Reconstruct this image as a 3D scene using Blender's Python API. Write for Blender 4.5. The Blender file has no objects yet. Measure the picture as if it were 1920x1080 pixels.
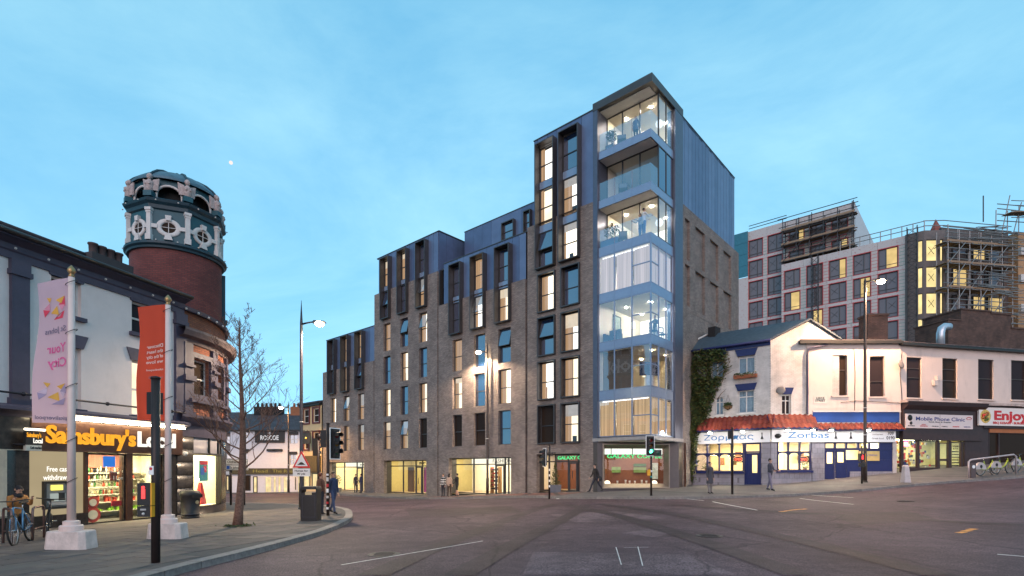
import bpy, bmesh, math, random
import numpy as np
from mathutils import Vector, Matrix

S = bpy.context.scene
COL = S.collection
PI = math.pi
R = math.radians
rnd = random.Random(7)

# ------------------------------------------------------------------ camera
cam_d = bpy.data.cameras.new('camera')
cam = bpy.data.objects.new('camera', cam_d)
COL.objects.link(cam)
S.camera = cam
cam.location = (0, 0, 1.8)
cam.rotation_euler = (R(90), 0, 0)
cam_d.sensor_width = 36
cam_d.lens = 36 * 987 / 1920
cam_d.shift_y = 338 / 1920
cam_d.clip_end = 3000
cam_d.clip_start = 0.1

# ------------------------------------------------------------------ sky, dusk light, exposure
W = bpy.data.worlds.new('World')
S.world = W
W.use_nodes = True
nt = W.node_tree
bg = nt.nodes['Background']
sky = nt.nodes.new('ShaderNodeTexSky')
sky.sky_type = 'NISHITA'
sky.sun_disc = False
sky.sun_elevation = R(14)
sky.sun_rotation = R(184)
sky.ozone_density = 6
sky.dust_density = 0.3
sc_ = nt.nodes.new('ShaderNodeVectorMath'); sc_.operation = 'SCALE'; sc_.inputs[3].default_value = 0.55
nt.links.new(sky.outputs[0], sc_.inputs[0])
tc = nt.nodes.new('ShaderNodeTexCoord')
mp = nt.nodes.new('ShaderNodeMapping'); mp.inputs['Scale'].default_value = (1.0, 1.0, 2.2)
nt.links.new(tc.outputs['Generated'], mp.inputs[0])
nz = nt.nodes.new('ShaderNodeTexNoise'); nz.inputs['Scale'].default_value = 1.6
nz.inputs['Detail'].default_value = 7; nz.inputs['Roughness'].default_value = 0.62
nz.inputs['Distortion'].default_value = 0.5
nt.links.new(mp.outputs[0], nz.inputs[0])
cr = nt.nodes.new('ShaderNodeValToRGB')
cr.color_ramp.elements[0].position = 0.34; cr.color_ramp.elements[0].color = (1.1, 3.2, 4.5, 1)
cr.color_ramp.elements[1].position = 0.72; cr.color_ramp.elements[1].color = (2.5, 4.8, 5.4, 1)
nt.links.new(nz.outputs[0], cr.inputs[0])
add = nt.nodes.new('ShaderNodeVectorMath'); add.operation = 'ADD'
nt.links.new(sc_.outputs[0], add.inputs[0]); nt.links.new(cr.outputs[0], add.inputs[1])
nt.links.new(add.outputs[0], bg.inputs[0])
bg.inputs[1].default_value = 0.15

sun_d = bpy.data.lights.new('sun', 'SUN')
sun = bpy.data.objects.new('sun', sun_d)
COL.objects.link(sun)
sun_d.energy = 2.0
sun_d.angle = R(60)
sun_d.color = (1.0, 0.62, 0.5)
sun.rotation_euler = Vector((0.07, 1.0, -0.25)).to_track_quat('-Z', 'Y').to_euler()

S.render.engine = 'CYCLES'
S.view_settings.view_transform = 'Standard'
S.view_settings.look = 'None'
S.view_settings.exposure = 0.0
S.view_settings.gamma = 1.0
S.view_settings.use_curve_mapping = False
S.cycles.use_denoising = True
S.cycles.max_bounces = 7
S.cycles.diffuse_bounces = 3
S.cycles.glossy_bounces = 3
S.cycles.transparent_max_bounces = 12
S.cycles.transmission_bounces = 3
S.cycles.caustics_reflective = False
S.cycles.caustics_refractive = False
S.cycles.sample_clamp_indirect = 4

# ------------------------------------------------------------------ helpers
PX, PF, PH, PZ = 960.0, 987.0, 878.0, 1.8     # the survey photograph's centre, focal length, horizon and eye height


class Fac:
    """A vertical survey plane: origin O, direction u (to the right as seen from the street)."""
    def __init__(s, O, u):
        s.O = Vector((O[0], O[1])); s.u = Vector((u[0], u[1])).normalized()
        s.n = Vector((-s.u.y, s.u.x))          # into the building
        s.rot = math.atan2(s.u.y, s.u.x)

    def x(s, px, d=0.0):
        O = s.O + s.n * d
        r = (px - PX) / PF
        return (r * O.y - O.x) / (s.u.x - r * s.u.y)

    def z(s, px, py, d=0.0):
        O = s.O + s.n * d
        return PZ + (PH - py) / PF * (O.y + s.x(px, d) * s.u.y)

    def w(s, x, y=0.0, z=0.0):
        p = s.O + s.u * x + s.n * y
        return Vector((p.x, p.y, z))


def setp(o, label=None, cat=None, group=None, kind=None):
    if label: o['label'] = label
    if cat: o['category'] = cat
    if group: o['group'] = group
    if kind: o['kind'] = kind
    return o


def thing(name, label, cat, loc=(0, 0, 0), rz=0.0, group=None):
    o = bpy.data.objects.new(name, None)
    o.empty_display_size = 0.3
    COL.objects.link(o)
    o.location = loc
    o.rotation_euler = (0, 0, rz)
    return setp(o, label, cat, group)


def inst(name, me, parent=None, loc=(0, 0, 0), rot=(0, 0, 0), scale=(1, 1, 1)):
    o = bpy.data.objects.new(name, me)
    COL.objects.link(o)
    o.parent = parent
    o.location = loc; o.rotation_euler = rot; o.scale = scale
    return o


def copy_tree(o, parent=None):
    c = o.copy(); COL.objects.link(c)
    c.parent = parent
    for ch in list(o.children):
        copy_tree(ch, c)
    return c


class MB:
    def __init__(s):
        s.v = []; s.f = []; s.mi = []; s.sm = []; s.cur = 0; s.smooth = False
        s.M = None

    def _add(s, vs, fs, smooth=None):
        b = len(s.v)
        if s.M is not None:
            vs = [s.M @ Vector(v) for v in vs]
        s.v += [tuple(v) for v in vs]
        for f in fs:
            s.f.append([b + i for i in f]); s.mi.append(s.cur)
            s.sm.append(s.smooth if smooth is None else smooth)
        return s

    def box(s, x0, x1, y0, y1, z0, z1):
        vs = [(x, y, z) for x in (x0, x1) for y in (y0, y1) for z in (z0, z1)]
        fs = [(0, 1, 3, 2), (4, 6, 7, 5), (0, 4, 5, 1), (2, 3, 7, 6), (0, 2, 6, 4), (1, 5, 7, 3)]
        return s._add(vs, fs)

    def hexa(s, bot, top):
        """eight corners: bottom ring of 4 and top ring of 4"""
        return s._add(list(bot) + list(top), [(0, 3, 2, 1), (4, 5, 6, 7), (0, 1, 5, 4), (1, 2, 6, 5), (2, 3, 7, 6), (3, 0, 4, 7)])

    def cbox(s, c, sx, sy, sz, rz=0.0, top=1.0):
        c = Vector(c); q = Matrix.Rotation(rz, 3, 'Z')
        b = [c + q @ Vector((x * sx / 2, y * sy / 2, 0)) for x, y in ((-1, -1), (1, -1), (1, 1), (-1, 1))]
        t = [c + q @ Vector((x * sx / 2 * top, y * sy / 2 * top, sz)) for x, y in ((-1, -1), (1, -1), (1, 1), (-1, 1))]
        return s.hexa(b, t)

    def quad(s, a, b, c, d):
        return s._add([a, b, c, d], [(0, 1, 2, 3)])

    def poly(s, pts):
        return s._add(pts, [tuple(range(len(pts)))])

    def prism(s, pts, z0, z1):
        n = len(pts)
        vs = [(p[0], p[1], z0) for p in pts] + [(p[0], p[1], z1) for p in pts]
        fs = [tuple(reversed(range(n))), tuple(range(n, 2 * n))]
        fs += [(i, (i + 1) % n, n + (i + 1) % n, n + i) for i in range(n)]
        return s._add(vs, fs)

    def profile(s, pts, x0, x1):
        """(y,z) outline swept along x"""
        n = len(pts)
        vs = [(x0, p[0], p[1]) for p in pts] + [(x1, p[0], p[1]) for p in pts]
        fs = [tuple(range(n)), tuple(reversed(range(n, 2 * n)))]
        fs += [(i, n + i, n + (i + 1) % n, (i + 1) % n) for i in range(n)]
        return s._add(vs, fs)

    def tube(s, pts, r, n=8, cap=True, smooth=True):
        pts = [Vector(p) for p in pts]
        rs = r if isinstance(r, (list, tuple)) else [r] * len(pts)
        vs = []; fs = []
        up = None
        for i, p in enumerate(pts):
            t = (pts[min(i + 1, len(pts) - 1)] - pts[max(i - 1, 0)])
            if t.length < 1e-9: t = Vector((0, 0, 1))
            t.normalize()
            if up is None:
                up = t.orthogonal().normalized()
            a = (up - t * up.dot(t))
            if a.length < 1e-6: a = t.orthogonal()
            a.normalize(); up = a
            b = t.cross(a)
            for k in range(n):
                th = 2 * PI * k / n
                vs.append(p + (a * math.cos(th) + b * math.sin(th)) * rs[i])
        for i in range(len(pts) - 1):
            for k in range(n):
                fs.append((i * n + k, i * n + (k + 1) % n, (i + 1) * n + (k + 1) % n, (i + 1) * n + k))
        s._add(vs, fs, smooth)
        if cap:
            b = len(s.v) - len(vs)
            for ring in (list(reversed(range(n))), [(len(pts) - 1) * n + k for k in range(n)]):
                s.f.append([b + i for i in ring]); s.mi.append(s.cur); s.sm.append(False)
        return s

    def lathe(s, prof, c=(0, 0, 0), n=16, a0=0.0, a1=2 * PI, smooth=True, cap=True):
        """(r,z) profile turned about a vertical axis through c"""
        full = abs(a1 - a0 - 2 * PI) < 1e-6
        m = n if full else n + 1
        vs = []; fs = []
        for (r, z) in prof:
            for k in range(m):
                th = a0 + (a1 - a0) * k / n
                vs.append((c[0] + r * math.cos(th), c[1] + r * math.sin(th), c[2] + z))
        for i in range(len(prof) - 1):
            for k in range(n):
                k2 = (k + 1) % m
                fs.append((i * m + k, i * m + k2, (i + 1) * m + k2, (i + 1) * m + k))
        s._add(vs, fs, smooth)
        if cap and full:
            b = len(s.v) - len(vs)
            if prof[0][0] > 1e-4:
                s.f.append([b + k for k in reversed(range(m))]); s.mi.append(s.cur); s.sm.append(False)
            if prof[-1][0] > 1e-4:
                s.f.append([b + (len(prof) - 1) * m + k for k in range(m)]); s.mi.append(s.cur); s.sm.append(False)
        return s

    def sphere(s, c, r, n=10, sz=1.0):
        prof = [(max(r * math.sin(PI * i / n), 1e-5), -r * sz * math.cos(PI * i / n)) for i in range(n + 1)]
        return s.lathe(prof, c, max(8, n), cap=False)

    def wall(s, x0, x1, z0, z1, holes, y0=0.0, y1=0.2):
        """front sheet of a wall at y0 with openings (x0,x1,z0,z1) whose reveals run back to y1"""
        xs = sorted(set([x0, x1] + [h[0] for h in holes] + [h[1] for h in holes]))
        zs = sorted(set([z0, z1] + [h[2] for h in holes] + [h[3] for h in holes]))
        xs = [x for x in xs if x0 - 1e-6 <= x <= x1 + 1e-6]; zs = [z for z in zs if z0 - 1e-6 <= z <= z1 + 1e-6]
        for i in range(len(xs) - 1):
            run = None
            for j in range(len(zs) - 1):
                cx = (xs[i] + xs[i + 1]) / 2; cz = (zs[j] + zs[j + 1]) / 2
                inside = any(h[0] < cx < h[1] and h[2] < cz < h[3] for h in holes)
                if inside:
                    if run is not None:
                        s.quad((xs[i], y0, run), (xs[i + 1], y0, run), (xs[i + 1], y0, zs[j]), (xs[i], y0, zs[j])); run = None
                elif run is None:
                    run = zs[j]
            if run is not None:
                s.quad((xs[i], y0, run), (xs[i + 1], y0, run), (xs[i + 1], y0, zs[-1]), (xs[i], y0, zs[-1]))
        for h in holes:
            a, b, c, d = h[:4]
            c = max(c, z0)
            s.quad((a, y0, c), (a, y0, d), (a, y1, d), (a, y1, c))
            s.quad((b, y0, c), (b, y1, c), (b, y1, d), (b, y0, d))
            s.quad((a, y0, d), (b, y0, d), (b, y1, d), (a, y1, d))
            s.quad((a, y0, c), (a, y1, c), (b, y1, c), (b, y0, c))
        return s

    def frame(s, x0, x1, z0, z1, t, y0, y1):
        s.box(x0, x0 + t, y0, y1, z0, z1); s.box(x1 - t, x1, y0, y1, z0, z1)
        s.box(x0 + t, x1 - t, y0, y1, z0, z0 + t); s.box(x0 + t, x1 - t, y0, y1, z1 - t, z1)
        return s

    def mesh(s, name, mats):
        me = bpy.data.meshes.new(name)
        me.from_pydata(s.v, [], s.f)
        mats = mats if isinstance(mats, (list, tuple)) else [mats]
        for m in mats: me.materials.append(m)
        me.polygons.foreach_set('material_index', s.mi)
        me.polygons.foreach_set('use_smooth', s.sm)
        me.update()
        return me

    def build(s, name, mats, parent=None, loc=(0, 0, 0), rot=(0, 0, 0)):
        return inst(name, s.mesh(name, mats), parent, loc, rot)


def bx(name, m, parent, *b):
    return MB().box(*b).build(name, m, parent)


_fonts = {}
def text(name, body, m, parent, cx, z, h, y=0.0, width=None, depth=0.01, align='CENTER', bold=0.0, mirror=False, shear=0.0, spacing=1.0, line=1.0):
    """Lettering in a facade's plane: baseline z, cap height h, facing -y."""
    cu = bpy.data.curves.new(name, 'FONT')
    cu.body = body; cu.size = h / 0.72; cu.align_x = align; cu.offset = bold * h; cu.shear = shear
    cu.space_character = spacing; cu.space_line = line
    cu.extrude = depth / 2; cu.resolution_u = 3
    ob = bpy.data.objects.new('tmp', cu); COL.objects.link(ob)
    me = bpy.data.meshes.new_from_object(ob.evaluated_get(bpy.context.evaluated_depsgraph_get()))
    bpy.data.objects.remove(ob); bpy.data.curves.remove(cu)
    xs = [v.co.x for v in me.vertices] or [0, 1]
    sx = 1.0
    if width: sx = width / max(1e-6, max(xs) - min(xs))
    mid = (max(xs) + min(xs)) / 2 if align == 'CENTER' else 0
    for v in me.vertices:
        x = (v.co.x - mid) * sx * (-1 if mirror else 1)
        v.co = Vector((cx + x, y - v.co.z, z + v.co.y))
    me.materials.clear(); me.materials.append(m)
    me.name = name
    return inst(name, me, parent)


# ------------------------------------------------------------------ materials
_m = {}
def mat(name, col, rough=0.7, metal=0.0, var=0.12, scale=4.0, bump=0.0, bscale=None, spec=0.4, dirt=0.0, trans=0.0):
    if name in _m: return _m[name]
    m = bpy.data.materials.new(name); m.use_nodes = True
    n = m.node_tree; p = n.nodes['Principled BSDF']
    p.inputs['Roughness'].default_value = rough; p.inputs['Metallic'].default_value = metal
    p.inputs['Specular IOR Level'].default_value = spec
    c = (*col, 1)
    t = n.nodes.new('ShaderNodeTexCoord')
    z = n.nodes.new('ShaderNodeTexNoise'); z.inputs['Scale'].default_value = scale
    z.inputs['Detail'].default_value = 6; z.inputs['Roughness'].default_value = 0.65
    n.links.new(t.outputs['Object'], z.inputs[0])
    rp = n.nodes.new('ShaderNodeValToRGB')
    rp.color_ramp.elements[0].position = 0.3; rp.color_ramp.elements[1].position = 0.7
    rp.color_ramp.elements[0].color = tuple(max(0, x * (1 - var)) for x in col) + (1,)
    rp.color_ramp.elements[1].color = tuple(min(1, x * (1 + var)) for x in col) + (1,)
    n.links.new(z.outputs[0], rp.inputs[0])
    last = rp.outputs[0]
    if dirt > 0:
        z2 = n.nodes.new('ShaderNodeTexNoise'); z2.inputs['Scale'].default_value = scale * 0.35
        z2.inputs['Detail'].default_value = 9; z2.inputs['Roughness'].default_value = 0.75
        mpp = n.nodes.new('ShaderNodeMapping'); mpp.inputs['Scale'].default_value = (1, 1, 0.35)
        n.links.new(t.outputs['Object'], mpp.inputs[0]); n.links.new(mpp.outputs[0], z2.inputs[0])
        r2 = n.nodes.new('ShaderNodeValToRGB')
        r2.color_ramp.elements[0].position = 0.52; r2.color_ramp.elements[0].color = (0, 0, 0, 1)
        r2.color_ramp.elements[1].position = 0.75; r2.color_ramp.elements[1].color = (dirt, dirt, dirt, 1)
        n.links.new(z2.outputs[0], r2.inputs[0])
        mx = n.nodes.new('ShaderNodeMix'); mx.data_type = 'RGBA'
        n.links.new(r2.outputs[0], mx.inputs[0]); n.links.new(last, mx.inputs[6])
        mx.inputs[7].default_value = tuple(x * 0.45 for x in col) + (1,)
        last = mx.outputs[2]
    n.links.new(last, p.inputs['Base Color'])
    if bump > 0:
        zb = n.nodes.new('ShaderNodeTexNoise'); zb.inputs['Scale'].default_value = bscale or scale * 8
        zb.inputs['Detail'].default_value = 4
        n.links.new(t.outputs['Object'], zb.inputs[0])
        b = n.nodes.new('ShaderNodeBump'); b.inputs['Strength'].default_value = bump; b.inputs['Distance'].default_value = 0.02
        n.links.new(zb.outputs[0], b.inputs['Height']); n.links.new(b.outputs[0], p.inputs['Normal'])
    _m[name] = m
    return m


def emit(name, col, st, var=0.0, scale=2.0):
    if name in _m: return _m[name]
    m = bpy.data.materials.new(name); m.use_nodes = True
    n = m.node_tree; n.nodes.clear()
    o = n.nodes.new('ShaderNodeOutputMaterial'); e = n.nodes.new('ShaderNodeEmission')
    e.inputs[0].default_value = (*col, 1); e.inputs[1].default_value = st
    if var:
        t = n.nodes.new('ShaderNodeTexCoord'); z = n.nodes.new('ShaderNodeTexNoise'); z.inputs['Scale'].default_value = scale
        n.links.new(t.outputs['Object'], z.inputs[0])
        ma = n.nodes.new('ShaderNodeMath'); ma.operation = 'MULTIPLY_ADD'
        ma.inputs[1].default_value = 2 * var * st; ma.inputs[2].default_value = st * (1 - var)
        n.links.new(z.outputs[0], ma.inputs[0]); n.links.new(ma.outputs[0], e.inputs[1])
    n.links.new(e.outputs[0], o.inputs[0])
    _m[name] = m
    return m


def pleat(name, col, st, var=.5):
    """pleated cloth lit from the room behind: thick and thin folds running down it"""
    m = emit(name, col, st, var, 1.0); n = m.node_tree
    z = next(k for k in n.nodes if k.type == 'TEX_NOISE'); t = next(k for k in n.nodes if k.type == 'TEX_COORD')
    mp = n.nodes.new('ShaderNodeMapping'); mp.inputs['Scale'].default_value = (9, 9, .12); z.inputs['Detail'].default_value = 3  # stretched noise paints light and shade of the folds into the emission
    n.links.new(t.outputs['Object'], mp.inputs[0]); n.links.new(mp.outputs[0], z.inputs[0])
    return m


def glass(name, tint=(1, 1, 1), refl=0.16, backing=None, rough=0.0):
    """pane: clear (transparent) or, with a backing colour, an opaque dark room behind a reflecting pane"""
    if name in _m: return _m[name]
    m = bpy.data.materials.new(name); m.use_nodes = True
    n = m.node_tree; n.nodes.clear()
    o = n.nodes.new('ShaderNodeOutputMaterial')
    g = n.nodes.new('ShaderNodeBsdfGlossy'); g.inputs['Roughness'].default_value = rough; g.inputs[0].default_value = (0.8, 0.88, 1, 1)
    if backing:
        b = n.nodes.new('ShaderNodeBsdfDiffuse'); b.inputs[0].default_value = (*backing, 1)
    else:
        b = n.nodes.new('ShaderNodeBsdfTransparent'); b.inputs[0].default_value = (*tint, 1)
    mx = n.nodes.new('ShaderNodeMixShader')
    lw = n.nodes.new('ShaderNodeLayerWeight'); lw.inputs[0].default_value = 0.35
    ma = n.nodes.new('ShaderNodeMath'); ma.operation = 'MULTIPLY_ADD'; ma.use_clamp = True
    ma.inputs[1].default_value = min(0.25, refl * 2 + .03); ma.inputs[2].default_value = refl
    n.links.new(lw.outputs[1], ma.inputs[0]); n.links.new(ma.outputs[0], mx.inputs[0])
    n.links.new(b.outputs[0], mx.inputs[1]); n.links.new(g.outputs[0], mx.inputs[2])
    n.links.new(mx.outputs[0], o.inputs[0])
    _m[name] = m
    return m


def brick(name, c1, c2, mortar, bw=0.225, bh=0.075, ms=0.01, radial=None, rough=0.85, bump=0.5, dirt=0.3):
    """running-bond brickwork in wall coordinates (along the wall, height)"""
    if name in _m: return _m[name]
    m = bpy.data.materials.new(name); m.use_nodes = True
    n = m.node_tree; p = n.nodes['Principled BSDF']; p.inputs['Roughness'].default_value = rough
    t = n.nodes.new('ShaderNodeTexCoord'); sp = n.nodes.new('ShaderNodeSeparateXYZ'); n.links.new(t.outputs['Object'], sp.inputs[0])
    cb = n.nodes.new('ShaderNodeCombineXYZ')
    if radial:
        at = n.nodes.new('ShaderNodeMath'); at.operation = 'ARCTAN2'
        n.links.new(sp.outputs[1], at.inputs[0]); n.links.new(sp.outputs[0], at.inputs[1])
        mu = n.nodes.new('ShaderNodeMath'); mu.operation = 'MULTIPLY'; mu.inputs[1].default_value = radial
        n.links.new(at.outputs[0], mu.inputs[0]); n.links.new(mu.outputs[0], cb.inputs[0])
    else:
        ad = n.nodes.new('ShaderNodeMath'); ad.operation = 'ADD'
        n.links.new(sp.outputs[0], ad.inputs[0]); n.links.new(sp.outputs[1], ad.inputs[1]); n.links.new(ad.outputs[0], cb.inputs[0])
    n.links.new(sp.outputs[2], cb.inputs[1])
    b = n.nodes.new('ShaderNodeTexBrick')
    b.inputs['Scale'].default_value = 1; b.inputs['Brick Width'].default_value = bw; b.inputs['Row Height'].default_value = bh
    b.inputs['Mortar Size'].default_value = ms; b.inputs['Mortar Smooth'].default_value = 0.2; b.inputs['Bias'].default_value = 0.0
    b.inputs['Color1'].default_value = (*c1, 1); b.inputs['Color2'].default_value = (*c2, 1); b.inputs['Mortar'].default_value = (*mortar, 1)
    n.links.new(cb.outputs[0], b.inputs[0])
    z = n.nodes.new('ShaderNodeTexNoise'); z.inputs['Scale'].default_value = 0.9; z.inputs['Detail'].default_value = 8; z.inputs['Roughness'].default_value = 0.7
    n.links.new(t.outputs['Object'], z.inputs[0])
    rp = n.nodes.new('ShaderNodeValToRGB')
    rp.color_ramp.elements[0].position = 0.3; rp.color_ramp.elements[0].color = (1 - dirt * 1.3,) * 3 + (1,)
    rp.color_ramp.elements[1].position = 0.7; rp.color_ramp.elements[1].color = (1 + dirt * 0.3,) * 3 + (1,)
    n.links.new(z.outputs[0], rp.inputs[0])
    mx = n.nodes.new('ShaderNodeMix'); mx.data_type = 'RGBA'; mx.blend_type = 'MULTIPLY'; mx.inputs[0].default_value = 1
    n.links.new(b.outputs[0], mx.inputs[6]); n.links.new(rp.outputs[0], mx.inputs[7])
    n.links.new(mx.outputs[2], p.inputs['Base Color'])
    bu = n.nodes.new('ShaderNodeBump'); bu.inputs['Strength'].default_value = bump; bu.inputs['Distance'].default_value = 0.01; bu.invert = True
    n.links.new(b.outputs[1], bu.inputs['Height']); n.links.new(bu.outputs[0], p.inputs['Normal'])
    _m[name] = m
    return m


def asphalt(name, col, rough=0.72):
    if name in _m: return _m[name]
    m = bpy.data.materials.new(name); m.use_nodes = True
    n = m.node_tree; p = n.nodes['Principled BSDF']; p.inputs['Roughness'].default_value = rough
    p.inputs['Specular IOR Level'].default_value = 0.2
    t = n.nodes.new('ShaderNodeTexCoord')
    outs = []
    for scl, det in ((0.35, 8), (38.0, 3), (2.6, 6)):
        z = n.nodes.new('ShaderNodeTexNoise'); z.inputs['Scale'].default_value = scl; z.inputs['Detail'].default_value = det
        z.inputs['Roughness'].default_value = 0.7
        n.links.new(t.outputs['Object'], z.inputs[0]); outs.append(z.outputs[0])
    # worn wheel tracks and repairs: broad stains
    r1 = n.nodes.new('ShaderNodeValToRGB')
    r1.color_ramp.elements[0].position = 0.33; r1.color_ramp.elements[0].color = tuple(c * 0.62 for c in col) + (1,)
    r1.color_ramp.elements[1].position = 0.68; r1.color_ramp.elements[1].color = tuple(c * 1.5 for c in col) + (1,)
    n.links.new(outs[0], r1.inputs[0])
    r2 = n.nodes.new('ShaderNodeValToRGB')
    r2.color_ramp.elements[0].position = 0.36; r2.color_ramp.elements[0].color = (0.3, 0.3, 0.3, 1)
    r2.color_ramp.elements[1].position = 0.68; r2.color_ramp.elements[1].color = (2.1, 2.0, 2.0, 1)
    n.links.new(outs[1], r2.inputs[0])
    r3 = n.nodes.new('ShaderNodeValToRGB')
    r3.color_ramp.elements[0].position = 0.3; r3.color_ramp.elements[0].color = (0.75, 0.75, 0.75, 1)
    r3.color_ramp.elements[1].position = 0.7; r3.color_ramp.elements[1].color = (1.25, 1.25, 1.25, 1)
    n.links.new(outs[2], r3.inputs[0])
    a = n.nodes.new('ShaderNodeMix'); a.data_type = 'RGBA'; a.blend_type = 'MULTIPLY'; a.inputs[0].default_value = 1
    n.links.new(r1.outputs[0], a.inputs[6]); n.links.new(r2.outputs[0], a.inputs[7])
    b = n.nodes.new('ShaderNodeMix'); b.data_type = 'RGBA'; b.blend_type = 'MULTIPLY'; b.inputs[0].default_value = 1
    n.links.new(a.outputs[2], b.inputs[6]); n.links.new(r3.outputs[0], b.inputs[7])
    # cracks
    v = n.nodes.new('ShaderNodeTexVoronoi'); v.feature = 'DISTANCE_TO_EDGE'; v.inputs['Scale'].default_value = 0.33
    nz_ = n.nodes.new('ShaderNodeMix'); nz_.data_type = 'RGBA'; nz_.inputs[0].default_value = 0.35
    z4 = n.nodes.new('ShaderNodeTexNoise'); z4.inputs['Scale'].default_value = 1.2; z4.inputs['Detail'].default_value = 6
    n.links.new(t.outputs['Object'], z4.inputs[0]); n.links.new(t.outputs['Object'], nz_.inputs[6]); n.links.new(z4.outputs[1], nz_.inputs[7])
    n.links.new(nz_.outputs[2], v.inputs[0])
    r4 = n.nodes.new('ShaderNodeValToRGB')
    r4.color_ramp.elements[0].position = 0.0; r4.color_ramp.elements[0].color = (0.45, 0.45, 0.45, 1)
    r4.color_ramp.elements[1].position = 0.008; r4.color_ramp.elements[1].color = (1, 1, 1, 1)
    n.links.new(v.outputs[0], r4.inputs[0])
    c = n.nodes.new('ShaderNodeMix'); c.data_type = 'RGBA'; c.blend_type = 'MULTIPLY'; c.inputs[0].default_value = 1
    n.links.new(b.outputs[2], c.inputs[6]); n.links.new(r4.outputs[0], c.inputs[7])
    n.links.new(c.outputs[2], p.inputs['Base Color'])
    bu = n.nodes.new('ShaderNodeBump'); bu.inputs['Strength'].default_value = 0.6; bu.inputs['Distance'].default_value = 0.012
    n.links.new(outs[1], bu.inputs['Height']); n.links.new(bu.outputs[0], p.inputs['Normal'])
    _m[name] = m
    return m


M_ASPH = asphalt('asphalt', (0.07, 0.046, 0.055), 0.7)
M_ASPH2 = asphalt('asphalt_patch', (0.11, 0.078, 0.088), 0.75)
M_ASPH3 = asphalt('asphalt_dark', (0.042, 0.029, 0.034), 0.65)
M_PAVE = mat('pavement_bed', (0.07, 0.066, 0.066), 0.85, var=0.25, scale=2, bump=0.3, bscale=40)
M_SLAB = [mat('paving_%d' % i, c, 0.8, var=0.25, scale=1.7, bump=0.25, bscale=45, dirt=0.5) for i, c in enumerate([(0.12, 0.098, 0.09), (0.095, 0.08, 0.076), (0.14, 0.115, 0.102)])]
M_KERB = mat('granite_kerb', (0.21, 0.195, 0.185), 0.8, var=0.25, scale=9, bump=0.3, bscale=60, dirt=0.5)
M_PAVEB = brick('pavement_pavers', (0.15, 0.13, 0.125), (0.12, 0.11, 0.108), (0.07, 0.065, 0.065), 0.6, 0.45, 0.012)
M_WHITE = mat('white_road_paint', (0.62, 0.6, 0.58), 0.6, var=0.3, scale=6, dirt=0.6)
M_YEL = mat('yellow_road_paint', (0.62, 0.42, 0.06), 0.6, var=0.3, scale=6, dirt=0.6)
M_ORG = mat('orange_spray_paint', (0.85, 0.3, 0.05), 0.6, var=0.3, scale=20)
M_REDPAVE = brick('red_block_paving', (0.2, 0.075, 0.06), (0.15, 0.06, 0.055), (0.06, 0.04, 0.04), 0.2, 0.1, 0.008)

# ------------------------------------------------------------------ ground level: a thin-plate surface through surveyed heights
GP = [(0, 2, 0), (0, 10, 0), (10, 9, .05), (-6, 9, -.02), (-11, 11, -.02), (-13.4, 18.5, -.14), (-15, 14.5, -.14), (-5.5, 15, -.12), (0, 20, -.08), (8, 20, .15),
      (8, 27, .2), (16.4, 27, .47), (26.3, 27, 1.24), (26, 18, 1.05), (18, 18, .5), (15, 9, .2), (25, 9, .8), (8, 30.2, .3), (15.5, 31.5, .7), (23.1, 31.5, 1.45),
      (32.8, 33.7, 2.2), (0, 36, -.1), (-5, 41, -.5), (-12.7, 48, -.6), (-20, 54.7, -.7), (-10, 25, -.25), (-10, 33, -.38), (-20, 40, -.6), (-22, 58, -.95), (-32, 58, -1.0),
      (45, 34, 3.2), (60, 40, 4.0), (45, 60, 3.0), (0, -20, 0), (-60, 60, -1.2), (60, -10, 1.5), (-60, -10, 0), (0, 70, -.8), (-24, 30, -.35), (-30, 15, -.2)]
_gp = np.array(GP, float)
def _phi(r2): return 0.5 * r2 * np.log(r2 + 1e-9)
_n = len(GP)
_A = np.zeros((_n + 3, _n + 3)); _d2 = ((_gp[:, None, :2] - _gp[None, :, :2]) ** 2).sum(-1)
_A[:_n, :_n] = _phi(_d2) + np.eye(_n) * 2.0
_A[:_n, _n] = 1; _A[:_n, _n + 1:] = _gp[:, :2]; _A[_n, :_n] = 1; _A[_n + 1:, :_n] = _gp[:, :2].T
_w = np.linalg.solve(_A, np.concatenate([_gp[:, 2], np.zeros(3)]))
def G_arr(P):
    P = np.asarray(P, float)
    d2 = ((P[:, None, :] - _gp[None, :, :2]) ** 2).sum(-1)
    z = _phi(d2) @ _w[:_n] + _w[_n] + P @ _w[_n + 1:]
    return np.clip(z, -1.6, 5.0)
def G(x, y): return float(G_arr([(x, y)])[0])
KH = 0.12            # kerb height
def GPV(x, y): return G(x, y) + KH


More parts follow.
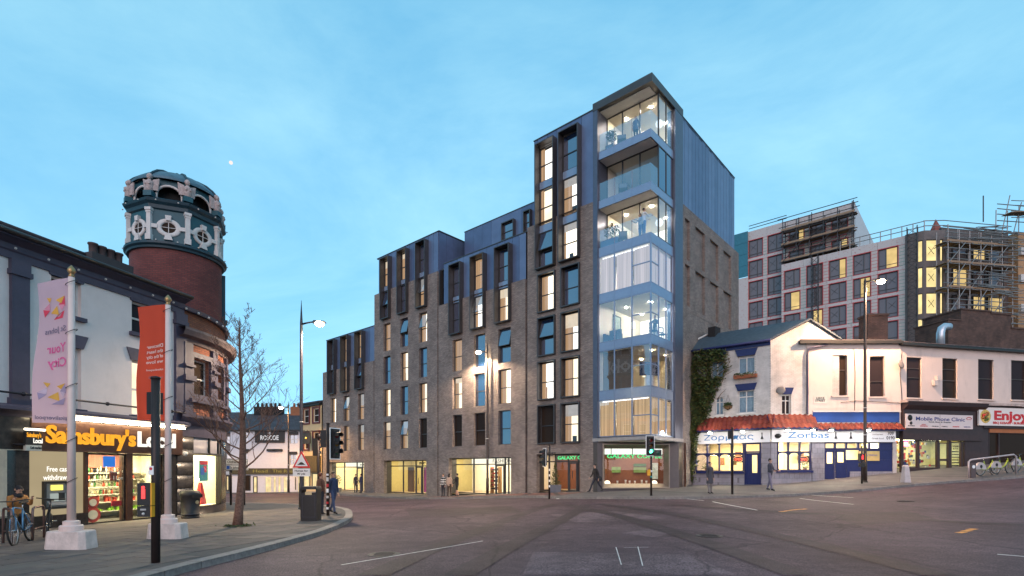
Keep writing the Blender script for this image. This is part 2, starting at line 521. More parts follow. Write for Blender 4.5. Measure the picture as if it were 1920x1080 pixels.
def drape_poly(name, pts, dz, m, parent=None, step=1.0, skirt=0.0):
    """a polygon cut on a grid and laid on the ground surface"""
    bm = bmesh.new()
    f = bm.faces.new([bm.verts.new((p[0], p[1], 0)) for p in pts])
    xs = [p[0] for p in pts]; ys = [p[1] for p in pts]
    for ax, lo, hi in ((0, min(xs), max(xs)), (1, min(ys), max(ys))):
        k = math.floor(lo / step) + 1
        while k * step < hi:
            co = [0, 0, 0]; no = [0, 0, 0]; co[ax] = k * step; no[ax] = 1
            bmesh.ops.bisect_plane(bm, geom=bm.verts[:] + bm.edges[:] + bm.faces[:], plane_co=co, plane_no=no)
            k += 1
    bmesh.ops.triangulate(bm, faces=[f for f in bm.faces if len(f.verts) > 4])
    vs = bm.verts[:]
    z = G_arr([(v.co.x, v.co.y) for v in vs])
    for v, a in zip(vs, z): v.co.z = a + dz
    bmesh.ops.recalc_face_normals(bm, faces=bm.faces[:])
    if sum(f.normal.z for f in bm.faces) < 0:
        bmesh.ops.reverse_faces(bm, faces=bm.faces[:])
    if skirt > 0:
        ed = [e for e in bm.edges if len(e.link_faces) == 1]
        r = bmesh.ops.extrude_edge_only(bm, edges=ed)
        for v in [g for g in r['geom'] if isinstance(g, bmesh.types.BMVert)]: v.co.z -= skirt
    me = bpy.data.meshes.new(name); bm.to_mesh(me); bm.free()
    me.materials.append(m)
    return inst(name, me, parent)


def smooth_path(pts, step):
    """Catmull-Rom through pts, resampled to even steps"""
    P = [Vector(p) for p in pts]; P = [P[0] * 2 - P[1]] + P + [P[-1] * 2 - P[-2]]
    out = []
    for i in range(1, len(P) - 2):
        for k in range(24):
            t = k / 24
            a, b, c, d = P[i - 1], P[i], P[i + 1], P[i + 2]
            out.append(0.5 * ((2 * b) + (c - a) * t + (2 * a - 5 * b + 4 * c - d) * t * t + (3 * b - a - 3 * c + d) * t ** 3))
    out.append(P[-2])
    res = [out[0]]; acc = 0
    for a, b in zip(out, out[1:]):
        L = (b - a).length
        while acc + L >= step:
            q = (step - acc) / L
            a = a + (b - a) * q; res.append(a.copy()); L = (b - a).length; acc = 0
        acc += L
    return res


def strip(name, pts, w, m, dz=0.01, closed=False, sm=0.4):
    """a painted line on the road"""
    P = smooth_path(pts, sm) if len(pts) > 2 else [Vector(pts[0]).lerp(Vector(pts[1]), k / 12) for k in range(13)]
    mb = MB(); prev = None
    for i, p in enumerate(P):
        t = (P[min(i + 1, len(P) - 1)] - P[max(i - 1, 0)]).normalized(); nn = Vector((-t.y, t.x)) * w / 2
        a = p + nn; b = p - nn
        cur = ((a.x, a.y, G(a.x, a.y) + dz), (b.x, b.y, G(b.x, b.y) + dz))
        if prev: mb.quad(prev[1], cur[1], cur[0], prev[0])
        prev = cur
    return setp(mb.build(name, m), kind='structure')


def inpoly(x, y, poly):
    c = False; j = len(poly) - 1
    for i in range(len(poly)):
        xi, yi = poly[i][0], poly[i][1]; xj, yj = poly[j][0], poly[j][1]
        if (yi > y) != (yj > y) and x < (xj - xi) * (y - yi) / (yj - yi) + xi: c = not c
        j = i
    return c


def gnd(px, py, dz=0.0):
    """ground point (x,y) surveyed in the photograph at px,py"""
    r = (px - PX) / PF; Y = 15.0
    for _ in range(60):
        zg = G(r * Y, Y) + dz
        Yn = (PZ - zg) * PF / (py - PH)
        Y += 0.5 * (Yn - Y)
        Y = min(max(Y, 2), 90)
    return Vector((r * Y, Y))

# ------------------------------------------------------------------ survey planes of the buildings
C0 = (8.02, 30.2)
FM = Fac(C0, (.7475, -.6643))          # long front of the new apartment building, x=0 at its sharp corner
FS = Fac((-13.42, 18.5), (.264, .9645))  # white shop terrace on the left
FZ = Fac((11.9, 34.5), (15.48 - 11.9, 31.5 - 34.5))   # restaurant, left front
FR = Fac((15.48, 31.5), (1, 0))        # restaurant, right front
FT = Fac((23.2, 31.5), (9.6, 2.2))     # shop terrace at the right

# ------------------------------------------------------------------ ground
def grid_sheet(name, x0, x1, y0, y1, n, dz, m):
    xs = np.linspace(x0, x1, n + 1); ys = np.linspace(y0, y1, n + 1)
    P = np.array([(x, y) for y in ys for x in xs]); z = G_arr(P) + dz
    me = bpy.data.meshes.new(name)
    me.from_pydata([(P[i, 0], P[i, 1], z[i]) for i in range(len(P))], [],
                   [(j * (n + 1) + i, j * (n + 1) + i + 1, (j + 1) * (n + 1) + i + 1, (j + 1) * (n + 1) + i) for j in range(n) for i in range(n)])
    me.polygons.foreach_set('use_smooth', [True] * len(me.polygons))
    me.materials.append(m)
    return setp(inst(name, me), kind='structure')

grid_sheet('road', -70, 70, -25, 90, 150, 0.0, M_ASPH)
gm = MB()
_k = 64
for i in range(_k):
    a, b = 2 * PI * i / _k, 2 * PI * (i + 1) / _k
    gm.quad((1400 * math.cos(a), 1400 * math.sin(a), -3.2), (1400 * math.cos(b), 1400 * math.sin(b), -3.2), (0.01 * math.cos(b), 0.01 * math.sin(b), -3.2), (0.01 * math.cos(a), 0.01 * math.sin(a), -3.2))
setp(gm.build('ground', mat('far_ground', (0.06, 0.058, 0.055), 0.9)), kind='structure')

# left pavement
K1 = [(-5.2, -6), (-5.55, 2), (-5.75, 6.5), (-5.72, 9), (-5.5, 11.3), (-5.45, 15), (-5.8, 18.6), (-6.5, 21.5), (-7.9, 25.2), (-10.2, 28.2), (-14.7, 31.2), (-20, 33.6), (-28, 36.5), (-45, 42)]
K1s = [tuple(p) for p in smooth_path(K1, 0.9)]
PAVL = K1s + [(-45, 30), (-34, 20), (-26, 4), (-26, -6)]
pl = setp(drape_poly('pavement', PAVL, KH - 0.008, M_PAVE, step=1.5), kind='structure')

# paving slabs: laid to the shop front's direction; nearest 290 as slabs, the rest joined
def slab_field(parent, poly, kerb_in, O, ang, sx, sy, near, maxd, cond):
    ca, sa = math.cos(ang), math.sin(ang)
    cand = []
    for i in range(-60, 60):
        for j in range(-60, 60):
            lx = i * sx + (sx / 2 if j % 2 else 0); ly = j * sy
            x = O[0] + lx * ca - ly * sa; y = O[1] + lx * sa + ly * ca
            if y < 5.0 or abs(x) > 1.05 * y + 1: continue
            d = math.hypot(x, y)
            if d > maxd or not cond(x, y): continue
            cor = [(x + (a * sx / 2) * ca - (b * sy / 2) * sa, y + (a * sx / 2) * sa + (b * sy / 2) * ca) for a, b in ((-1, -1), (1, -1), (1, 1), (-1, 1))]
            if not all(inpoly(c[0], c[1], poly) for c in cor): continue
            if min((c[0] - k[0]) ** 2 + (c[1] - k[1]) ** 2 for c in cor for k in kerb_in) < 0.36 ** 2: continue
            cand.append((d, x, y, cor))
    cand.sort()
    def slab_mesh(k):
        mb = MB(); g = 0.006; c = 0.008
        b = [(-sx / 2 + g, -sy / 2 + g, -.03), (sx / 2 - g, -sy / 2 + g, -.03), (sx / 2 - g, sy / 2 - g, -.03), (-sx / 2 + g, sy / 2 - g, -.03)]
        t = [(p[0] - math.copysign(c, p[0]), p[1] - math.copysign(c, p[1]), 0.0) for p in b]
        return mb.hexa(b, t).mesh('paving_slab', M_SLAB[k])
    ms = [slab_mesh(k) for k in range(3)]
    rest = MB()
    for q, (d, x, y, cor) in enumerate(cand):
        e = 0.2
        zc = G(x, y); gx = (G(x + e, y) - zc) / e; gy = (G(x, y + e) - zc) / e
        nrm = Vector((-gx, -gy, 1)).normalized()
        lift = rnd.uniform(-.002, .003) + KH
        if q < near:
            rot = Vector((0, 0, 1)).rotation_difference(nrm) @ Matrix.Rotation(ang, 3, 'Z').to_quaternion()
            inst('paving_slab', ms[rnd.randrange(3)], parent, (x, y, zc + lift), rot.to_euler())
        else:
            rest.cur = rnd.randrange(3)
            k = 0.985
            pts = [(x + (c[0] - x) * k, y + (c[1] - y) * k) for c in cor]
            rest.hexa([(p[0], p[1], zc + gx * (p[0] - x) + gy * (p[1] - y) + lift - .03) for p in pts], [(p[0], p[1], zc + gx * (p[0] - x) + gy * (p[1] - y) + lift) for p in pts])
    if rest.v: setp(rest.build('paving', M_SLAB, parent), kind='stuff')

slab_field(pl, PAVL, K1s, (-9, 12), FS.rot, 0.9, 0.6, 290, 31, lambda x, y: ((x - FS.O.x) * FS.n.x + (y - FS.O.y) * FS.n.y) < -0.15)

# kerbs: one stone after another
def kerb(pts, w, h, side=1, vis=lambda p: True):
    o = thing('kerb', None, None); o['kind'] = 'structure'
    P = smooth_path(pts, 0.92)
    me = []
    for k in range(3):
        mb = MB()
        b = [(-.455, -w / 2, -.25), (.455, -w / 2, -.25), (.455, w / 2, -.25), (-.455, w / 2, -.25)]
        t = [(-.45, -w / 2 + .012, 0), (.45, -w / 2 + .012, 0), (.45, w / 2 - .012, 0), (-.45, w / 2 - .012, 0)]
        me.append(mb.hexa(b, t).mesh('kerb_stone', mat('granite_kerb_%d' % k, [(0.2, .186, .178), (.23, .21, .2), (.175, .165, .16)][k], 0.8, var=0.25, scale=9, bump=0.3, bscale=60, dirt=0.4)))
    for a, b in zip(P, P[1:]):
        c = (a + b) / 2
        if not vis(c): continue
        d = b - a; za, zb = G(a.x, a.y), G(b.x, b.y)
        ry = -math.atan2(zb - za, d.length)
        n = Vector((-d.y, d.x)).normalized() * w / 2 * side
        inst('kerb_stone', me[rnd.randrange(3)], o, (c.x + n.x, c.y + n.y, (za + zb) / 2 + h + rnd.uniform(-.003, .004)), (0, ry, math.atan2(d.y, d.x)))
    return o
kerb(K1, 0.3, KH + 0.004, side=1, vis=lambda p: p.y > 4 and p.y < 40)

# pavement on the far side: along the apartment building and the right-hand shops
_a = [tuple(FM.w(x, -3.1)[:2]) for x in (-75, -50, -38, -26, -14, -6)]
K2 = _a + [(2.2, 30.6), (5.2, 28.4), (8.5, 27.0), (12.5, 26.7), (16.4, 27.0), (22, 27.2), (27, 27.4), (33, 28.6), (45, 32), (70, 38)]
K2s = [tuple(p) for p in smooth_path(K2, 1.2)]
PAVR = K2s + [(70, 60), (20, 60), tuple(FM.w(-20, 12)[:2]), tuple(FM.w(-75, 12)[:2])]
pr = setp(drape_poly('pavement', PAVR, KH, M_PAVEB, step=2.0), kind='structure')
kerb(K2, 0.28, KH + 0.006, side=1, vis=lambda p: -30 < p.x < 40)
# red block paving strip in front of the shop entrances
setp(drape_poly('red_paving', [tuple(FM.w(x, y)[:2]) for x, y in ((-17.5, -2.75), (-4.5, -2.75), (-4.5, -.1), (-17.5, -.1))], KH + 0.006, M_REDPAVE, step=1.5), kind='structure')
# pub side
K3 = [(-60, 50), (-30, 54.2), (-18, 55.8), (-16.5, 57.5), (-17.5, 66), (-22, 80)]
PAVP = [tuple(p) for p in smooth_path(K3, 1.5)] + [(-60, 80)]
setp(drape_poly('pavement', PAVP, KH, M_PAVEB, step=2.0, skirt=.15), kind='structure')

M_TAR = mat('tar', (.02, .018, .02), .35)
# road marks, repairs and manholes
strip('lane_marking', [(-6.6, 43.5), (-2, 38.6), (2.0, 33.8), (2.9, 32.6)], 0.22, M_WHITE)
strip('lane_marking', [(-2.4, 37.8), (2.0, 32.2), (2.7, 29.5)], 0.16, M_WHITE)
for a, b in (((1240, 930), (1320, 939)), ((1336, 941), (1420, 957)), ((1500, 935), (1600, 946)), ((1450, 922), (1600, 915))):
    strip('lane_marking', [gnd(*a), gnd(*b)], 0.09, M_WHITE)
strip('lane_marking', [gnd(1870, 1040), gnd(1990, 1050)], 0.07, M_WHITE)
strip('lane_marking', [gnd(640, 1060), gnd(905, 1015)], 0.045, M_WHITE)
for px, py in ((1462, 960), (1472, 958.5), (1482, 957), (1492, 956), (1502, 955.5), (1796, 1000), (1806, 997), (1816, 994)):
    p = gnd(px, py); strip('spray_mark', [p, p + Vector((.28, .12))], 0.16, M_ORG, dz=.012)
for pts, m in ((((1165, 1000), (1215, 992), (1262, 1000), (1225, 1008)), M_ASPH2), (((1400, 1052), (1440, 1049), (1466, 1060), (1420, 1064)), M_ASPH2),
               (((1000, 1035), (1290, 1040), (1380, 1078), (980, 1078)), M_ASPH2), (((760, 955), (960, 950), (980, 962), (770, 968)), M_ASPH3),
               (((1560, 965), (1700, 958), (1760, 975), (1600, 985)), M_ASPH3), (((1030, 965), (1150, 958), (1250, 972), (1080, 980)), M_ASPH2)):
    setp(drape_poly('road_patch', [tuple(gnd(*p)) for p in pts], 0.005, m, step=0.7), kind='structure')
for w_, pts in ((.55, ((700, 1079), (860, 1010), (985, 962), (1040, 945))), (.55, ((860, 1079), (985, 1010), (1080, 960), (1100, 945))), (.6, ((1500, 1079), (1300, 1010), (1150, 965), (1060, 946))), (.6, ((1760, 1079), (1480, 1010), (1250, 962), (1120, 944))), (.5, ((1919, 985), (1600, 968), (1380, 955), (1240, 945)))):
    strip('tyre_track', [gnd(*p) for p in pts], w_, M_ASPH3, dz=.009)
for a, b in (((1155, 1027), (1165, 1060)), ((1196, 1026), (1205, 1062)), ((1170, 1028), (1216, 1027))):
    strip('chalk_line', [gnd(*a), gnd(*b)], 0.02, M_WHITE, dz=.014)
for px, py in ((1330, 1005), (720, 1040), (1700, 940)):
    p = gnd(px, py); mh = MB()
    mh.lathe([(0.0, 0.0), (0.27, 0.0), (0.27, 0.006), (0.3, 0.006), (0.34, 0.006), (0.34, -.02)], (0, 0, 0), 24, smooth=False, cap=False)
    for k in range(-3, 4): mh.box(-.2, .2, k * .065 - .012, k * .065 + .012, 0.0, .007)
    mo = mh.build('manhole_cover', mat('cast_iron', (0.05, 0.047, 0.047), 0.55, 0.6, bump=.2), loc=(p.x, p.y, G(p.x, p.y) + .008))
    setp(mo, {1330: 'round iron manhole cover in the middle of the open road', 720: 'round iron manhole cover in the road near the left kerb', 1700: 'round iron manhole cover in the road below the right-hand shops'}[px], 'manhole cover')

# ------------------------------------------------------------------ shared building materials
M_BRICKN = brick('grey_brown_brick', (0.34, 0.275, 0.242), (0.215, 0.175, 0.158), (0.14, 0.122, 0.114), dirt=.33)
M_CLAD = mat('zinc_cladding', (0.105, 0.145, 0.25), 0.38, 0.35, var=0.12, scale=1.2)
M_CLAD2 = mat('zinc_cladding_light', (0.14, 0.185, 0.3), 0.38, 0.35, var=0.12, scale=1.2)
M_STEEL = mat('bronze_steel', (0.085, 0.082, 0.085), 0.42, 0.55, var=0.15, scale=2)
M_FRAME = mat('window_frame_grey', (0.06, 0.06, 0.065), 0.4, 0.3)
M_PORTAL = mat('portal_steel', (0.11, 0.125, 0.17), 0.4, 0.5, var=.1)
M_SPAN = mat('spandrel_panel', (0.25, 0.33, 0.46), 0.2, 0.3, var=.05)
M_SOFFIT = mat('white_soffit', (0.85, 0.82, 0.78), 0.6, var=.04)
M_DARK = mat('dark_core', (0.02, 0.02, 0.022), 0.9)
M_CURT = mat('curtain_cloth', (0.62, 0.48, 0.36), 0.9, var=.25, scale=6)
M_INT = mat('interior_plaster', (0.78, 0.72, 0.6), 0.85, var=.03)
M_FLOOR = mat('interior_floor', (0.36, 0.26, 0.17), 0.5, var=.2)
M_WINROOM = {'L': emit('lit_room_white', (1.0, 0.9, 0.7), 2.3, .25, 1.1), 'L2': emit('lit_room_warm', (1.0, 0.84, 0.6), 1.6, .35, 0.8), 'L3': emit('lit_room_cool', (1.0, 0.95, 0.86), 2.0, .35, 0.9), 'l': emit('lit_room_cream', (1.0, 0.84, 0.58), 1.35, .35, 1.4), 'y': emit('lit_room_dim', (1.0, 0.8, 0.42), 0.65, .45, 1.2)}
M_CURTLIT = pleat('lit_curtain', (0.9, 0.55, 0.3), 0.55, .8)
G_NIGHT = glass('pane_night', refl=0.0, backing=(0.035, 0.026, 0.028))
G_DARK = glass('pane_reflecting', refl=0.24, backing=(0.012, 0.026, 0.065))
G_BLACK = glass('pane_dark_room', refl=0.0, backing=(0.035, 0.024, 0.018))
G_CLEAR = glass('pane_clear', refl=0.05)
G_BAY = glass('pane_bay', tint=(0.93, 0.97, 1.0), refl=0.2)
G_BAL = glass('balustrade_glass', tint=(0.85, 0.93, 1.0), refl=0.22)
E_DOWN = emit('downlight', (1.0, 0.9, 0.74), 1150.0)
E_DOWNW = emit('downlight_warm', (1.0, 0.78, 0.46), 800.0)
E_CEIL = emit('ceiling_panel', (1.0, 0.92, 0.76), 5.0)
E_CEILW = emit('ceiling_panel_warm', (1.0, 0.8, 0.5), 7.0)
E_SHOP = emit('shop_ceiling_panel', (1.0, 0.9, 0.62), 11.0)

rw = random.Random(21)
M_BLIND1 = emit('lit_blind_cream', (1, .82, .6), .8, .15, 3); M_BLIND2 = emit('lit_blind_grey', (.85, .78, .72), .5, .2, 3)
ROT90 = Matrix.Rotation(PI / 2, 4, 'Z')


def wavy(mb, x0, x1, z0, z1, y, amp=.035, per=.14):
    n = max(4, int((x1 - x0) / per * 4))
    pts = [(x0 + (x1 - x0) * i / n, y + amp * math.sin(i * PI / 2 + .3 * math.sin(i))) for i in range(n + 1)]
    for a, b in zip(pts, pts[1:]):
        mb.quad((a[0], a[1], z0), (b[0], b[1], z0), (b[0], b[1], z1), (a[0], a[1], z1))
    return mb


def sash_window(par, M, x0, x1, z0, z1, yg, state='L', curt=0.0, tilt=False, rail=.47, cm=None, fm=None, bars=0):
    """window part: frame with its panes, curtain and the room seen behind as sub-parts"""
    fm = fm or M_FRAME
    mb = MB(); mb.M = M
    mb.frame(x0, x1, z0, z1, .055, yg, yg + .08)
    zr = z0 + rail * (z1 - z0)
    mb.box(x0 + .055, x1 - .055, yg + .002, yg + .078, zr - .03, zr + .03)
    w = mb.build('window', fm, par)
    gl = {'D': G_DARK, 'K': G_BLACK, 'N': G_NIGHT}.get(state, G_CLEAR)
    p = MB(); p.M = M
    p.quad((x0 + .05, yg + .045, z0 + .05), (x1 - .05, yg + .045, z0 + .05), (x1 - .05, yg + .045, zr - .03), (x0 + .05, yg + .045, zr - .03))
    p.build('pane', gl, w)
    if tilt:
        q = MB(); a = R(13); q.M = M @ Matrix.Translation((0, yg + .02, z1 - .06)) @ Matrix.Rotation(-a, 4, 'X')
        h = z1 - .06 - zr
        q.frame(x0 + .05, x1 - .05, -h, 0, .04, -.04, 0)
        q.build('sash', fm, w)
        q2 = MB(); q2.M = q.M
        q2.quad((x0 + .08, -.02, -h + .03), (x1 - .08, -.02, -h + .03), (x1 - .08, -.02, -.03), (x0 + .08, -.02, -.03))
        q2.build('pane', G_DARK if state == 'D' else G_BAY, w)
    else:
        q = MB(); q.M = M
        q.quad((x0 + .05, yg + .04, zr + .03), (x1 - .05, yg + .04, zr + .03), (x1 - .05, yg + .04, z1 - .05), (x0 + .05, yg + .04, z1 - .05))
        q.build('pane', gl, w)
    if state in M_WINROOM:
        if state == 'L': state = rw.choice(('L', 'L2', 'L3'))
        if rw.random() < .45:
            bz = z1 - rw.uniform(.15, .45) * (z1 - z0); c = MB(); c.M = M; c.quad((x0 - .3, yg + .16, bz), (x1, yg + .16, bz), (x1, yg + .16, z1), (x0 - .3, yg + .16, z1)); c.build('blind', rw.choice((M_BLIND1, M_BLIND2)), w)
        if rw.random() < .4:
            c = MB(); c.M = M; xx = x0 + rw.uniform(-.2, .5) * (x1 - x0); c.box(xx, xx + rw.uniform(.2, .5), yg + .36, yg + .4, z0 - .05, z0 + rw.uniform(.35, .95)); c.build('furniture', rw.choice((M_DARK, M_CURT)), w)
        b = MB(); b.M = M
        b.quad((x0 - .75, yg + .5, z0 - .1), (x1 + .12, yg + .5, z0 - .1), (x1 + .12, yg + .5, z1 + .1), (x0 - .75, yg + .5, z1 + .1))
        b.build('lit_room', M_WINROOM[state], w)
        if curt:
            c = MB(); c.M = M
            W_ = x1 - x0
            wavy(c, x0 - .2, x0 + W_ * curt - .12, z0, z1, yg + .2)
            c.build('curtain', cm or M_CURTLIT, w)
    return w


# ------------------------------------------------------------------ the new apartment building
AB = thing('apartment_building', 'large new apartment block of grey brown brick and zinc with a glazed corner tower', 'apartment building', (C0[0], C0[1], 0), FM.rot)
I4 = Matrix.Identity(4)
MR = ROT90.copy()                                             # right-hand front: plane x=0, runs along +y
MC = Matrix.Translation((-3.65, 0, 0)) @ Matrix.Rotation(R(45), 4, 'Z')     # cut corner at street level
zb = lambda k: 3.5 + 2.95 * k
zt = lambda k: zb(k) + 2.47

BLK = {
    'A': dict(x=(-37.1, -27.86), bt=11.75, ct=15.0, cols=[(-35.55, -34.5), (-33.05, -32.0), (-30.5, -29.45)], rows=2, shop=(-35.9, -29.45, 2.42)),
    'B': dict(x=(-27.74, -18.84), bt=17.8, ct=21.05, cols=[(-26.3, -25.24), (-23.77, -22.7), (-21.2, -20.15)], rows=4, shop=(-26.25, -20.25, 2.5)),
    'C': dict(x=(-18.7, -9.5), bt=14.95, ct=18.2, cols=[(-17.0, -15.92), (-14.6, -13.4), (-12.07, -10.85)], rows=3, shop=(-17.45, -10.83, 2.6)),
    'T': dict(x=(-9.3, -3.96), bt=18.42, ct=24.2, cols=[(-8.26, -6.93), (-6.32, -4.98)], rows=4, shop=(-8.5, -4.96, 2.75)),
}
ST = {  # (state, curtain share, tilted)
    'A': [[('l', .5, 0), ('L', .3, 0)], [('l', .95, 0), ('l', .9, 1)], [('l', .9, 0), ('L', .8, 0)]],
    'B': [[('l', .6, 0), ('L', .3, 0), ('D', 0, 0), ('L', .9, 0)], [('y', .5, 1), ('D', 0, 0), ('L', .35, 0), ('D', 0, 1)], [('K', 0, 0), ('L', .45, 0), ('D', 0, 0), ('L', .5, 1)]],
    'C': [[('K', 0, 0), ('L', .4, 0), ('l', .98, 0)], [('K', 0, 0), ('D', 0, 0), ('D', 0, 0)], [('D', 0, 0), ('L', .5, 0), ('D', 0, 1)]],
    'T': [[('K', 0, 0), ('L', .3, 0), ('D', 0, 1), ('L', .45, 0)], [('L', .4, 0), ('L', .55, 0), ('L', .5, 0), ('D', 0, 0)]],
}
BOX = {
    'A': [[('D', 0, 0), ('D', 0, 0)], [('l', .4, 0), ('y', .5, 0)], [('D', 0, 1), ('l', .4, 0)]],
    'B': [[('D', 0, 1), ('y', .4, 0)], [('D', 0, 0), ('l', .5, 0)], [('L', .4, 1), ('D', 0, 0)]],
    'C': [[('D', 0, 0), ('D', 0, 0)], [('L', .2, 1), ('l', .97, 0)], [('L', .45, 0), ('D', 0, 0)]],
    'T': [[('D', 0, 1), ('L', .25, 0), ('L', .3, 0)], [('L', .15, 0), ('L', .5, 0), ('D', 0, 0)]],
}
SPANM = M_SPAN
for key, b in BLK.items():
    x0, x1 = b['x']
    holes = []
    for c in b['cols']:
        for k in range(b['rows']): holes.append((c[0], c[1], zb(k), zt(k)))
    nb = 3 if key == 'T' else 2
    k0 = b['rows']
    btop = zt(k0 + nb - 1) - .12
    bz0 = zb(k0) - .1
    for c in b['cols']: holes.append((c[0] - .14, c[1] + .02, bz0, b['bt'] + .01))
    sx0, sx1, sz = b['shop']
    holes.append((sx0, sx1, -1.5, sz))
    mb = MB(); mb.wall(x0, x1, -1.6, b['bt'], holes, 0.0, 0.34)
    mb.quad((x0, 0, -1.6), (x0, 0, b['bt']), (x0, .5, b['bt']), (x0, .5, -1.6))
    mb.quad((x1, 0, -1.6), (x1, .5, -1.6), (x1, .5, b['bt']), (x1, 0, b['bt']))
    cap_cols = [(x0, b['cols'][0][0] - .15)] + [(b['cols'][i][1] + .03, b['cols'][i + 1][0] - .15) for i in range(len(b['cols']) - 1)] + [(b['cols'][-1][1] + .03, x1)]
    for a, d in cap_cols: mb.quad((a, 0, b['bt']), (d, 0, b['bt']), (d, .3, b['bt']), (a, .3, b['bt']))
    mb.build('brick_wall', M_BRICKN, AB)
    # soldier course bands between storeys
    for k in range(b['rows'] + 1):
        zc = zb(k) - .34
        if zc < b['bt'] and key == 'T': MB().box(x0 + .002, x1 - .002, -.012, .05, zc, zc + .2).build('brick_band', M_BRICKN, AB)
    # zinc above: panels one by one
    cx0, cx1 = (x0 + (.55 if key != 'T' else .5), x1 - (0.0 if key == 'T' else .02))
    if key == 'B': cx1 = x1
    cz0, cz1 = b['bt'] - .1, b['ct']
    bk = MB(); bk.box(cx0 + .01, cx1 - .01, .16, .3, btop + .12, cz1 - .05)
    _e = [cx0 + .01] + [e for c in b['cols'] for e in (c[0] - .15, c[1] + .05)] + [cx1 - .01]
    for i in range(0, len(_e), 2): bk.box(_e[i], _e[i + 1], .16, .3, cz0, btop + .12)
    bk.build('cladding_backing', M_DARK, AB)
    def panels(a, d, z0, z1, M=I4, yy=.1):
        n = max(1, round((d - a) / .78)); s = (d - a) / n
        for i in range(n):
            q = MB(); q.M = M
            q.box(a + i * s + .014, a + (i + 1) * s - .014, yy, yy + .045, z0, z1)
            q.build('cladding_panel', [M_CLAD, M_CLAD2, M_CLAD][rnd.randrange(3)], AB)
    edges = [cx0] + [e for c in b['cols'] for e in (c[0] - .2, c[1] + .08)] + [cx1]
    for i in range(0, len(edges), 2): panels(edges[i], edges[i + 1], cz0, cz1)
    for c in b['cols']: panels(c[0] - .2, c[1] + .08, btop + .1, cz1)
    MB().box(cx0 - .02, cx1 + .02, .06, .34, cz1, cz1 + .06).build('coping', M_STEEL, AB)
    # windows
    for ci, c in enumerate(b['cols']):
        for k in range(b['rows']):
            st, cu, ti = ST[key][ci][k]
            sash_window(AB, I4, c[0], c[1], zb(k), zt(k), .2, st, cu, ti)
            if key == 'T':
                f = MB(); f.frame(c[0] - .07, c[1] + .07, zb(k) - .07, zt(k) + .07, .07, -.17, .19); f.build('window_surround', M_STEEL, AB)
        f = MB(); f.frame(c[0] - .14, c[1] + .02 + .06, bz0, btop + .1, .06, -.34, .24); sur = f.build('window_surround', M_STEEL, AB)
        for j in range(nb):
            st, cu, ti = BOX[key][ci][j]
            sash_window(AB, I4, c[0] - .06, c[1] - .02 + .03, zb(k0 + j) - (.03 if j == 0 else 0), zt(k0 + j) - (.15 if j == nb - 1 else 0), .16, st, cu, ti)
            if j < nb - 1:
                MB().box(c[0] - .06, c[1] + .01, .12, .22, zt(k0 + j), zb(k0 + j + 1)).build('spandrel', SPANM, sur)
    # dark core behind
    MB().box(x0 + .05, x1 - .05, .95, 13.9, 2.98, b['ct'] - .15).build('building_core', M_DARK, AB)
# recessed joints with downpipes between blocks
for xa, xb, h in ((-27.9, -27.7, 14.9), (-18.86, -18.66, 17.9), (-9.52, -9.28, 14.9)):
    MB().box(xa, xb, .22, .5, -1.6, h).build('joint_backing', M_DARK, AB)
    MB().tube([((xa + xb) / 2, .15, -1), ((xa + xb) / 2, .15, h - .2)], .05).build('downpipe', M_STEEL, AB)
# side of block B above block C, and setback storey
def side_panels(xp, y0, y1, z0, z1, mats):
    n = round((y1 - y0) / .8); s = (y1 - y0) / n
    for i in range(n):
        MB().box(xp - .05, xp, y0 + i * s + .008, y0 + (i + 1) * s - .008, z0, z1).build('cladding_panel', mats[rnd.randrange(len(mats))], AB)
side_panels(-18.8, .15, 13.9, 16.6, 21.05, [M_CLAD])
MB().box(-18.95, -18.86, .16, 13.8, 15, 20.98).build('cladding_backing', M_DARK, AB)
MB().box(-27.5, -18.75, .1, 13.9, 21.06, 21.14).build('roof', M_STEEL, AB)
MB().box(-36.6, -27.9, .35, 13.9, 14.7, 14.86).build('roof', M_STEEL, AB)
MB().box(-18.7, -9.4, .35, 13.9, 17.9, 18.05).build('roof', M_STEEL, AB)
MB().box(-8.75, -4.0, .35, 13.9, 23.9, 24.05).build('roof', M_STEEL, AB)
MB().box(-4.0, -.1, 4.3, 13.9, 24.03, 24.15).build('roof', M_STEEL, AB)
ds = 2.4
dx0, dx1 = FM.x(871, ds), -8.8
dz = FM.z(871, 436, ds)
n = 9; s = (dx1 - dx0) / n
for i in range(n):
    MB().box(dx0 + i * s + .008, dx0 + (i + 1) * s - .008, ds, ds + .05, 17.9, dz).build('cladding_panel', [M_CLAD, M_CLAD2][rnd.randrange(2)], AB)
MB().box(dx0, dx1, ds + .06, 13.8, 18.06, dz - .02).build('setback_core', M_STEEL, AB)
MB().box(dx0 - .02, dx1, ds - .03, 13.8, dz, dz + .06).build('coping', M_STEEL, AB)
for pa, pb, ta, ba in ((944, 967, 421, 455), (985, 998, 399, 440)):
    xa, xb = FM.x(pa, ds), FM.x(pb, ds)
    z1_ = FM.z(pa, ta, ds); z0_ = FM.z(pa, ba, ds)
    f = MB(); f.frame(xa, xb, z0_, z1_, .07, ds - .3, ds - .001); f.build('window_surround', M_STEEL, AB)
    sash_window(AB, I4, xa + .08, xb - .08, z0_ + .08, z1_ - .08, ds - .12, 'D')

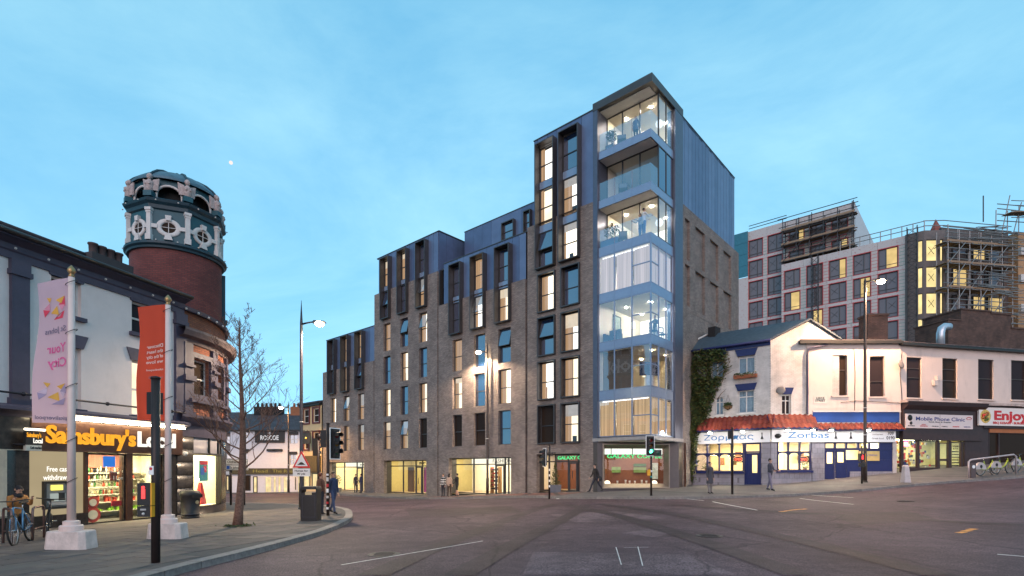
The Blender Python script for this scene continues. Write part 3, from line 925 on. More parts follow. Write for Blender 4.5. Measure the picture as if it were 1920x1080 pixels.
# right-hand front: brick with blind recessed panels, zinc above
mb = MB(); mb.M = MR
blind = []
for k in (3, 4):
    for a, d in ((4.55, 5.3), (6.2, 7.8), (8.75, 10.3), (11.3, 12.9)): blind.append((a, d, zb(k) - .1, zt(k) + .05))
mb.wall(4.2, 14.56, -1.0, 18.57, blind, 0.0, 0.16)
for h in blind: mb.quad((h[0], .16, h[2]), (h[1], .16, h[2]), (h[1], .16, h[3]), (h[0], .16, h[3]))
mb.quad((14.56, 0, -1), (14.56, 1, -1), (14.56, 1, 18.57), (14.56, 0, 18.57))
mb.quad((4.2, 0, 18.57), (14.56, 0, 18.57), (14.56, .4, 18.57), (4.2, .4, 18.57))
mb.build('brick_wall', M_BRICKN, AB)
for k in range(4):
    q = MB(); q.M = MR; q.box(4.202, 14.55, -.012, .05, zb(k + 1) - .42 + 2.95 * 0, zb(k + 1) - .2); q.build('brick_band', M_BRICKN, AB)
nn = 17; s = (13.9 - 4.15) / nn
for i in range(nn):
    q = MB(); q.M = MR; q.box(4.15 + i * s + .015, 4.15 + (i + 1) * s - .015, .1, .15, 18.5, 24.2); q.build('cladding_panel', [M_CLAD, M_CLAD2, M_CLAD2][rnd.randrange(3)], AB)
q = MB(); q.M = MR; q.box(4.1, 13.95, .07, .4, 24.2, 24.26); q.build('coping', M_STEEL, AB)
MB().box(-8.7, -.2, 6.2, 13.85, 2.9, 24.0).build('building_core', M_DARK, AB)

# portal round the glazed corner bay: fins and lid
MB().box(-3.96, -3.64, -.02, 1.3, 3.42, 24.0).build('portal_fin', M_PORTAL, AB)
MB().box(-.5, .02, 3.06, 4.2, 3.42, 24.0).build('portal_fin', M_PORTAL, AB)
lid = MB(); lid.hexa([(-3.98, -.03, 24.02), (.03, -.03, 24.02), (.03, 4.22, 24.02), (-3.98, 4.22, 24.02)], [(-3.98, -.03, 24.5), (.03, -.03, 24.5), (.03, 4.22, 24.5), (-3.98, 4.22, 24.5)])
lid = lid.build('portal_roof', M_STEEL, AB)
MB().box(-3.62, -.3, .28, 3.0, 23.97, 24.015).build('soffit', M_SOFFIT, lid)
can = MB(); can.prism([(-4.0, -.04), (.04, -.04), (.04, 4.24), (-.35, 4.24), (-4.0, .5)], 3.46, 3.66)
can = can.build('canopy', mat('canopy_steel', (.32, .31, .31), .45, .3), AB)
cs = MB(); cs.prism([(-3.9, .06), (-.06, .06), (-.06, 4.1), (-.4, 4.1), (-3.9, .6)], 3.435, 3.455); cs.build('soffit', M_SOFFIT, can)
MB().box(-3.6, -.13, .15, 4.0, 3.67, 3.72).build('bay_floor', M_PORTAL, AB)

XL = [-3.63, FM.x(1150), FM.x(1183), -.13]
YR = [.13, 1.12, 2.1, 3.05]
GL = [(3.73, 6.0), (6.55, 9.05), (9.55, 12.02), (12.55, 14.9), (15.45, 17.88), (18.38, 20.92), (21.42, 23.97)]
SP = [(6.0, 6.55), (9.05, 9.55), (12.02, 12.55), (14.9, 15.45), (17.88, 18.38), (20.92, 21.42)]
for (z0, z1) in SP:
    for i in range(3):
        MB().box(XL[i] + .006, XL[i + 1] - .006, .1, .16, z0 + .01, z1 - .01).build('spandrel', M_SPAN, AB)
        MB().box(-.16, -.1, YR[i] + .006 - (.03 if i == 0 else 0), YR[i + 1] - .006, z0 + .01, z1 - .01).build('spandrel', M_SPAN, AB)
    MB().box(-3.63, -.17, .17, 5.6, z0 + .03, z1 - .03).build('floor_slab', M_FLOOR, AB)
    MB().box(-3.62, -.2, .2, 1.05, z0 - .0, z0 + .025).build('soffit', M_SOFFIT, AB) if z0 > 17 else None
for k, (z0, z1) in enumerate(GL):
    bal = k >= 4
    yl = 1.1 if bal else .13
    # glazing bars
    w = MB()
    for i, x in enumerate(XL):
        hw = .035
        w.box(max(x - hw, XL[0]), min(x + hw, -.1), yl - .03, yl + .05, z0, z1)
    w.box(XL[0], -.1, yl - .025, yl + .045, z0, z0 + .05); w.box(XL[0], -.1, yl - .025, yl + .045, z1 - .05, z1)
    yrs = [yl] + ([2.1, 3.05] if bal else YR[1:])
    for y in yrs: w.box(-.17, -.095, y - .035, min(y + .035, 3.06), z0, z1)
    w.box(-.165, -.1, yl, 3.05, z0 + .001, z0 + .051); w.box(-.165, -.1, yl, 3.05, z1 - .051, z1 - .001)
    if not bal:
        zr = z0 + .52 * (z1 - z0)
        w.box(XL[2], XL[3], yl - .02, yl + .04, zr - .03, zr + .03); w.box(-.16, -.105, yl, YR[1], zr - .03, zr + .03)
    w = w.build('bay_window', M_FRAME if bal else M_SPAN, AB)
    dark = k == 5
    for i in range(3):
        p = MB(); p.quad((XL[i], yl, z0), (XL[i + 1], yl, z0), (XL[i + 1], yl, z1), (XL[i], yl, z1)); p.build('pane', G_BAY if not bal else G_CLEAR, w)
    for i in range(len(yrs) - 1):
        p = MB(); p.quad((-.13, yrs[i], z0), (-.13, yrs[i + 1], z0), (-.13, yrs[i + 1], z1), (-.13, yrs[i], z1)); p.build('pane', G_BAY if not dark else G_DARK, w)
    # the room behind
    rm = MB()
    rm.quad((-3.62, 5.5, z0), (-.2, 5.5, z0), (-.2, 5.5, z1), (-3.62, 5.5, z1))
    rm.quad((-3.62, yl + .05, z0), (-3.62, 5.5, z0), (-3.62, 5.5, z1), (-3.62, yl + .05, z1))
    rm.quad((-.22, 3.1, z0), (-.22, 5.5, z0), (-.22, 5.5, z1), (-.22, 3.1, z1))
    rm.quad((-3.62, yl + .06, z1 - .002), (-.2, yl + .06, z1 - .002), (-.2, 5.5, z1 - .002), (-3.62, 5.5, z1 - .002))
    rm.quad((-3.62, yl + .06, z0 + .01), (-.2, yl + .06, z0 + .01), (-.2, 5.5, z0 + .01), (-3.62, 5.5, z0 + .01))
    rm = rm.build('apartment_room', M_INT, AB)
    if not dark:
        dl = MB()
        for _x in (-2.7, -1.0):
            for _y in (1.9, 3.9): dl.lathe([(.05, 0), (.05, .02)], (_x, _y, z1 - .03), 8, smooth=False)
        setp(dl.build('downlights', E_DOWN if k != 1 else E_DOWNW, rm), kind='stuff')
    if k in (2, 4, 6):
        MB().quad((-3.6, 5.45, z0 + .02), (-.24, 5.45, z0 + .02), (-.24, 5.45, z1 - .03), (-3.6, 5.45, z1 - .03)).build('added_glow_panel', emit('added_glow', (1, .9, .7), 2.0, .2, .7), rm)  # added glowing sheet over the back wall, brightens the room and balcony soffits
    if k in (0, 3):
        cm = pleat('lit_curtain_warm', (.95, .64, .36), .75, .85) if k == 0 else pleat('lit_curtain_cool', (.9, .72, .66), .72, .75)
        for i in range(3):
            c = MB(); wavy(c, XL[i] + .06, XL[i + 1] - .06, z0 + .03, z1 - .12, .3, .04, .12); c.build('curtain', cm, w)
            c = MB(); c.M = MR; wavy(c, YR[i] + .06, YR[i + 1] - .06, z0 + .03, z1 - .12, .3, .04, .12); c.build('curtain', cm, w)
        MB().box(-3.5, -.4, .36, .42, z1 - .12, z1 - .05).build('pelmet_light', emit('pelmet', (1, .95, .9), 2.5), w)
    if k == 1:
        MB().box(-3.55, -1.6, .5, .53, z0, z1 - .05).build('blind', mat('bronze_blind', (.2, .15, .11), .7), w)
    if bal:
        bl = MB()
        bl.quad((XL[0], .13, z0 - .06), (-.13, .13, z0 - .06), (-.13, .13, z0 + 1.08), (XL[0], .13, z0 + 1.08))
        bl.quad((-.13, .13, z0 - .06), (-.13, 1.06, z0 - .06), (-.13, 1.06, z0 + 1.08), (-.13, .13, z0 + 1.08))
        bl = bl.build('balustrade', G_BAL, AB)
        for x in (XL[1], XL[2]): MB().box(x - .01, x + .01, .1, .125, z0 - .05, z0 + 1.07).build('glass_clamp', M_SPAN, bl)
        MB().box(XL[0], -.17, .17, 1.05, z0 - .07, z0 - .012).build('balcony_floor', mat('pale_decking', (.5, .47, .43), .7), AB)

MB().box(-.45, -.004, 3.66, 4.195, -1, 3.43).build('corner_pier', M_STEEL, AB)
MB().box(-3.955, -3.66, .004, .5, -1, 3.43).build('corner_pier', M_STEEL, AB)
# cut corner with the big coffee shop window
L45 = 3.65 * math.sqrt(2)
FC = Fac(FM.w(-3.65, 0)[:2], (FM.u + FM.n))
cw = (FC.x(1136), FC.x(1247)); cz = (FC.z(1190, 907), FC.z(1190, 841))
cwo = (FC.x(1131), FC.x(1253)); czo = (FC.z(1190, 914), FC.z(1190, 834))
mb = MB(); mb.M = MC
mb.wall(0, L45, -.6, 3.43, [(cwo[0], cwo[1], czo[0], czo[1])], 0, .05)
mb.build('corner_wall', mat('dark_render', (.1, .092, .1), .7, var=.1), AB)
sp_ = MB(); sp_.M = MC
o4 = [(cwo[0], -.12, czo[0]), (cwo[1], -.12, czo[0]), (cwo[1], -.12, czo[1]), (cwo[0], -.12, czo[1])]
e4 = [(cwo[0] - .06, -.12, czo[0] - .06), (cwo[1] + .06, -.12, czo[0] - .06), (cwo[1] + .06, -.12, czo[1] + .06), (cwo[0] - .06, -.12, czo[1] + .06)]
b4 = [(p[0], 0.0, p[2]) for p in e4]
i4 = [(cw[0], .3, cz[0]), (cw[1], .3, cz[0]), (cw[1], .3, cz[1]), (cw[0], .3, cz[1])]
for i in range(4):
    j = (i + 1) % 4
    sp_.quad(o4[i], o4[j], i4[j], i4[i]); sp_.quad(e4[i], e4[j], o4[j], o4[i]); sp_.quad(b4[i], b4[j], e4[j], e4[i])
cf = sp_.build('shop_window', mat('bronze_frame', (.26, .22, .19), .4, .4), AB)
p = MB(); p.M = MC; p.quad(i4[0], i4[1], i4[2], i4[3]); p.build('pane', G_CLEAR, cf)
tx = MB(); tx.M = MC
hh = cz[1] - cz[0]; ww = cw[1] - cw[0]
CAFE = (cw, cz, ww)
M_GSIGN = emit('green_neon_letters', (.12, .85, .3), 1.1)
t_ = text('lettering', 'GALAXY COFFEE', M_GSIGN, cf, (cw[0] + cw[1]) / 2, cz[1] - .27 * hh, .1 * hh * 1.15, y=.22, width=ww * .93, depth=.04, bold=.03)
t_.matrix_local = MC
# coffee shop interior
M_CAFE = mat('cafe_wall_brown', (.2, .075, .04), .7, var=.15)
r_ = MB(); r_.M = MC
r_.quad((-.25, 3.2, -.4), (L45 + .25, 3.2, -.4), (L45 + .25, 3.2, 3.4), (-.25, 3.2, 3.4))
r_.quad((-.25, .4, -.4), (-.25, 3.2, -.4), (-.25, 3.2, 3.4), (-.25, .4, 3.4)); r_.quad((L45 + .6, .4, -.4), (L45 + .25, 3.2, -.4), (L45 + .25, 3.2, 3.4), (L45 + .6, .4, 3.4))
r_ = r_.build('coffee_shop_room', M_CAFE, AB)
q = MB(); q.M = MC; q.quad((-.2, .35, .2), (L45 + .2, .35, .2), (L45 + .2, 3.2, .2), (-.2, 3.2, .2)); q.build('shop_floor', M_FLOOR, r_)
q = MB(); q.M = MC; q.box(.2, L45 - .2, 1.2, 2.6, 3.36, 3.4); q.build('ceiling_light', E_CEILW, r_)
q = MB(); q.M = MC
q.quad((cw[0] - .1, .8, cz[1] - .17 * hh), (cw[1] + .1, .8, cz[1] - .17 * hh), (cw[1] + .1, .8, cz[1] + .1), (cw[0] - .1, .8, cz[1] + .1)); q.build('light_box', emit('cafe_lightbox', (.95, 1, .85), 1.3), r_)
for f_ in (.11, .47):
    q = MB(); q.M = MC; q.box(cw[0] + f_ * ww - .025, cw[0] + f_ * ww + .025, .3, .36, cz[1] - .2 * hh, cz[1]); q.build('glazing_bar', M_FRAME, cf)
q = MB(); q.M = MC; q.box(cw[0], cw[1], .3, .36, cz[1] - .19 * hh, cz[1] - .165 * hh); q.build('glazing_bar', M_FRAME, cf)
for k, (a, b_, c, d, colr) in enumerate(((.0, .12, .38, .52, (.9, .95, .5)), (.13, .2, .36, .62, (.85, .4, .25)), (.2, .27, .38, .62, (.95, .9, .7)), (.28, .34, .38, .62, (.95, .9, .6)), (.36, .53, .47, .62, (.4, .55, .15)), (.6, .8, .38, .45, (.15, .3, .12)), (.6, .8, .48, .62, (.4, .5, .15)), (.88, .99, .36, .8, (.9, .88, .65)), (0., .12, .53, .6, (.5, .65, .2)))):
    q = MB(); q.M = MC; q.box(cw[0] + (a - .12 + .14 * (k > 4)) * ww * 1.15, cw[0] + (b_ - .12 + .14 * (k > 4)) * ww * 1.15, 3.1, 3.15, cz[1] - d * hh * 1.12, cz[1] - c * hh * 1.12 + .02)
    q.build('menu_board', emit('menu_%d' % k, colr, .55, .5, 6), r_)

# shop fronts along the street
def shopfront(key, signs, wallm, ceil, mull, bright=None):
    b = BLK[key]; sx0, sx1, sz = b['shop']; gy = .75
    rm = MB()
    d = 5.0
    rm.quad((sx0 - 2.5, d, -1.2), (sx1 + .3, d, -1.2), (sx1 + .3, d, 2.9), (sx0 - 2.5, d, 2.9))
    rm.quad((sx0 - 2.5, gy + .1, -1.2), (sx0 - 2.5, d, -1.2), (sx0 - 2.5, d, 2.9), (sx0 - 2.5, gy + .1, 2.9))
    rm.quad((sx1 + .3, gy + .1, -1.2), (sx1 + .3, d, -1.2), (sx1 + .3, d, 2.9), (sx1 + .3, gy + .1, 2.9))
    rm.quad((sx0 - 2.5, gy + .1, 2.9), (sx1 + .3, gy + .1, 2.9), (sx1 + .3, d, 2.9), (sx0 - 2.5, d, 2.9))
    rm = rm.build('shop_room', wallm, AB)
    fl = MB(); zf = G(*FM.w((sx0 + sx1) / 2, 0)[:2]) + KH + .03
    fl.quad((sx0 - 2.5, .3, zf), (sx1 + .3, .3, zf), (sx1 + .3, d, zf), (sx0 - 2.5, d, zf)); fl.build('shop_floor', M_FLOOR, rm)
    for i in range(3):
        xa = sx0 - 1.5 + (sx1 - sx0 + 1.2) * i / 3
        MB().box(xa + .2, xa + (sx1 - sx0 + 1.2) / 3 - .2, 1.5, 4.2, 2.85, 2.89).build('ceiling_light', ceil, rm)
    fr = MB()
    zh = sz - .5
    for x in mull: fr.box(x - .04, x + .04, gy, gy + .1, zf, sz)
    fr.box(sx0, sx1, gy + .002, gy + .098, zh - .04, zh + .04); fr.box(sx0, sx1, gy + .002, gy + .098, sz - .07, sz); fr.box(sx0, sx1, gy + .002, gy + .098, zf - .02, zf + .1)
    fr = fr.build('shopfront', M_FRAME, AB)
    xs = [sx0] + list(mull) + [sx1]
    for a, c in zip(xs, xs[1:]):
        if c - a < .1: continue
        p = MB(); p.quad((a, gy + .05, zf), (c, gy + .05, zf), (c, gy + .05, zh), (a, gy + .05, zh)); p.build('pane', G_CLEAR, fr)
        p = MB(); p.quad((a, gy + .05, zh), (c, gy + .05, zh), (c, gy + .05, sz), (a, gy + .05, sz)); p.build('pane', G_CLEAR, fr)
    q = MB(); q.box(sx0 - .05, sx0 - .002, .345, gy + .1, zf, sz); q.box(sx1 + .002, sx1 + .05, .345, gy + .1, zf, sz); q.box(sx0, sx1, .345, gy + .1, sz + .002, sz + .05); q.build('shop_reveal', M_STEEL, fr)
    return fr, rm, zf, zh, sz, gy
M_SHOPW = mat('shop_wall_cream', (.82, .74, .5), .8, var=.04)
M_SHOPB = mat('shop_wall_white', (.85, .8, .68), .8, var=.04)
M_BLK = mat('black_print', (.02, .02, .02), .5)
frA = shopfront('A', None, M_SHOPW, E_SHOP, [-34.2, -31.9, -30.9, -29.9])
frB = shopfront('B', None, mat('lobby_wall_ochre', (.6, .52, .26), .8, var=.06), emit('lobby_ceiling', (1, .86, .5), 8), [-24.4, -22.6, -21.7, -20.95])
frC = shopfront('C', None, M_SHOPB, E_SHOP, [-15.4, -13.05, -12.1, -11.75])
frT = shopfront('T', None, M_CAFE, E_CEILW, [-7.45, -6.4, -5.6])
text('lettering', 'co-workspace', M_BLK, frA[0], -30.35, frA[3] + .15, .2, y=.72, width=1.9, bold=.03)
text('lettering', '89-97', M_BLK, frB[0], -21.65, frB[3] + .12, .24, y=.72, width=.85, bold=.04)
text('lettering', 'FASHION', mat('grey_print', (.16, .14, .13), .5), frC[0], -12.35, frC[3] + .11, .29, y=.72, width=1.9)
text('lettering', 'GALAXY COFFEE', M_GSIGN, frT[0], -5.75, frT[3] + .14, .23, y=.7, width=2.95, bold=.03, depth=.03)
for fr, zz in ((frC, 2.6), (frA, 2.42)):   # lit sign band behind the transom glass
    b = BLK['C' if fr is frC else 'A']['shop']
    MB().box(b[0] + 1.6, b[1], 1.0, 1.04, fr[3] + .02, zz).build('light_band', emit('transom_band', (1, .93, .72), 1.25), fr[1])
# door leaves
for fr, xa, xb in ((frA, -31.85, -30.95), (frB, -22.55, -21.75), (frC, -13.0, -12.15), (frT, -6.35, -5.65)):
    d = MB(); zf, zh, gy = fr[2], fr[3], fr[5]
    d.frame(xa, xb, zf + .02, zh - .05, .11, gy - .02, gy + .03); d.box((xa + xb) / 2 - .02, (xa + xb) / 2 + .02, gy - .09, gy - .06, zf + .9, zf + 1.4)
    d.build('door', M_FRAME, fr[0])
# things in the shops that read through the glass
q = MB(); q.box(-33.4, -32.0, 4.85, 4.95, .3, 1.3); q.build('wall_picture', mat('brown_picture', (.32, .14, .06), .6), frA[1])
for z in (.95, 1.25, 1.75): MB().box(-31.4, -30.2, 2.0, 2.04, z, z + .16).build('wall_graphic', mat('green_graphic', (.1, .45, .08), .6), frA[1])
MB().box(-22.3, -22.05, 1.4, 1.6, -.3, 1.9).build('pillar', mat('magenta_pillar', (.5, .1, .35), .5), frB[1])
MB().box(-24.3, -23.4, 1.2, 1.25, -.3, 1.9).build('timber_screen', mat('timber_screen', (.2, .11, .05), .6), frB[1])
M_TIMBER = mat('shop_timber', (.3, .16, .06), .6)
for j in range(6):
    z = frC[2] + .3 + j * .3
    MB().box(-15.0, -14.1, 2.2, 2.6, z, z + .03).build('display_shelf', M_TIMBER, frC[1])
for x in (-15.0, -14.15): MB().box(x, x + .05, 2.2, 2.6, frC[2], frC[2] + 2.1).build('display_post', M_TIMBER, frC[1])
g = MB()
for j in range(6):
    for i in range(6):
        x = -14.95 + i * .14; z = frC[2] + .33 + j * .3; g.cur = rnd.randrange(3); g.box(x, x + .1, 2.25, 2.5, z, z + rnd.uniform(.08, .2))
setp(g.build('folded_goods', [M_BLK, mat('goods_red', (.4, .05, .05)), mat('goods_tan', (.5, .35, .2))], frC[1]), kind='stuff')
f = MB(); f.frame(-11.6, -11.0, .5, 1.9, .04, 1.4, 1.44); f.build('mirror_frame', M_BLK, frC[1])

# ------------------------------------------------------------------ white terrace with the convenience store (left)
M_STUCCO = mat('white_stucco', (.7, .62, .6), .85, var=.06, scale=1.5, bump=.4, bscale=55, dirt=.35)
M_PLUM = mat('dark_plum_paint', (.062, .055, .088), .55, var=.15, scale=3, dirt=.2)
M_SLATE = brick('slate_roof', (.075, .08, .1), (.055, .06, .075), (.03, .03, .035), .32, .2, .012)
M_SHOPBRN = mat('brown_fascia', (.085, .04, .028), .3, .2, var=.25, scale=3, dirt=.3)
M_BLACKST = mat('black_polished_stone', (.03, .024, .022), .25, var=.5, scale=7)
M_SASHW = mat('white_sash', (.6, .58, .56), .5)
LT = thing('shop_terrace', 'white stuccoed corner terrace with dark plum trim and a lit convenience store below', 'terrace building', (FS.O.x, FS.O.y, 0), FS.rot)
XE = 2.0                      # where the straight front ends
xw1 = (FS.x(96), FS.x(152)); xw2 = (FS.x(247), FS.x(301))
zu = lambda px, py: FS.z(px, py)
ZSH = zu(244, 786)            # top of the shop cornice
pitch = xw2[0] - xw1[0]
wins = []
for (a, b) in (xw1, xw2, (xw1[0] - pitch, xw1[1] - pitch), (xw1[0] - 2 * pitch, xw1[1] - 2 * pitch)):
    wins.append((a, b, zu(152, 597), zu(152, 533))); wins.append((a, b, zu(152, 768), zu(152, 655)))
ZE0, ZE1 = 7.8, 8.3
mb = MB(); mb.wall(-14, XE, ZSH - .3, ZE0, wins, 0, .22); mb.quad((-14, .3, ZE0 - .01), (XE, .3, ZE0 - .01), (XE, 9, ZE0 - .01), (-14, 9, ZE0 - .01))
mb.build('wall', M_STUCCO, LT)
mb = MB(); mb.profile([(.2, ZE0), (-.06, ZE0), (-.06, ZE0 + .2), (-.1, ZE0 + .24), (-.1, ZE1 - .1), (-.3, ZE1), (-.42, ZE1 + .02), (-.42, ZE1 + .16), (.2, ZE1 + .16)], -14, XE + .15)
mb.build('cornice', M_PLUM, LT)
mb = MB(); mb.tube([(-14, -.47, ZE1 + .12), (XE + .15, -.47, ZE1 + .12)], .07); mb.build('gutter', mat('black_gutter', (.02, .02, .022), .4), LT)
mb = MB(); mb.quad((-14, -.36, ZE1 + .2), (XE, -.36, ZE1 + .2), (XE, 2.9, ZE1 + 1.5), (-14, 2.9, ZE1 + 1.5)); mb.quad((-14, 2.9, ZE1 + 1.5), (XE, 2.9, ZE1 + 1.5), (XE, 6.2, ZE1 + .2), (-14, 6.2, ZE1 + .2))
mb.poly([(XE, -.36, ZE1 + .2), (XE, 6.2, ZE1 + .2), (XE, 2.9, ZE1 + 1.5)])
rf = mb.build('roof', M_SLATE, LT)
mb = MB(); mb.tube([(-14, 2.9, ZE1 + 1.53), (XE, 2.9, ZE1 + 1.53)], .09, 8); mb.build('ridge_tile', mat('ridge', (.09, .06, .065), .8, var=.3, scale=6), rf)
# pilasters
for (pa, pb) in ((17, 51), (326, 346)):
    a, b = FS.x(pa), FS.x(pb)
    mb = MB(); mb.box(a, b, -.12, .1, ZSH + .0, ZE0 - .45); mb.box(a - .05, b + .05, -.18, .1, ZE0 - .45, ZE0 - .3); mb.box(a - .02, b + .02, -.14, .1, ZE0 - .3, ZE0); mb.box(a - .05, b + .05, -.17, .1, ZSH - .05, ZSH + .3)
    mb.build('pilaster', M_PLUM, LT)
for i, w_ in enumerate(wins):
    a, b, z0, z1 = w_
    lit = i in (3,)
    sash_window(LT, I4, a, b, z0, z1, .14, 'l' if lit else 'N', .0, False, .48, fm=M_SASHW)
    mb = MB(); mb.hexa([(a - .05, -.05, z1 + .0), (b + .05, -.05, z1 + .0), (b + .05, .06, z1), (a - .05, .06, z1)], [(a - .2, -.05, z1 + .42), (b + .2, -.05, z1 + .42), (b + .2, .06, z1 + .42), (a - .2, .06, z1 + .42)])
    mb.build('lintel', M_PLUM, LT)
    MB().box(a - .1, b + .1, -.14, .1, z0 - .13, z0 - .005).build('sill', M_PLUM, LT)
# bulbs of the festoon under the eaves
for i in range(14):
    MB().sphere((-9.5 + i * .85, -.2, ZE0 + .28), .035, 6).build('bulb', M_SASHW, LT)
# chimney stack and pots: on the ridge
stx = (FS.x(163, 2.9), FS.x(236, 2.9))
mb = MB(); mb.box(stx[0] - .1, stx[1], 2.5, 3.3, ZE1 + .9, ZE1 + 1.62); ch = mb.build('chimney', mat('dark_chimney', (.05, .045, .05), .8), LT)
for i in range(4):
    x = stx[0] + .22 + i * (stx[1] - stx[0] - .4) / 3.4
    MB().lathe([(.15, 0), (.13, .1), (.14, .38), (.17, .4), (.17, .46), (.12, .46)], (x, 2.9, ZE1 + 1.62), 10).build('chimney_pot', mat('dark_pot', (.07, .045, .045), .8), ch)
# hanging rail with finials above the shop
mb = MB(); zr = zu(244, 764); mb.tube([(-9, -.28, zr), (XE, -.28, zr)], .03, 6); ral = mb.build('lamp_rail', mat('iron_black', (.025, .024, .03), .45, .4), LT)
for i in range(9): MB().sphere((-8.2 + i * 1.2, -.28, zr), .065, 8).build('rail_ball', _m['iron_black'], ral)
# shop cornice and fascia
zf0, zf1 = zu(244, 850), zu(244, 799)
mb = MB(); mb.profile([(.1, zf1), (-.14, zf1), (-.2, zf1 + .06), (-.55, ZSH - .08), (-.55, ZSH), (-.1, ZSH + .12), (.1, ZSH + .12)], -14, XE)
mb.build('shop_cornice', M_PLUM, LT)
xs0 = FS.x(53)
MB().box(xs0, XE, -.14, .1, zf0, zf1 - .003).build('fascia', M_SHOPBRN, LT)
M_OR = emit('orange_sign_letters', (1.0, .42, .035), 1.15, .3, 6)
M_WH = emit('white_sign_letters', (1.0, .96, .86), 1.3)
fx0, fx1 = FS.x(79), FS.x(247)
hS = (zf1 - zf0) * .56
sg = text('lettering', "Sainsbury's", M_OR, LT, (fx0 + fx1) / 2, zf0 + (zf1 - zf0) * .27, hS, y=-.17, width=fx1 - fx0, depth=.06, bold=.035)
l0, l1 = FS.x(252), FS.x(322)
text('lettering', "Local", M_WH, LT, (l0 + l1) / 2, zf0 + (zf1 - zf0) * .27, hS, y=-.17, width=l1 - l0, depth=.06, bold=.035)
t0, t1 = FS.x(56), FS.x(330)
tb = MB(); tb.tube([(t0, -.42, zf1 + .05), (t1, -.42, zf1 + .05)], .035, 8); tb.build('strip_light', emit('strip_light', (1, .82, .5), 55), LT)
# ground floor: pillars, stall risers, openings
ZG = -.5
wn = [(FS.x(163), FS.x(236)), (FS.x(247), FS.x(303))]
atm = (FS.x(54), FS.x(157))
zwb, zwt = zu(200, 981), zf0
gr = MB()
for a, b in ((-14, FS.x(0)), ):
    gr.box(a, FS.x(8), .25, .4, ZG, zf1)
gr.build('dark_shopfront', M_BLACKST, LT)
for a, b in ((FS.x(27), FS.x(53)), (FS.x(157), FS.x(163)), (FS.x(236), FS.x(247)), (FS.x(303), XE)):
    MB().box(a + .002, b - .002, -.05, .3, ZG, zf0).build('pier', M_BLACKST if b - a > .3 else M_SHOPBRN, LT)
MB().box(-14, xs0, -.1, .1, zf0 + .02, zf1).build('side_fascia', M_BLACKST, LT)
MB().box(-14, FS.x(27), -.48, .26, ZG, .42).build('stone_ledge', M_BLACKST, LT)
MB().box(atm[0], atm[1] + .1, -.06, .3, ZG, zu(100, 966)).build('stall_riser', M_BLACKST, LT)
# cash machine panel
M_PANEL = mat('cream_metal_panel', (.78, .7, .52), .6, .0, var=.06)
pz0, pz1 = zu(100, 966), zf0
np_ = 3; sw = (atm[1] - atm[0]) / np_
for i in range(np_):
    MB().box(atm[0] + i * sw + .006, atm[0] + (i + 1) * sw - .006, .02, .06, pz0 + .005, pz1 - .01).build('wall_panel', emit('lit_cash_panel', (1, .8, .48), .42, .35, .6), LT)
MB().box(atm[0], atm[1], .065, .1, pz0, pz1).build('panel_backing', M_DARK, LT)
text('lettering', 'Free cash\nwithdrawals', M_WH, LT, (FS.x(84) + FS.x(131)) / 2 + .02, zu(108, 884), .16, y=.005, width=FS.x(133) - FS.x(78), depth=.008, bold=.015, line=1.15)
ax0, ax1 = FS.x(79), FS.x(129); az0, az1 = zu(105, 954), zu(105, 902)
am = MB(); am.frame(ax0, ax1, az0, az1, .07, -.08, .03)
at_ = am.build('cash_machine', M_BLK, LT)
MB().box(ax0 + .07, ax1 - .07, -.02, .015, az0 + .07, az1 - .07).build('machine_face', mat('grey_machine', (.3, .28, .27), .4, .3), at_)
MB().box(ax0 + .22, ax1 - .2, -.05, -.021, az1 - .28, az1 - .12).build('lit_header', emit('yellow_header', (1, .85, .15), 1.6), at_)
MB().box(ax0 + .2, ax0 + .62, -.04, -.022, az1 - .62, az1 - .38).build('screen', emit('screen_pale', (.75, .85, .8), .5), at_)
MB().box(ax1 - .32, ax1 - .14, -.045, -.022, az1 - .6, az1 - .36).build('keypad', M_BLK, at_)
MB().box(ax0 + .14, ax1 - .12, -.09, -.022, az0 + .12, az0 + .2).build('dispenser_shelf', mat('pale_metal', (.55, .53, .5), .3, .6), at_)
MB().box(ax0 + .5, ax1 - .16, -.05, -.021, az0 + .26, az0 + .32).build('cash_slot', M_BLK, at_)
# shop windows with the store behind
rm = MB(); ra, rb = wn[0][0] - 1.6, XE + .05; rz1 = zwt + .15; rz0 = zwb - .1
rm.quad((ra, 3.2, rz0), (rb, 3.2, rz0), (rb, 3.2, rz1), (ra, 3.2, rz1)); rm.quad((ra, .3, rz1), (rb, .3, rz1), (rb, 3.2, rz1), (ra, 3.2, rz1))
rm.quad((ra, .3, rz0), (ra, 3.2, rz0), (ra, 3.2, rz1), (ra, .3, rz1)); rm.quad((rb, .3, rz0), (rb, 3.2, rz0), (rb, 3.2, rz1), (rb, .3, rz1))
rm.quad((ra, .3, rz0), (rb, .3, rz0), (rb, 3.2, rz0), (ra, 3.2, rz0))
rm = rm.build('store_room', mat('store_wall', (.85, .8, .62), .8), LT)
for i in range(3): MB().box(ra + .3 + i * 1.5, ra + 1.4 + i * 1.5, .7, 1.5, rz1 - .06, rz1 - .02).build('ceiling_light', emit('store_light', (1, .88, .5), 42), rm)
fr = MB()
for (a, b) in wn: fr.frame(a, b, zwb, zwt - .02, .06, .02, .12)
fr.box(wn[0][0] + .0, wn[1][1], -.02, .16, zwb - .14, zwb - .003)
fr = fr.build('shop_window', M_BLACKST, LT)
for (a, b) in wn: MB().quad((a + .05, .07, zwb + .05), (b - .05, .07, zwb + .05), (b - .05, .07, zwt - .07), (a + .05, .07, zwt - .07)).build('pane', G_CLEAR, fr)
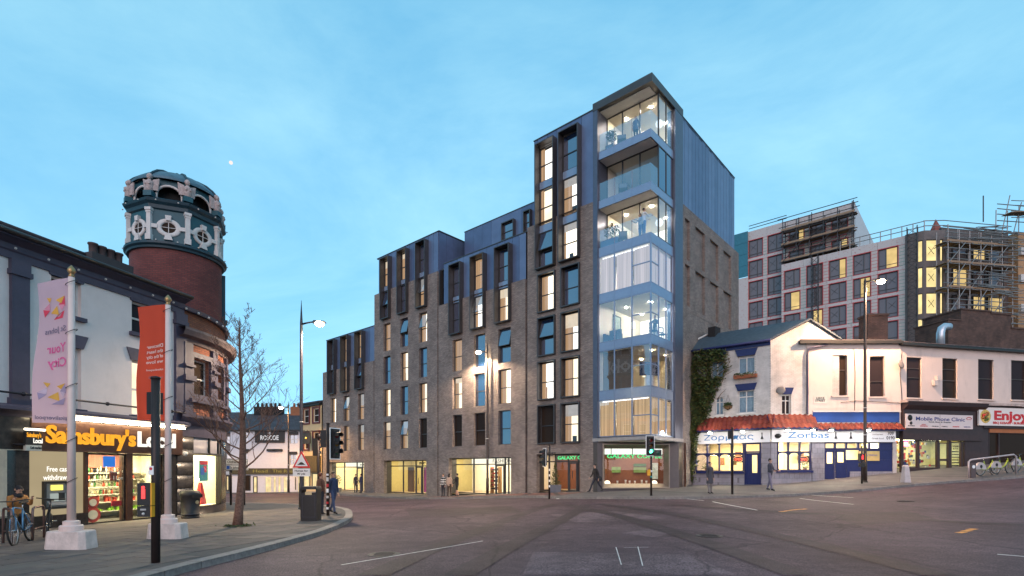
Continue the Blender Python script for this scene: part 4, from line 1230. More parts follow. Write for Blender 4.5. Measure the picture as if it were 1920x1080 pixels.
text('lettering', 'Open every day\n7am - 11pm', mat('pale_print', (.6, .58, .5), .6), fr, wn[0][0] + .85, zwt - .68, .13, y=.06, width=1.25, depth=.004, bold=.01, line=1.3)
MB().box(wn[0][0] + .55, wn[0][0] + .95, .03, .045, zwt - .48, zwt - .12).build('blue_notice', emit('blue_notice', (.05, .25, .85), .8), fr)
MB().box(wn[0][0] + .95, wn[0][0] + 1.5, .2, .22, zwb + .55, zwb + .72).build('red_notice', mat('red_notice', (.5, .03, .04), .5), fr)
MB().box(wn[0][1] - .4, wn[0][1] - .15, .2, .22, zwt - .95, zwt - .65).build('brown_notice', mat('brown_notice', (.3, .08, .05), .5), fr)
for zc, s_ in ((zwb + .32, .26), (zwb + .72, .2)):
    MB().lathe([(s_, 0), (s_, .01)], (0, 0, 0), 20, smooth=False).build('round_sticker', mat('red_sticker', (.45, .06, .04), .5), fr, (wn[0][0] + .22, .06, zc), (R(90), 0, 0))
    MB().lathe([(s_ * .6, 0), (s_ * .6, .01)], (0, 0, 0), 16, smooth=False).build('round_sticker', mat('cream_sticker', (.7, .6, .4), .5), fr, (wn[0][0] + .22, .045, zc), (R(90), 0, 0))
MB().box(ra, rb, 2.2, 2.26, zwt - .5, zwt).build('header_board', mat('maroon_header', (.3, .12, .1), .6), rm)
# shelves full of goods
for j, fz in enumerate((.12, .28, .42, .55, .68, .8)):
    z = zwb + (zwt - zwb - .3) * fz
    MB().box(ra + .1, rb - .1, 1.7, 2.15, z, z + .03).build('shelf', mat('white_shelf', (.75, .72, .62), .5), rm)
    g = MB()
    for q in range(46):
        x = ra + .12 + q * (rb - ra - .3) / 46
        if rnd.random() < .3: continue
        g.cur = rnd.choice((0, 1, 2, 3, 4)) if j > 1 else (5 if j == 0 else rnd.choice((3, 1)))
        h = rnd.uniform(.15, .24) if j > 0 else rnd.uniform(.06, .14)
        if j > 1:
            g.lathe([(.034, 0), (.034, h * .62), (.013, h * .8), (.013, h)], (x, 1.78, z + .03), 6)
        else:
            g.cbox((x, 1.8, z + .03), .075, .12, h)
    go = g.build('groceries', [mat('bottle_green', (.06, .2, .05), .2), mat('carton_cream', (.75, .65, .4), .5), mat('bottle_brown', (.25, .1, .04), .2), mat('carton_red', (.55, .08, .05), .5), mat('carton_white', (.8, .78, .7), .5), mat('lettuce_green', (.25, .5, .05), .6)])
    go.matrix_world = LT.matrix_basis.copy(); go.location = LT.location; go.rotation_euler = LT.rotation_euler
    setp(go, ['heap of green vegetables on the lowest store shelf', 'packets on the second lowest store shelf', 'bottles on the third store shelf from below', 'bottles on the fourth store shelf from below', 'bottles on the fifth store shelf from below', 'bottles on the topmost store shelf'][j], 'groceries', 'goods on the store shelves', 'stuff')

# projecting blade sign
bs = thing('projecting_sign', 'small projecting store sign with yellow and white lettering above a cash machine panel', 'shop sign', FS.w(0, 0, 0), FS.rot)
bx0, bx1 = FS.x(46, -.35), FS.x(76, -.35)
bzt, bzm, bzb = FS.z(60, 809, -.35), FS.z(60, 834, -.35), FS.z(60, 845, -.35)
MB().box(bx0, bx1, -.4, -.3, bzm, bzt).build('sign_board', M_BLK, bs)
MB().box(bx0, bx1, -.4, -.3, bzb, bzm - .01).build('lower_board', mat('pale_board', (.6, .58, .5), .5), bs)
MB().tube([(bx0, -.35, bzt + .06), (bx1 + .12, -.35, bzt + .06)], .03, 6).build('strip_light', emit('strip_light_b', (1, .9, .7), 6), bs)
MB().tube([(bx0 - .12, .1, bzm), (bx0 - .12, -.35, bzm), (bx0, -.35, bzm)], .03, 6).build('bracket', _m['iron_black'], bs)
text('lettering', "Sainsbury's", M_OR, bs, (bx0 + bx1) / 2, bzm + (bzt - bzm) * .58, .13, y=-.41, width=(bx1 - bx0) * .9, depth=.01, bold=.03)
text('lettering', "Local", M_WH, bs, (bx0 + bx1) / 2 + .1, bzm + (bzt - bzm) * .14, .14, y=-.41, width=(bx1 - bx0) * .58, depth=.01, bold=.03)
text('lettering', "Cash machine", M_BLK, bs, (bx0 + bx1) / 2 + .05, bzb + (bzm - bzb) * .3, .08, y=-.41, width=(bx1 - bx0) * .72, depth=.01)

# ------------------------------------------------------------------ round brick corner
CX, CY, CRAD = -18.7, 21.86, 6.0
RB = thing('corner_building', 'curved red brick corner building with plum pilasters and heavy stone cornices', 'building', (CX, CY, 0))
M_BRICKR = brick('red_brick', (.34, .1, .045), (.24, .065, .035), (.12, .06, .045), .225, .078, .011, radial=6.0)
A0, A1 = R(-15.5), R(95)
def ang_px(px, rad=6.0):
    """angle on the curved wall seen at px (near side)"""
    r = (px - PX) / PF
    best = None
    for k in range(2000):
        a = A0 + (R(29) - A0) * k / 2000
        X = CX + rad * math.cos(a); Y = CY + rad * math.sin(a)
        e = abs(X / Y - r)
        if best is None or e < best[0]: best = (e, a, Y)
    return best[1], best[2]
def arc_wall(mb, rad, a0, a1, z0, z1, n=24, t=.25):
    mb.lathe([(rad, z0), (rad, z1), (rad - t, z1)], (0, 0, 0), n, a0, a1, cap=False)
    return mb
def arc_hole_wall(mb, rad, a0, a1, z0, z1, holes, t=.22):
    as_ = sorted(set([a0 + (a1 - a0) * i / 26 for i in range(27)] + [h[0] for h in holes] + [h[1] for h in holes]))
    zs = sorted(set([z0, z1] + [h[2] for h in holes] + [h[3] for h in holes]))
    P = lambda r, a, z: (r * math.cos(a), r * math.sin(a), z)
    for a, b in zip(as_, as_[1:]):
        for c, d in zip(zs, zs[1:]):
            if any(h[0] < (a + b) / 2 < h[1] and h[2] < (c + d) / 2 < h[3] for h in holes): continue
            mb.quad(P(rad, a, c), P(rad, b, c), P(rad, b, d), P(rad, a, d))
    for h in holes:
        for a in (h[0], h[1]): mb.quad(P(rad, a, h[2]), P(rad - t, a, h[2]), P(rad - t, a, h[3]), P(rad, a, h[3]))
        for z in (h[2], h[3]): mb.quad(P(rad, h[0], z), P(rad, h[1], z), P(rad - t, h[1], z), P(rad - t, h[0], z))
    return mb
zz = lambda py, Y: PZ + (PH - py) / PF * Y
aw1 = (ang_px(360)[0], ang_px(391)[0]); aw2 = (ang_px(404)[0], ang_px(415)[0])
Y1 = ang_px(375)[1]
wz = (zz(748, Y1), zz(676, Y1))
Z1b = 3.9; Z1t = 6.75
hol = [(aw1[0], aw1[1], wz[0], wz[1]), (aw2[0], aw2[1], wz[0], wz[1]), (R(21), R(29), wz[0], wz[1])]
mb = MB(); arc_hole_wall(mb, 6.0, A0, A1, Z1b - .4, Z1t, hol); mb.build('brick_wall', M_BRICKR, RB)
mb = MB(); mb.lathe([(5.9, Z1t), (6.05, Z1t), (6.1, Z1t + .15), (6.35, Z1t + .22), (6.45, Z1t + .4), (6.45, Z1t + .5), (5.9, Z1t + .55)], (0, 0, 0), 40, A0, A1, cap=False, smooth=False); mb.build('cornice', mat('brown_stone', (.14, .105, .11), .7, var=.3, scale=4, dirt=.4), RB)
mb = MB(); arc_wall(mb, 5.95, A0, A1, Z1t + .5, Z1t + 1.25, 40); mb.build('parapet', M_BRICKR, RB)
mb = MB(); mb.lathe([(5.7, Z1t + 1.25), (6.08, Z1t + 1.25), (6.12, Z1t + 1.4), (5.7, Z1t + 1.42)], (0, 0, 0), 40, A0, A1, cap=False, smooth=False); mb.build('coping', M_PLUM, RB)
for i in range(10):
    a = A0 + R(3 + i * 6); MB().sphere((6.14 * math.cos(a), 6.14 * math.sin(a), Z1t + 1.28), .045, 6).build('bulb', M_SASHW, RB)
mb = MB(); mb.lathe([(0.01, Z1t + 1.2), (5.72, Z1t + 1.2)], (0, 0, 0), 40, A0, A1, cap=False); mb.build('roof', M_STEEL, RB)
# pilasters on the brick
def radial_box(mb, a, w, r0, r1, z0, z1):
    c, s = math.cos(a), math.sin(a)
    q = lambda r, t, z: (r * c - t * s, r * s + t * c, z)
    mb.hexa([q(r0, -w / 2, z0), q(r1, -w / 2, z0), q(r1, w / 2, z0), q(r0, w / 2, z0)], [q(r0, -w / 2, z1), q(r1, -w / 2, z1), q(r1, w / 2, z1), q(r0, w / 2, z1)])
    return mb
for px in (350, 399, 421):
    a = ang_px(px)[0]
    w = .42 if px != 421 else .5
    mb = MB(); radial_box(mb, a, w, 5.9, 6.12, Z1b - .2, Z1t - .001)
    radial_box(mb, a, w + .1, 5.9, 6.2, Z1t - .95, Z1t - .85); radial_box(mb, a, w + .12, 5.9, 6.22, Z1t - 1.5, Z1t - 1.3); radial_box(mb, a, w + .1, 5.9, 6.18, Z1b - .2, Z1b + .15)
    mb.build('pilaster', M_PLUM, RB)
for ai, h in enumerate(hol):
    a0_, a1_, z0, z1 = h
    am_ = (a0_ + a1_) / 2; hw = 6 * math.sin((a1_ - a0_) / 2)
    MW = Matrix.Rotation(am_ + PI / 2, 4, 'Z') @ Matrix.Translation((0, -6.0 * math.cos((a1_ - a0_) / 2), 0))
    w = sash_window(RB, MW, -hw, hw, z0, z1, .14, 'K', 0, False, .52, fm=M_SASHW)
    mb = MB(); mb.M = MW; mb.frame(-hw - .22, hw + .22, z0 - .05, z1 + .25, .2, -.1, .03); mb.box(-hw - .28, hw + .28, -.2, .03, z0 - .2, z0 - .06); mb.build('window_surround', M_PLUM, RB)
    if ai == 0:
        mb = MB(); mb.M = MW; mb.quad((-hw + .3, .3, z0 + .9), (hw - .1, .3, z0 + .9), (hw - .1, .3, z1 - .1), (-hw + .3, .3, z1 - .1)); mb.build('inner_glow', emit('amber_glow', (1, .5, .12), .35, .6, 3), w)
# ground floor of the corner: plum fascia, black rusticated pier, lit shop window
mb = MB(); mb.lathe([(5.9, 3.05), (6.02, 3.05), (6.02, 3.5), (6.12, 3.55), (6.3, 3.8), (6.3, 3.9), (5.9, 3.95)], (0, 0, 0), 40, A0, A1, cap=False, smooth=False); mb.build('shop_cornice', M_PLUM, RB)
a_s0, a_s1 = ang_px(361)[0], ang_px(414)[0]
ap0 = A0 - R(2)
Yp = ang_px(387)[1]
sz0, sz1 = zz(948, Yp), zz(852, Yp); st1 = zz(828, Yp)
nblk = 7
for i in range(nblk):
    z0 = -.5 + i * (3.55 / nblk)
    mb = MB(); arc_wall(mb, 6.05, A0, a_s0, z0 + .01, z0 + 3.55 / nblk - .012, 4, .3)
    P = lambda r, a, z: (r * math.cos(a), r * math.sin(a), z)
    mb.quad(P(6.05, a_s0, z0 + .01), P(5.7, a_s0, z0 + .01), P(5.7, a_s0, z0 + .49), P(6.05, a_s0, z0 + .49)); mb.build('stone_block', M_BLACKST, RB)
mb = MB(); arc_wall(mb, 6.0, a_s0, A1, -.5, sz0 - .02, 20); arc_wall(mb, 6.0, a_s1, A1, sz0 - .02, 3.06, 14); arc_wall(mb, 5.98, A0 - .02, a_s0 + .0, -.5, 3.06, 4); mb.build('base_wall', M_BLACKST, RB)
fr = MB()
for a in (a_s0, a_s0 + (a_s1 - a_s0) * .48, a_s0 + (a_s1 - a_s0) * .86, a_s1):
    radial_box(fr, a, .07, 5.9, 6.02, sz1 if a not in (a_s0, a_s1) and a < a_s0 + .7 * (a_s1 - a_s0) else sz0, 3.05)
arc_wall(fr, 6.015, a_s0, a_s1, sz1 - .05, sz1 + .05, 10, .1)
fr = fr.build('shop_window', M_BLK, RB)
mb = MB(); arc_wall(mb, 5.96, a_s0, a_s1, sz0, sz1, 10, 0.001); mb.build('pane', G_CLEAR, fr)
mb = MB(); arc_wall(mb, 5.96, a_s0, a_s1, sz1 + .05, 3.05, 10, 0.001); mb.build('transom_pane', mat('frosted_pane', (.35, .32, .34), .3), fr)
rm = MB(); arc_wall(rm, 4.0, a_s0 - .25, a_s1 + .3, sz0 - .1, sz1 + .4, 8, .1)
P = lambda r, a, z: (r * math.cos(a), r * math.sin(a), z)
for a in (a_s0 - .05, a_s1 + .02): rm.quad(P(3.9, a, sz0 - .1), P(5.9, a, sz0 - .1), P(5.9, a, sz1 + .4), P(3.9, a, sz1 + .4))
rm.lathe([(3.9, sz1 + .4), (5.9, sz1 + .4)], (0, 0, 0), 8, a_s0 - .05, a_s1 + .02, cap=False); rm.lathe([(3.9, sz0), (5.9, sz0)], (0, 0, 0), 8, a_s0 - .05, a_s1 + .02, cap=False)
rm = rm.build('store_room', _m['store_wall'], RB)
mb = MB(); mb.lathe([(4.4, sz1 + .36), (5.5, sz1 + .36)], (0, 0, 0), 6, a_s0 + .02, a_s1 - .02, cap=False); mb.build('ceiling_light', _m['store_light'], rm)
am_ = ang_px(386)[0]
MW = Matrix.Rotation(am_ + PI / 2, 4, 'Z') @ Matrix.Translation((0, -5.9, 0))
mb = MB(); mb.M = MW; mb.box(-.28, .32, 0, .02, sz0 + (sz1 - sz0) * .48, sz0 + (sz1 - sz0) * .88); ps = mb.build('poster', mat('teal_poster', (.05, .3, .32), .6), rm)
mb = MB(); mb.M = MW; mb.box(-.25, .29, -.012, -.003, sz0 + (sz1 - sz0) * .8, sz0 + (sz1 - sz0) * .87); mb.box(.0, .2, -.012, -.003, sz0 + (sz1 - sz0) * .65, sz0 + (sz1 - sz0) * .78); mb.build('poster_print', mat('poster_red', (.6, .05, .08), .6), rm)
mb = MB(); mb.M = MW; mb.box(-.2, .05, -.012, -.003, sz0 + (sz1 - sz0) * .6, sz0 + (sz1 - sz0) * .74); mb.build('poster_print', mat('poster_blue', (.05, .15, .5), .6), rm)
mb = MB(); mb.M = MW; mb.hexa([(.0, .1, sz0 + .05), (.4, .1, sz0 + .05), (.4, .4, sz0 + .05), (.0, .4, sz0 + .05)], [(.16, .2, sz0 + .95), (.26, .2, sz0 + .95), (.26, .3, sz0 + .95), (.16, .3, sz0 + .95)]); mb.build('red_display', _m['red_notice'], rm)
# camera dome on the pier
MB().sphere((FS.w(FS.x(336), -.3, FS.z(336, 851)) - Vector((CX, CY, 0))), .09, 8).build('security_camera', M_SASHW, RB)

# ------------------------------------------------------------------ round tower with domed lantern
TX, TY, TR = -15.17, 23.85, 1.85
TW = thing('round_tower', 'round red brick tower with a teal octagonal lantern, white round windows and a domed roof', 'tower', (TX, TY, 0))
M_BRICKT = brick('dark_red_brick', (.2, .05, .045), (.14, .036, .036), (.08, .04, .04), .225, .075, .01, radial=1.85)
M_TEAL = mat('teal_paint', (.018, .085, .115), .5, var=.15, scale=3, dirt=.2)
M_TEALD = mat('dark_teal_paint', (.012, .04, .06), .5, var=.2, scale=3)
M_STONEW = mat('white_stonework', (.6, .57, .56), .75, var=.08, scale=6, dirt=.35)
mb = MB(); mb.lathe([(TR, 7.96), (TR, 11.15)], (0, 0, 0), 48, cap=False); mb.build('brick_drum', M_BRICKT, TW)
mb = MB(); mb.lathe([(1.8, 11.1), (1.95, 11.1), (1.97, 11.2), (2.06, 11.28), (2.06, 11.4), (1.85, 11.47), (1.7, 11.47)], (0, 0, 0), 48, cap=False, smooth=False); mb.build('ring_cornice', M_TEALD, TW)
AO = R(-68)
octp = lambda r, z, k: (r * math.cos(AO + R(22.5 + 45 * k)), r * math.sin(AO + R(22.5 + 45 * k)), z)
rc = 1.86
mb = MB()
for k in range(8):
    mb.quad(octp(rc, 11.4, k - 1), octp(rc, 11.4, k), octp(rc, 13.2, k), octp(rc, 13.2, k - 1))
mb.build('lantern_wall', M_TEAL, TW)
for i in range(16):
    a = AO + R(22.5 * i + 11); MB().sphere((2.08 * math.cos(a), 2.08 * math.sin(a), 11.42), .035, 6).build('bulb', M_SASHW, TW)
apo = rc * math.cos(R(22.5))
for k in range(8):
    a = AO + R(45 * k)
    MW = Matrix.Rotation(a + PI / 2, 4, 'Z') @ Matrix.Translation((0, -apo, 0))
    # oculus: stone ring with four keystones, dark glass, cross bars
    ring = MB(); ring.M = MW @ Matrix.Translation((0, 0, 12.25)) @ Matrix.Rotation(R(90), 4, 'X')
    ring.lathe([(.27, -.06), (.27, .03), (.33, .06), (.45, .06), (.48, .03), (.48, -.04)], (0, 0, 0), 28, cap=False)
    oc = ring.build('round_window', M_STONEW, TW)
    ks = MB(); ks.M = MW
    ks.hexa([(-.09, -.14, 12.6), (.09, -.14, 12.6), (.09, .02, 12.6), (-.09, .02, 12.6)], [(-.12, -.14, 12.86), (.12, -.14, 12.86), (.12, .02, 12.86), (-.12, .02, 12.86)])
    ks.hexa([(-.17, -.13, 11.58), (.17, -.13, 11.58), (.17, .02, 11.58), (-.17, .02, 11.58)], [(-.08, -.13, 11.92), (.08, -.13, 11.92), (.08, .02, 11.92), (-.08, .02, 11.92)])
    ks.box(-.66, -.42, -.09, .02, 12.15, 12.35); ks.box(.42, .66, -.09, .02, 12.15, 12.35); ks.build('keystones', M_STONEW, oc)
    gl = MB(); gl.M = ring.M; gl.lathe([(0.001, .02), (.29, .02)], (0, 0, 0), 20, cap=False); gl.build('pane', G_BLACK, oc)
    br = MB(); br.M = MW; br.box(-.28, .28, -.05, -.025, 12.238, 12.262); br.box(-.012, .012, -.052, -.023, 11.97, 12.53); br.build('glazing_bar', M_STONEW, oc)
    # corner pilaster
    c = MB(); a2 = AO + R(22.5 + 45 * k)
    radial_box(c, a2, .18, rc - .12, rc + .1, 11.48, 13.14); radial_box(c, a2, .27, rc - .12, rc + .15, 13.02, 13.16); radial_box(c, a2, .24, rc - .12, rc + .14, 11.48, 11.78); radial_box(c, a2, .22, rc - .12, rc + .12, 12.9, 13.02)
    c.build('corner_pilaster', M_STONEW, TW)
mb = MB()
prof = [(1.86, 13.15), (1.95, 13.2), (1.97, 13.38), (2.08, 13.5), (2.12, 13.62), (1.95, 13.72), (1.6, 13.72)]
for (r0, z0), (r1, z1) in zip(prof, prof[1:]):
    for k in range(8): mb.quad(octp(r0, z0, k - 1), octp(r0, z0, k), octp(r1, z1, k), octp(r1, z1, k - 1))
mb.build('cornice', M_TEALD, TW)
for k in range(8):
    for f_ in (.25, .75):
        p = Vector(octp(2.2, 13.5, k - 1)).lerp(Vector(octp(2.2, 13.5, k)), f_); MB().sphere(p, .035, 6).build('bulb', M_SASHW, TW)
# open belfry: arches between piers, dark inside, dome above
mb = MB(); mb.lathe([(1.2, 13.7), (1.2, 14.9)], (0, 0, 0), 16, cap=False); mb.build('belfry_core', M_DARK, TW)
rb_ = 1.72
for k in range(8):
    a = AO + R(45 * k); ap = rb_ * math.cos(R(22.5)); hw = rb_ * math.sin(R(22.5))
    MW = Matrix.Rotation(a + PI / 2, 4, 'Z') @ Matrix.Translation((0, -ap, 0))
    n = 10; ra_ = hw * .74; zc = 13.95; zt_ = 14.62
    arc = [(ra_ * math.cos(PI - PI * i / n), zc + ra_ * .85 * math.sin(PI * i / n)) for i in range(n + 1)]
    w = MB(); w.M = MW
    top = [(-hw + 2 * hw * i / n, zt_) for i in range(n + 1)]
    for i in range(n): w.quad((arc[i][0], 0, arc[i][1]), (arc[i + 1][0], 0, arc[i + 1][1]), (top[i + 1][0], 0, zt_), (top[i][0], 0, zt_))
    for sx in (-1, 1): w.quad((sx * hw, 0, 13.7), (sx * ra_, 0, 13.7), (sx * ra_, 0, zc), (sx * hw, 0, zt_))
    w.build('arch_wall', M_TEAL, TW)
    tr = MB(); tr.M = MW
    arc2 = [(ra_, 13.72)] + [(ra_ * math.cos(PI * i / n), zc + ra_ * .85 * math.sin(PI * i / n)) for i in range(n + 1)] + [(-ra_, 13.72)]
    tr.tube([(p[0], -.02, p[1]) for p in arc2], .055, 6); tr.build('arch_trim', M_STONEW, TW)
    # winged bust on each corner: plinth, torso, shoulders, head, wings
    a2 = AO + R(22.5 + 45 * k); bxp = Vector(((rb_ + .16) * math.cos(a2), (rb_ + .16) * math.sin(a2), 13.72))
    b = MB(); b.M = Matrix.Translation(bxp) @ Matrix.Rotation(a2 + PI / 2, 4, 'Z')
    b.cbox((0, 0, 0), .36, .3, .22); pl_ = b.build('bust_plinth', M_TEAL, TW)
    s_ = MB(); s_.M = b.M; s_.lathe([(.1, .2), (.15, .26), (.14, .4), (.17, .55), (.18, .63), (.08, .7), (.055, .76)], (0, 0, 0), 12)
    s_.sphere((0, -.02, .86), .1, 8, 1.2); s_.sphere((0, .035, .9), .115, 8, 1.1)
    s_.sphere((-.075, -.12, .52), .06, 6); s_.sphere((.075, -.12, .52), .06, 6)
    for sx in (-1, 1):
        s_.hexa([(sx * .12, .0, .3), (sx * .3, .1, .3), (sx * .3, .16, .3), (sx * .12, .08, .3)], [(sx * .14, .0, .72), (sx * .36, .1, .82), (sx * .36, .16, .82), (sx * .14, .08, .72)])
    s_.build('bust', mat('weathered_stone', (.42, .34, .33), .8, var=.3, scale=14), TW)
dm = MB()
ds_ = [(1.8, 14.6), (1.82, 14.68), (1.66, 14.86), (1.36, 15.1), (.95, 15.3), (.5, 15.42), (.22, 15.46)]
dm.lathe(ds_, (0, 0, 0), 32, cap=False); dm = dm.build('dome', mat('lead_dome', (.07, .14, .19), .5, .2, var=.25, scale=5), TW)
for k in range(8):
    a = AO + R(22.5 + 45 * k)
    MB().tube([((r + .02) * math.cos(a), (r + .02) * math.sin(a), z + .02) for r, z in ds_], .05, 6).build('dome_rib', M_TEALD, dm)
MB().lathe([(.24, 15.42), (.22, 15.5), (.12, 15.56), (.16, 15.66), (.05, 15.74), (.01, 15.76)], (0, 0, 0), 14).build('finial', M_TEALD, dm)
# narrow slit window surround on the right flank
a = R(38)
MWs = MB(); radial_box(MWs, a, .3, 1.8, 2.0, 8.2, 10.9); radial_box(MWs, a, .45, 1.8, 2.08, 8.6, 8.8); MWs.build('flank_window_surround', M_TEALD, TW)

# settle the lantern's proportions on the drum
def _lz(z): return z if z < 10.9 else (10.9 + (z - 10.9) * .8 if z < 13.62 else 13.076 + (z - 13.62) * .98)
_seen = set()
for o in [c for c in TW.children] + [g for c in TW.children for g in c.children]:
    if o.data and o.data.name not in _seen:
        _seen.add(o.data.name)
        for v in o.data.vertices: v.co = Vector((v.co.x * .96, v.co.y * .96, _lz(v.co.z)))

# ------------------------------------------------------------------ restaurant and shops on the right
def rect(F, a, b, t, bo, d=0.0):
    m_ = (a + b) / 2
    return F.x(a, d), F.x(b, d), F.z(m_, bo, d), F.z(m_, t, d)

def local(F, base):
    """matrix from F's plane coordinates (x along, y in, z up) to the local space of an unrotated thing at base"""
    return Matrix.Translation((F.O.x - base[0], F.O.y - base[1], 0)) @ Matrix.Rotation(F.rot, 4, 'Z')

M_WBRICK = mat('white_painted_brick', (.68, .65, .62), .8, var=.08, scale=3, bump=.0, dirt=.25)
def painted_brick(name, col, dirt=.3):
    return brick(name, tuple(c * 1.03 for c in col), tuple(c * .97 for c in col), tuple(c * .8 for c in col), .225, .075, .01, dirt=dirt, bump=.7)
M_WPB = painted_brick('white_painted_brickwork', (.68, .64, .61), .34)
M_PINK = mat('pinkish_render', (.66, .54, .49), .85, var=.05, scale=1.2, bump=.25, bscale=30, dirt=.6)
M_NAVY = mat('navy_paint', (.013, .02, .1), .4, var=.1)
M_TILEST = brick('grey_stone_tiles', (.36, .33, .37), (.31, .29, .33), (.2, .18, .2), .3, .3, .008, dirt=.3)
M_BLACKP = mat('black_paint', (.025, .02, .022), .5, var=.2)
M_TERRA = [mat('terracotta_%d' % i, c, .65, var=.25, scale=9) for i, c in enumerate([(.17, .026, .016), (.12, .02, .014), (.21, .038, .02)])]
ZB = (15.48, 31.5)
RT = thing('restaurant_building', 'white painted brick corner restaurant with a slate roof, terracotta tile canopy and navy windows', 'restaurant', (ZB[0], ZB[1], 0))
MZ = local(FZ, ZB); MRt = local(FR, ZB)
LZ = FZ.x(1445)
ze = 9.46
# left front
hl = []
for r_ in ((1333, 1357, 675, 708), (1384, 1415, 667, 700), (1341, 1356, 745, 778), (1384, 1414, 732, 774)): hl.append(rect(FZ, *r_))
mb = MB(); mb.M = MZ; mb.wall(0, LZ, 4.3, ze, hl, 0, .18); mb.build('left_wall', M_WPB, RT)
hr = [rect(FR, 1466, 1483, 740, 777)]
xg = FR.x(1557)
mb = MB(); mb.M = MRt; mb.wall(0, 4.1, 4.3, ze, hr, 0, .18)
mb.poly([(0, 0, ze), (4.1, 0, ze), (2.32, 0, 10.62)]); mb.build('gable_wall', M_WPB, RT)
for i, h in enumerate(hl):
    w = sash_window(RT, MZ, *h, .1, 'N', 0, False, .72 if i in (2, 3) else .9, fm=M_SASHW)
    b = MB(); b.M = MZ; xm = (h[0] + h[1]) / 2; b.box(xm - .03, xm + .03, .095, .18, h[2], h[3]); b.build('mullion', M_SASHW, w)
    b = MB(); b.M = MZ; wavy(b, h[0] + .06, h[1] - .06, h[2] + .05, h[3] - .05, .135, .008, .09); b.build('curtain', mat('pale_blue_curtain', (.18, .27, .34), .9, var=.2, scale=8), w)
    b = MB(); b.M = MZ; b.box(h[0] - .08, h[1] + .08, -.12, .08, h[2] - .1, h[2] - .003); b.build('sill', M_SASHW, w)
    if i != 2:
        b = MB(); b.M = MZ; b.hexa([(h[0] - .02, -.06, h[3]), (h[1] + .02, -.06, h[3]), (h[1] + .02, .05, h[3]), (h[0] - .02, .05, h[3])], [(h[0] - .18, -.06, h[3] + .42), (h[1] + .18, -.06, h[3] + .42), (h[1] + .18, .05, h[3] + .42), (h[0] - .18, .05, h[3] + .42)]); b.build('lintel', M_NAVY, RT)
h = hr[0]
w = sash_window(RT, MRt, *h, .1, 'N', 0, False, .7, fm=M_SASHW)
b = MB(); b.M = MRt; b.hexa([(h[0], -.06, h[3] + .02), (h[1], -.06, h[3] + .02), (h[1], .05, h[3] + .02), (h[0], .05, h[3] + .02)], [(h[0] - .12, -.06, h[3] + .42), (h[1] + .15, -.06, h[3] + .42), (h[1] + .15, .05, h[3] + .42), (h[0] - .12, .05, h[3] + .42)]); b.build('lintel', M_NAVY, RT)
b = MB(); b.M = MRt; xm = (h[0] + h[1]) / 2; b.box(xm - .02, xm + .02, .095, .18, h[2], h[3]); b.build('mullion', M_SASHW, w)
# slate roof: ridge runs back along the left front
rd = Vector((-.766, .642)) * 6.1
E0 = Vector((-.05, -.12)); A_ = Vector((2.32, -.12)); E1 = Vector((4.2, -.12))
mb = MB()
q = lambda p, z: (p.x, p.y, z)
mb.hexa([q(E0, ze), q(A_, 10.66), q(A_ + rd, 10.66), q(E0 + rd, ze)], [q(E0, ze + .1), q(A_, 10.76), q(A_ + rd, 10.76), q(E0 + rd, ze + .1)])
mb.hexa([q(A_, 10.66), q(E1, ze), q(E1 + rd, ze), q(A_ + rd, 10.66)], [q(A_, 10.76), q(E1, ze + .1), q(E1 + rd, ze + .1), q(A_ + rd, 10.76)])
rf = mb.build('roof', mat('blue_slate', (.05, .075, .1), .6, var=.25, scale=5, bump=.4, bscale=9), RT)
mb = MB(); nn = Vector((-.642, -.766)) * .12
mb.tube([q(E0 + nn, ze - .02), q(E0 + nn + rd, ze - .02)], .08, 8); mb.build('gutter', M_NAVY, RT)
mb = MB(); mb.M = MZ; mb.box(0, LZ, -.06, .05, ze - .28, ze - .06); mb.build('fascia_board', M_NAVY, RT)
b = MB(); p = Vector((A_ + rd * .93).to_tuple()); b.cbox((p.x, p.y, 10.4), .7, .5, .75, .7); ch = b.build('chimney', M_DARK, rf)
b = MB(); b.tube([q(E0 + rd * .99, ze + .18), q(A_ + rd * .97, 10.84)], .06, 6); b.build('lead_flashing', mat('white_mortar', (.6, .58, .56)), rf)
mb = MB(); mb.prism([(0.1, .05), (4.1, .05), (4.1 - 4.6, .05 + 3.85), (.1 - 4.55, .05 + 3.85)], .5, ze - .05); mb.build('building_core', M_DARK, RT) if False else None
# tiled canopy: single tiles in courses
def tile_canopy(M, x0, x1, z0, z1, out, courses, hip=0.0, tile=.3):
    for c in range(courses):
        f0, f1 = c / courses, (c + 1) / courses
        za, zb_ = z1 + (z0 - z1) * f0, z1 + (z0 - z1) * f1
        ya, yb = -out * f0, -out * f1
        n = max(1, round((x1 - x0) / tile)); s = (x1 - x0) / n
        for i in range(n):
            xa = x0 + i * s
            t = MB(); t.M = M
            pr = [(0.0, .0), (.12, .03), (.3, .05), (.48, .03), (.6, 0.0), (.8, -.012), (1.0, 0.0)]
            up = [(xa + a * s, ya - .02, za + h_ + .03) for a, h_ in pr]; lo = [(xa + a * s, yb - .05, zb_ + h_ + .02) for a, h_ in pr]
            for k in range(len(pr) - 1): t.quad(lo[k], lo[k + 1], up[k + 1], up[k])
            for k in range(len(pr) - 1): t.quad((lo[k][0], lo[k][1], lo[k][2] - .018), (lo[k + 1][0], lo[k + 1][1], lo[k + 1][2] - .018), lo[k + 1], lo[k])
            t.build('roof_tile', M_TERRA[rnd.choice((0, 0, 1, 2))], RT)
    b = MB(); b.M = M; b.hexa([(x0, 0, z0 - .05), (x1, 0, z0 - .05), (x1, -out, z0 - .06), (x0, -out, z0 - .06)][::-1], [(x0, 0.02, z1), (x1, 0.02, z1), (x1, -out, z0 - .02), (x0, -out, z0 - .02)][::-1]); b.build('canopy_boarding', M_NAVY, RT)
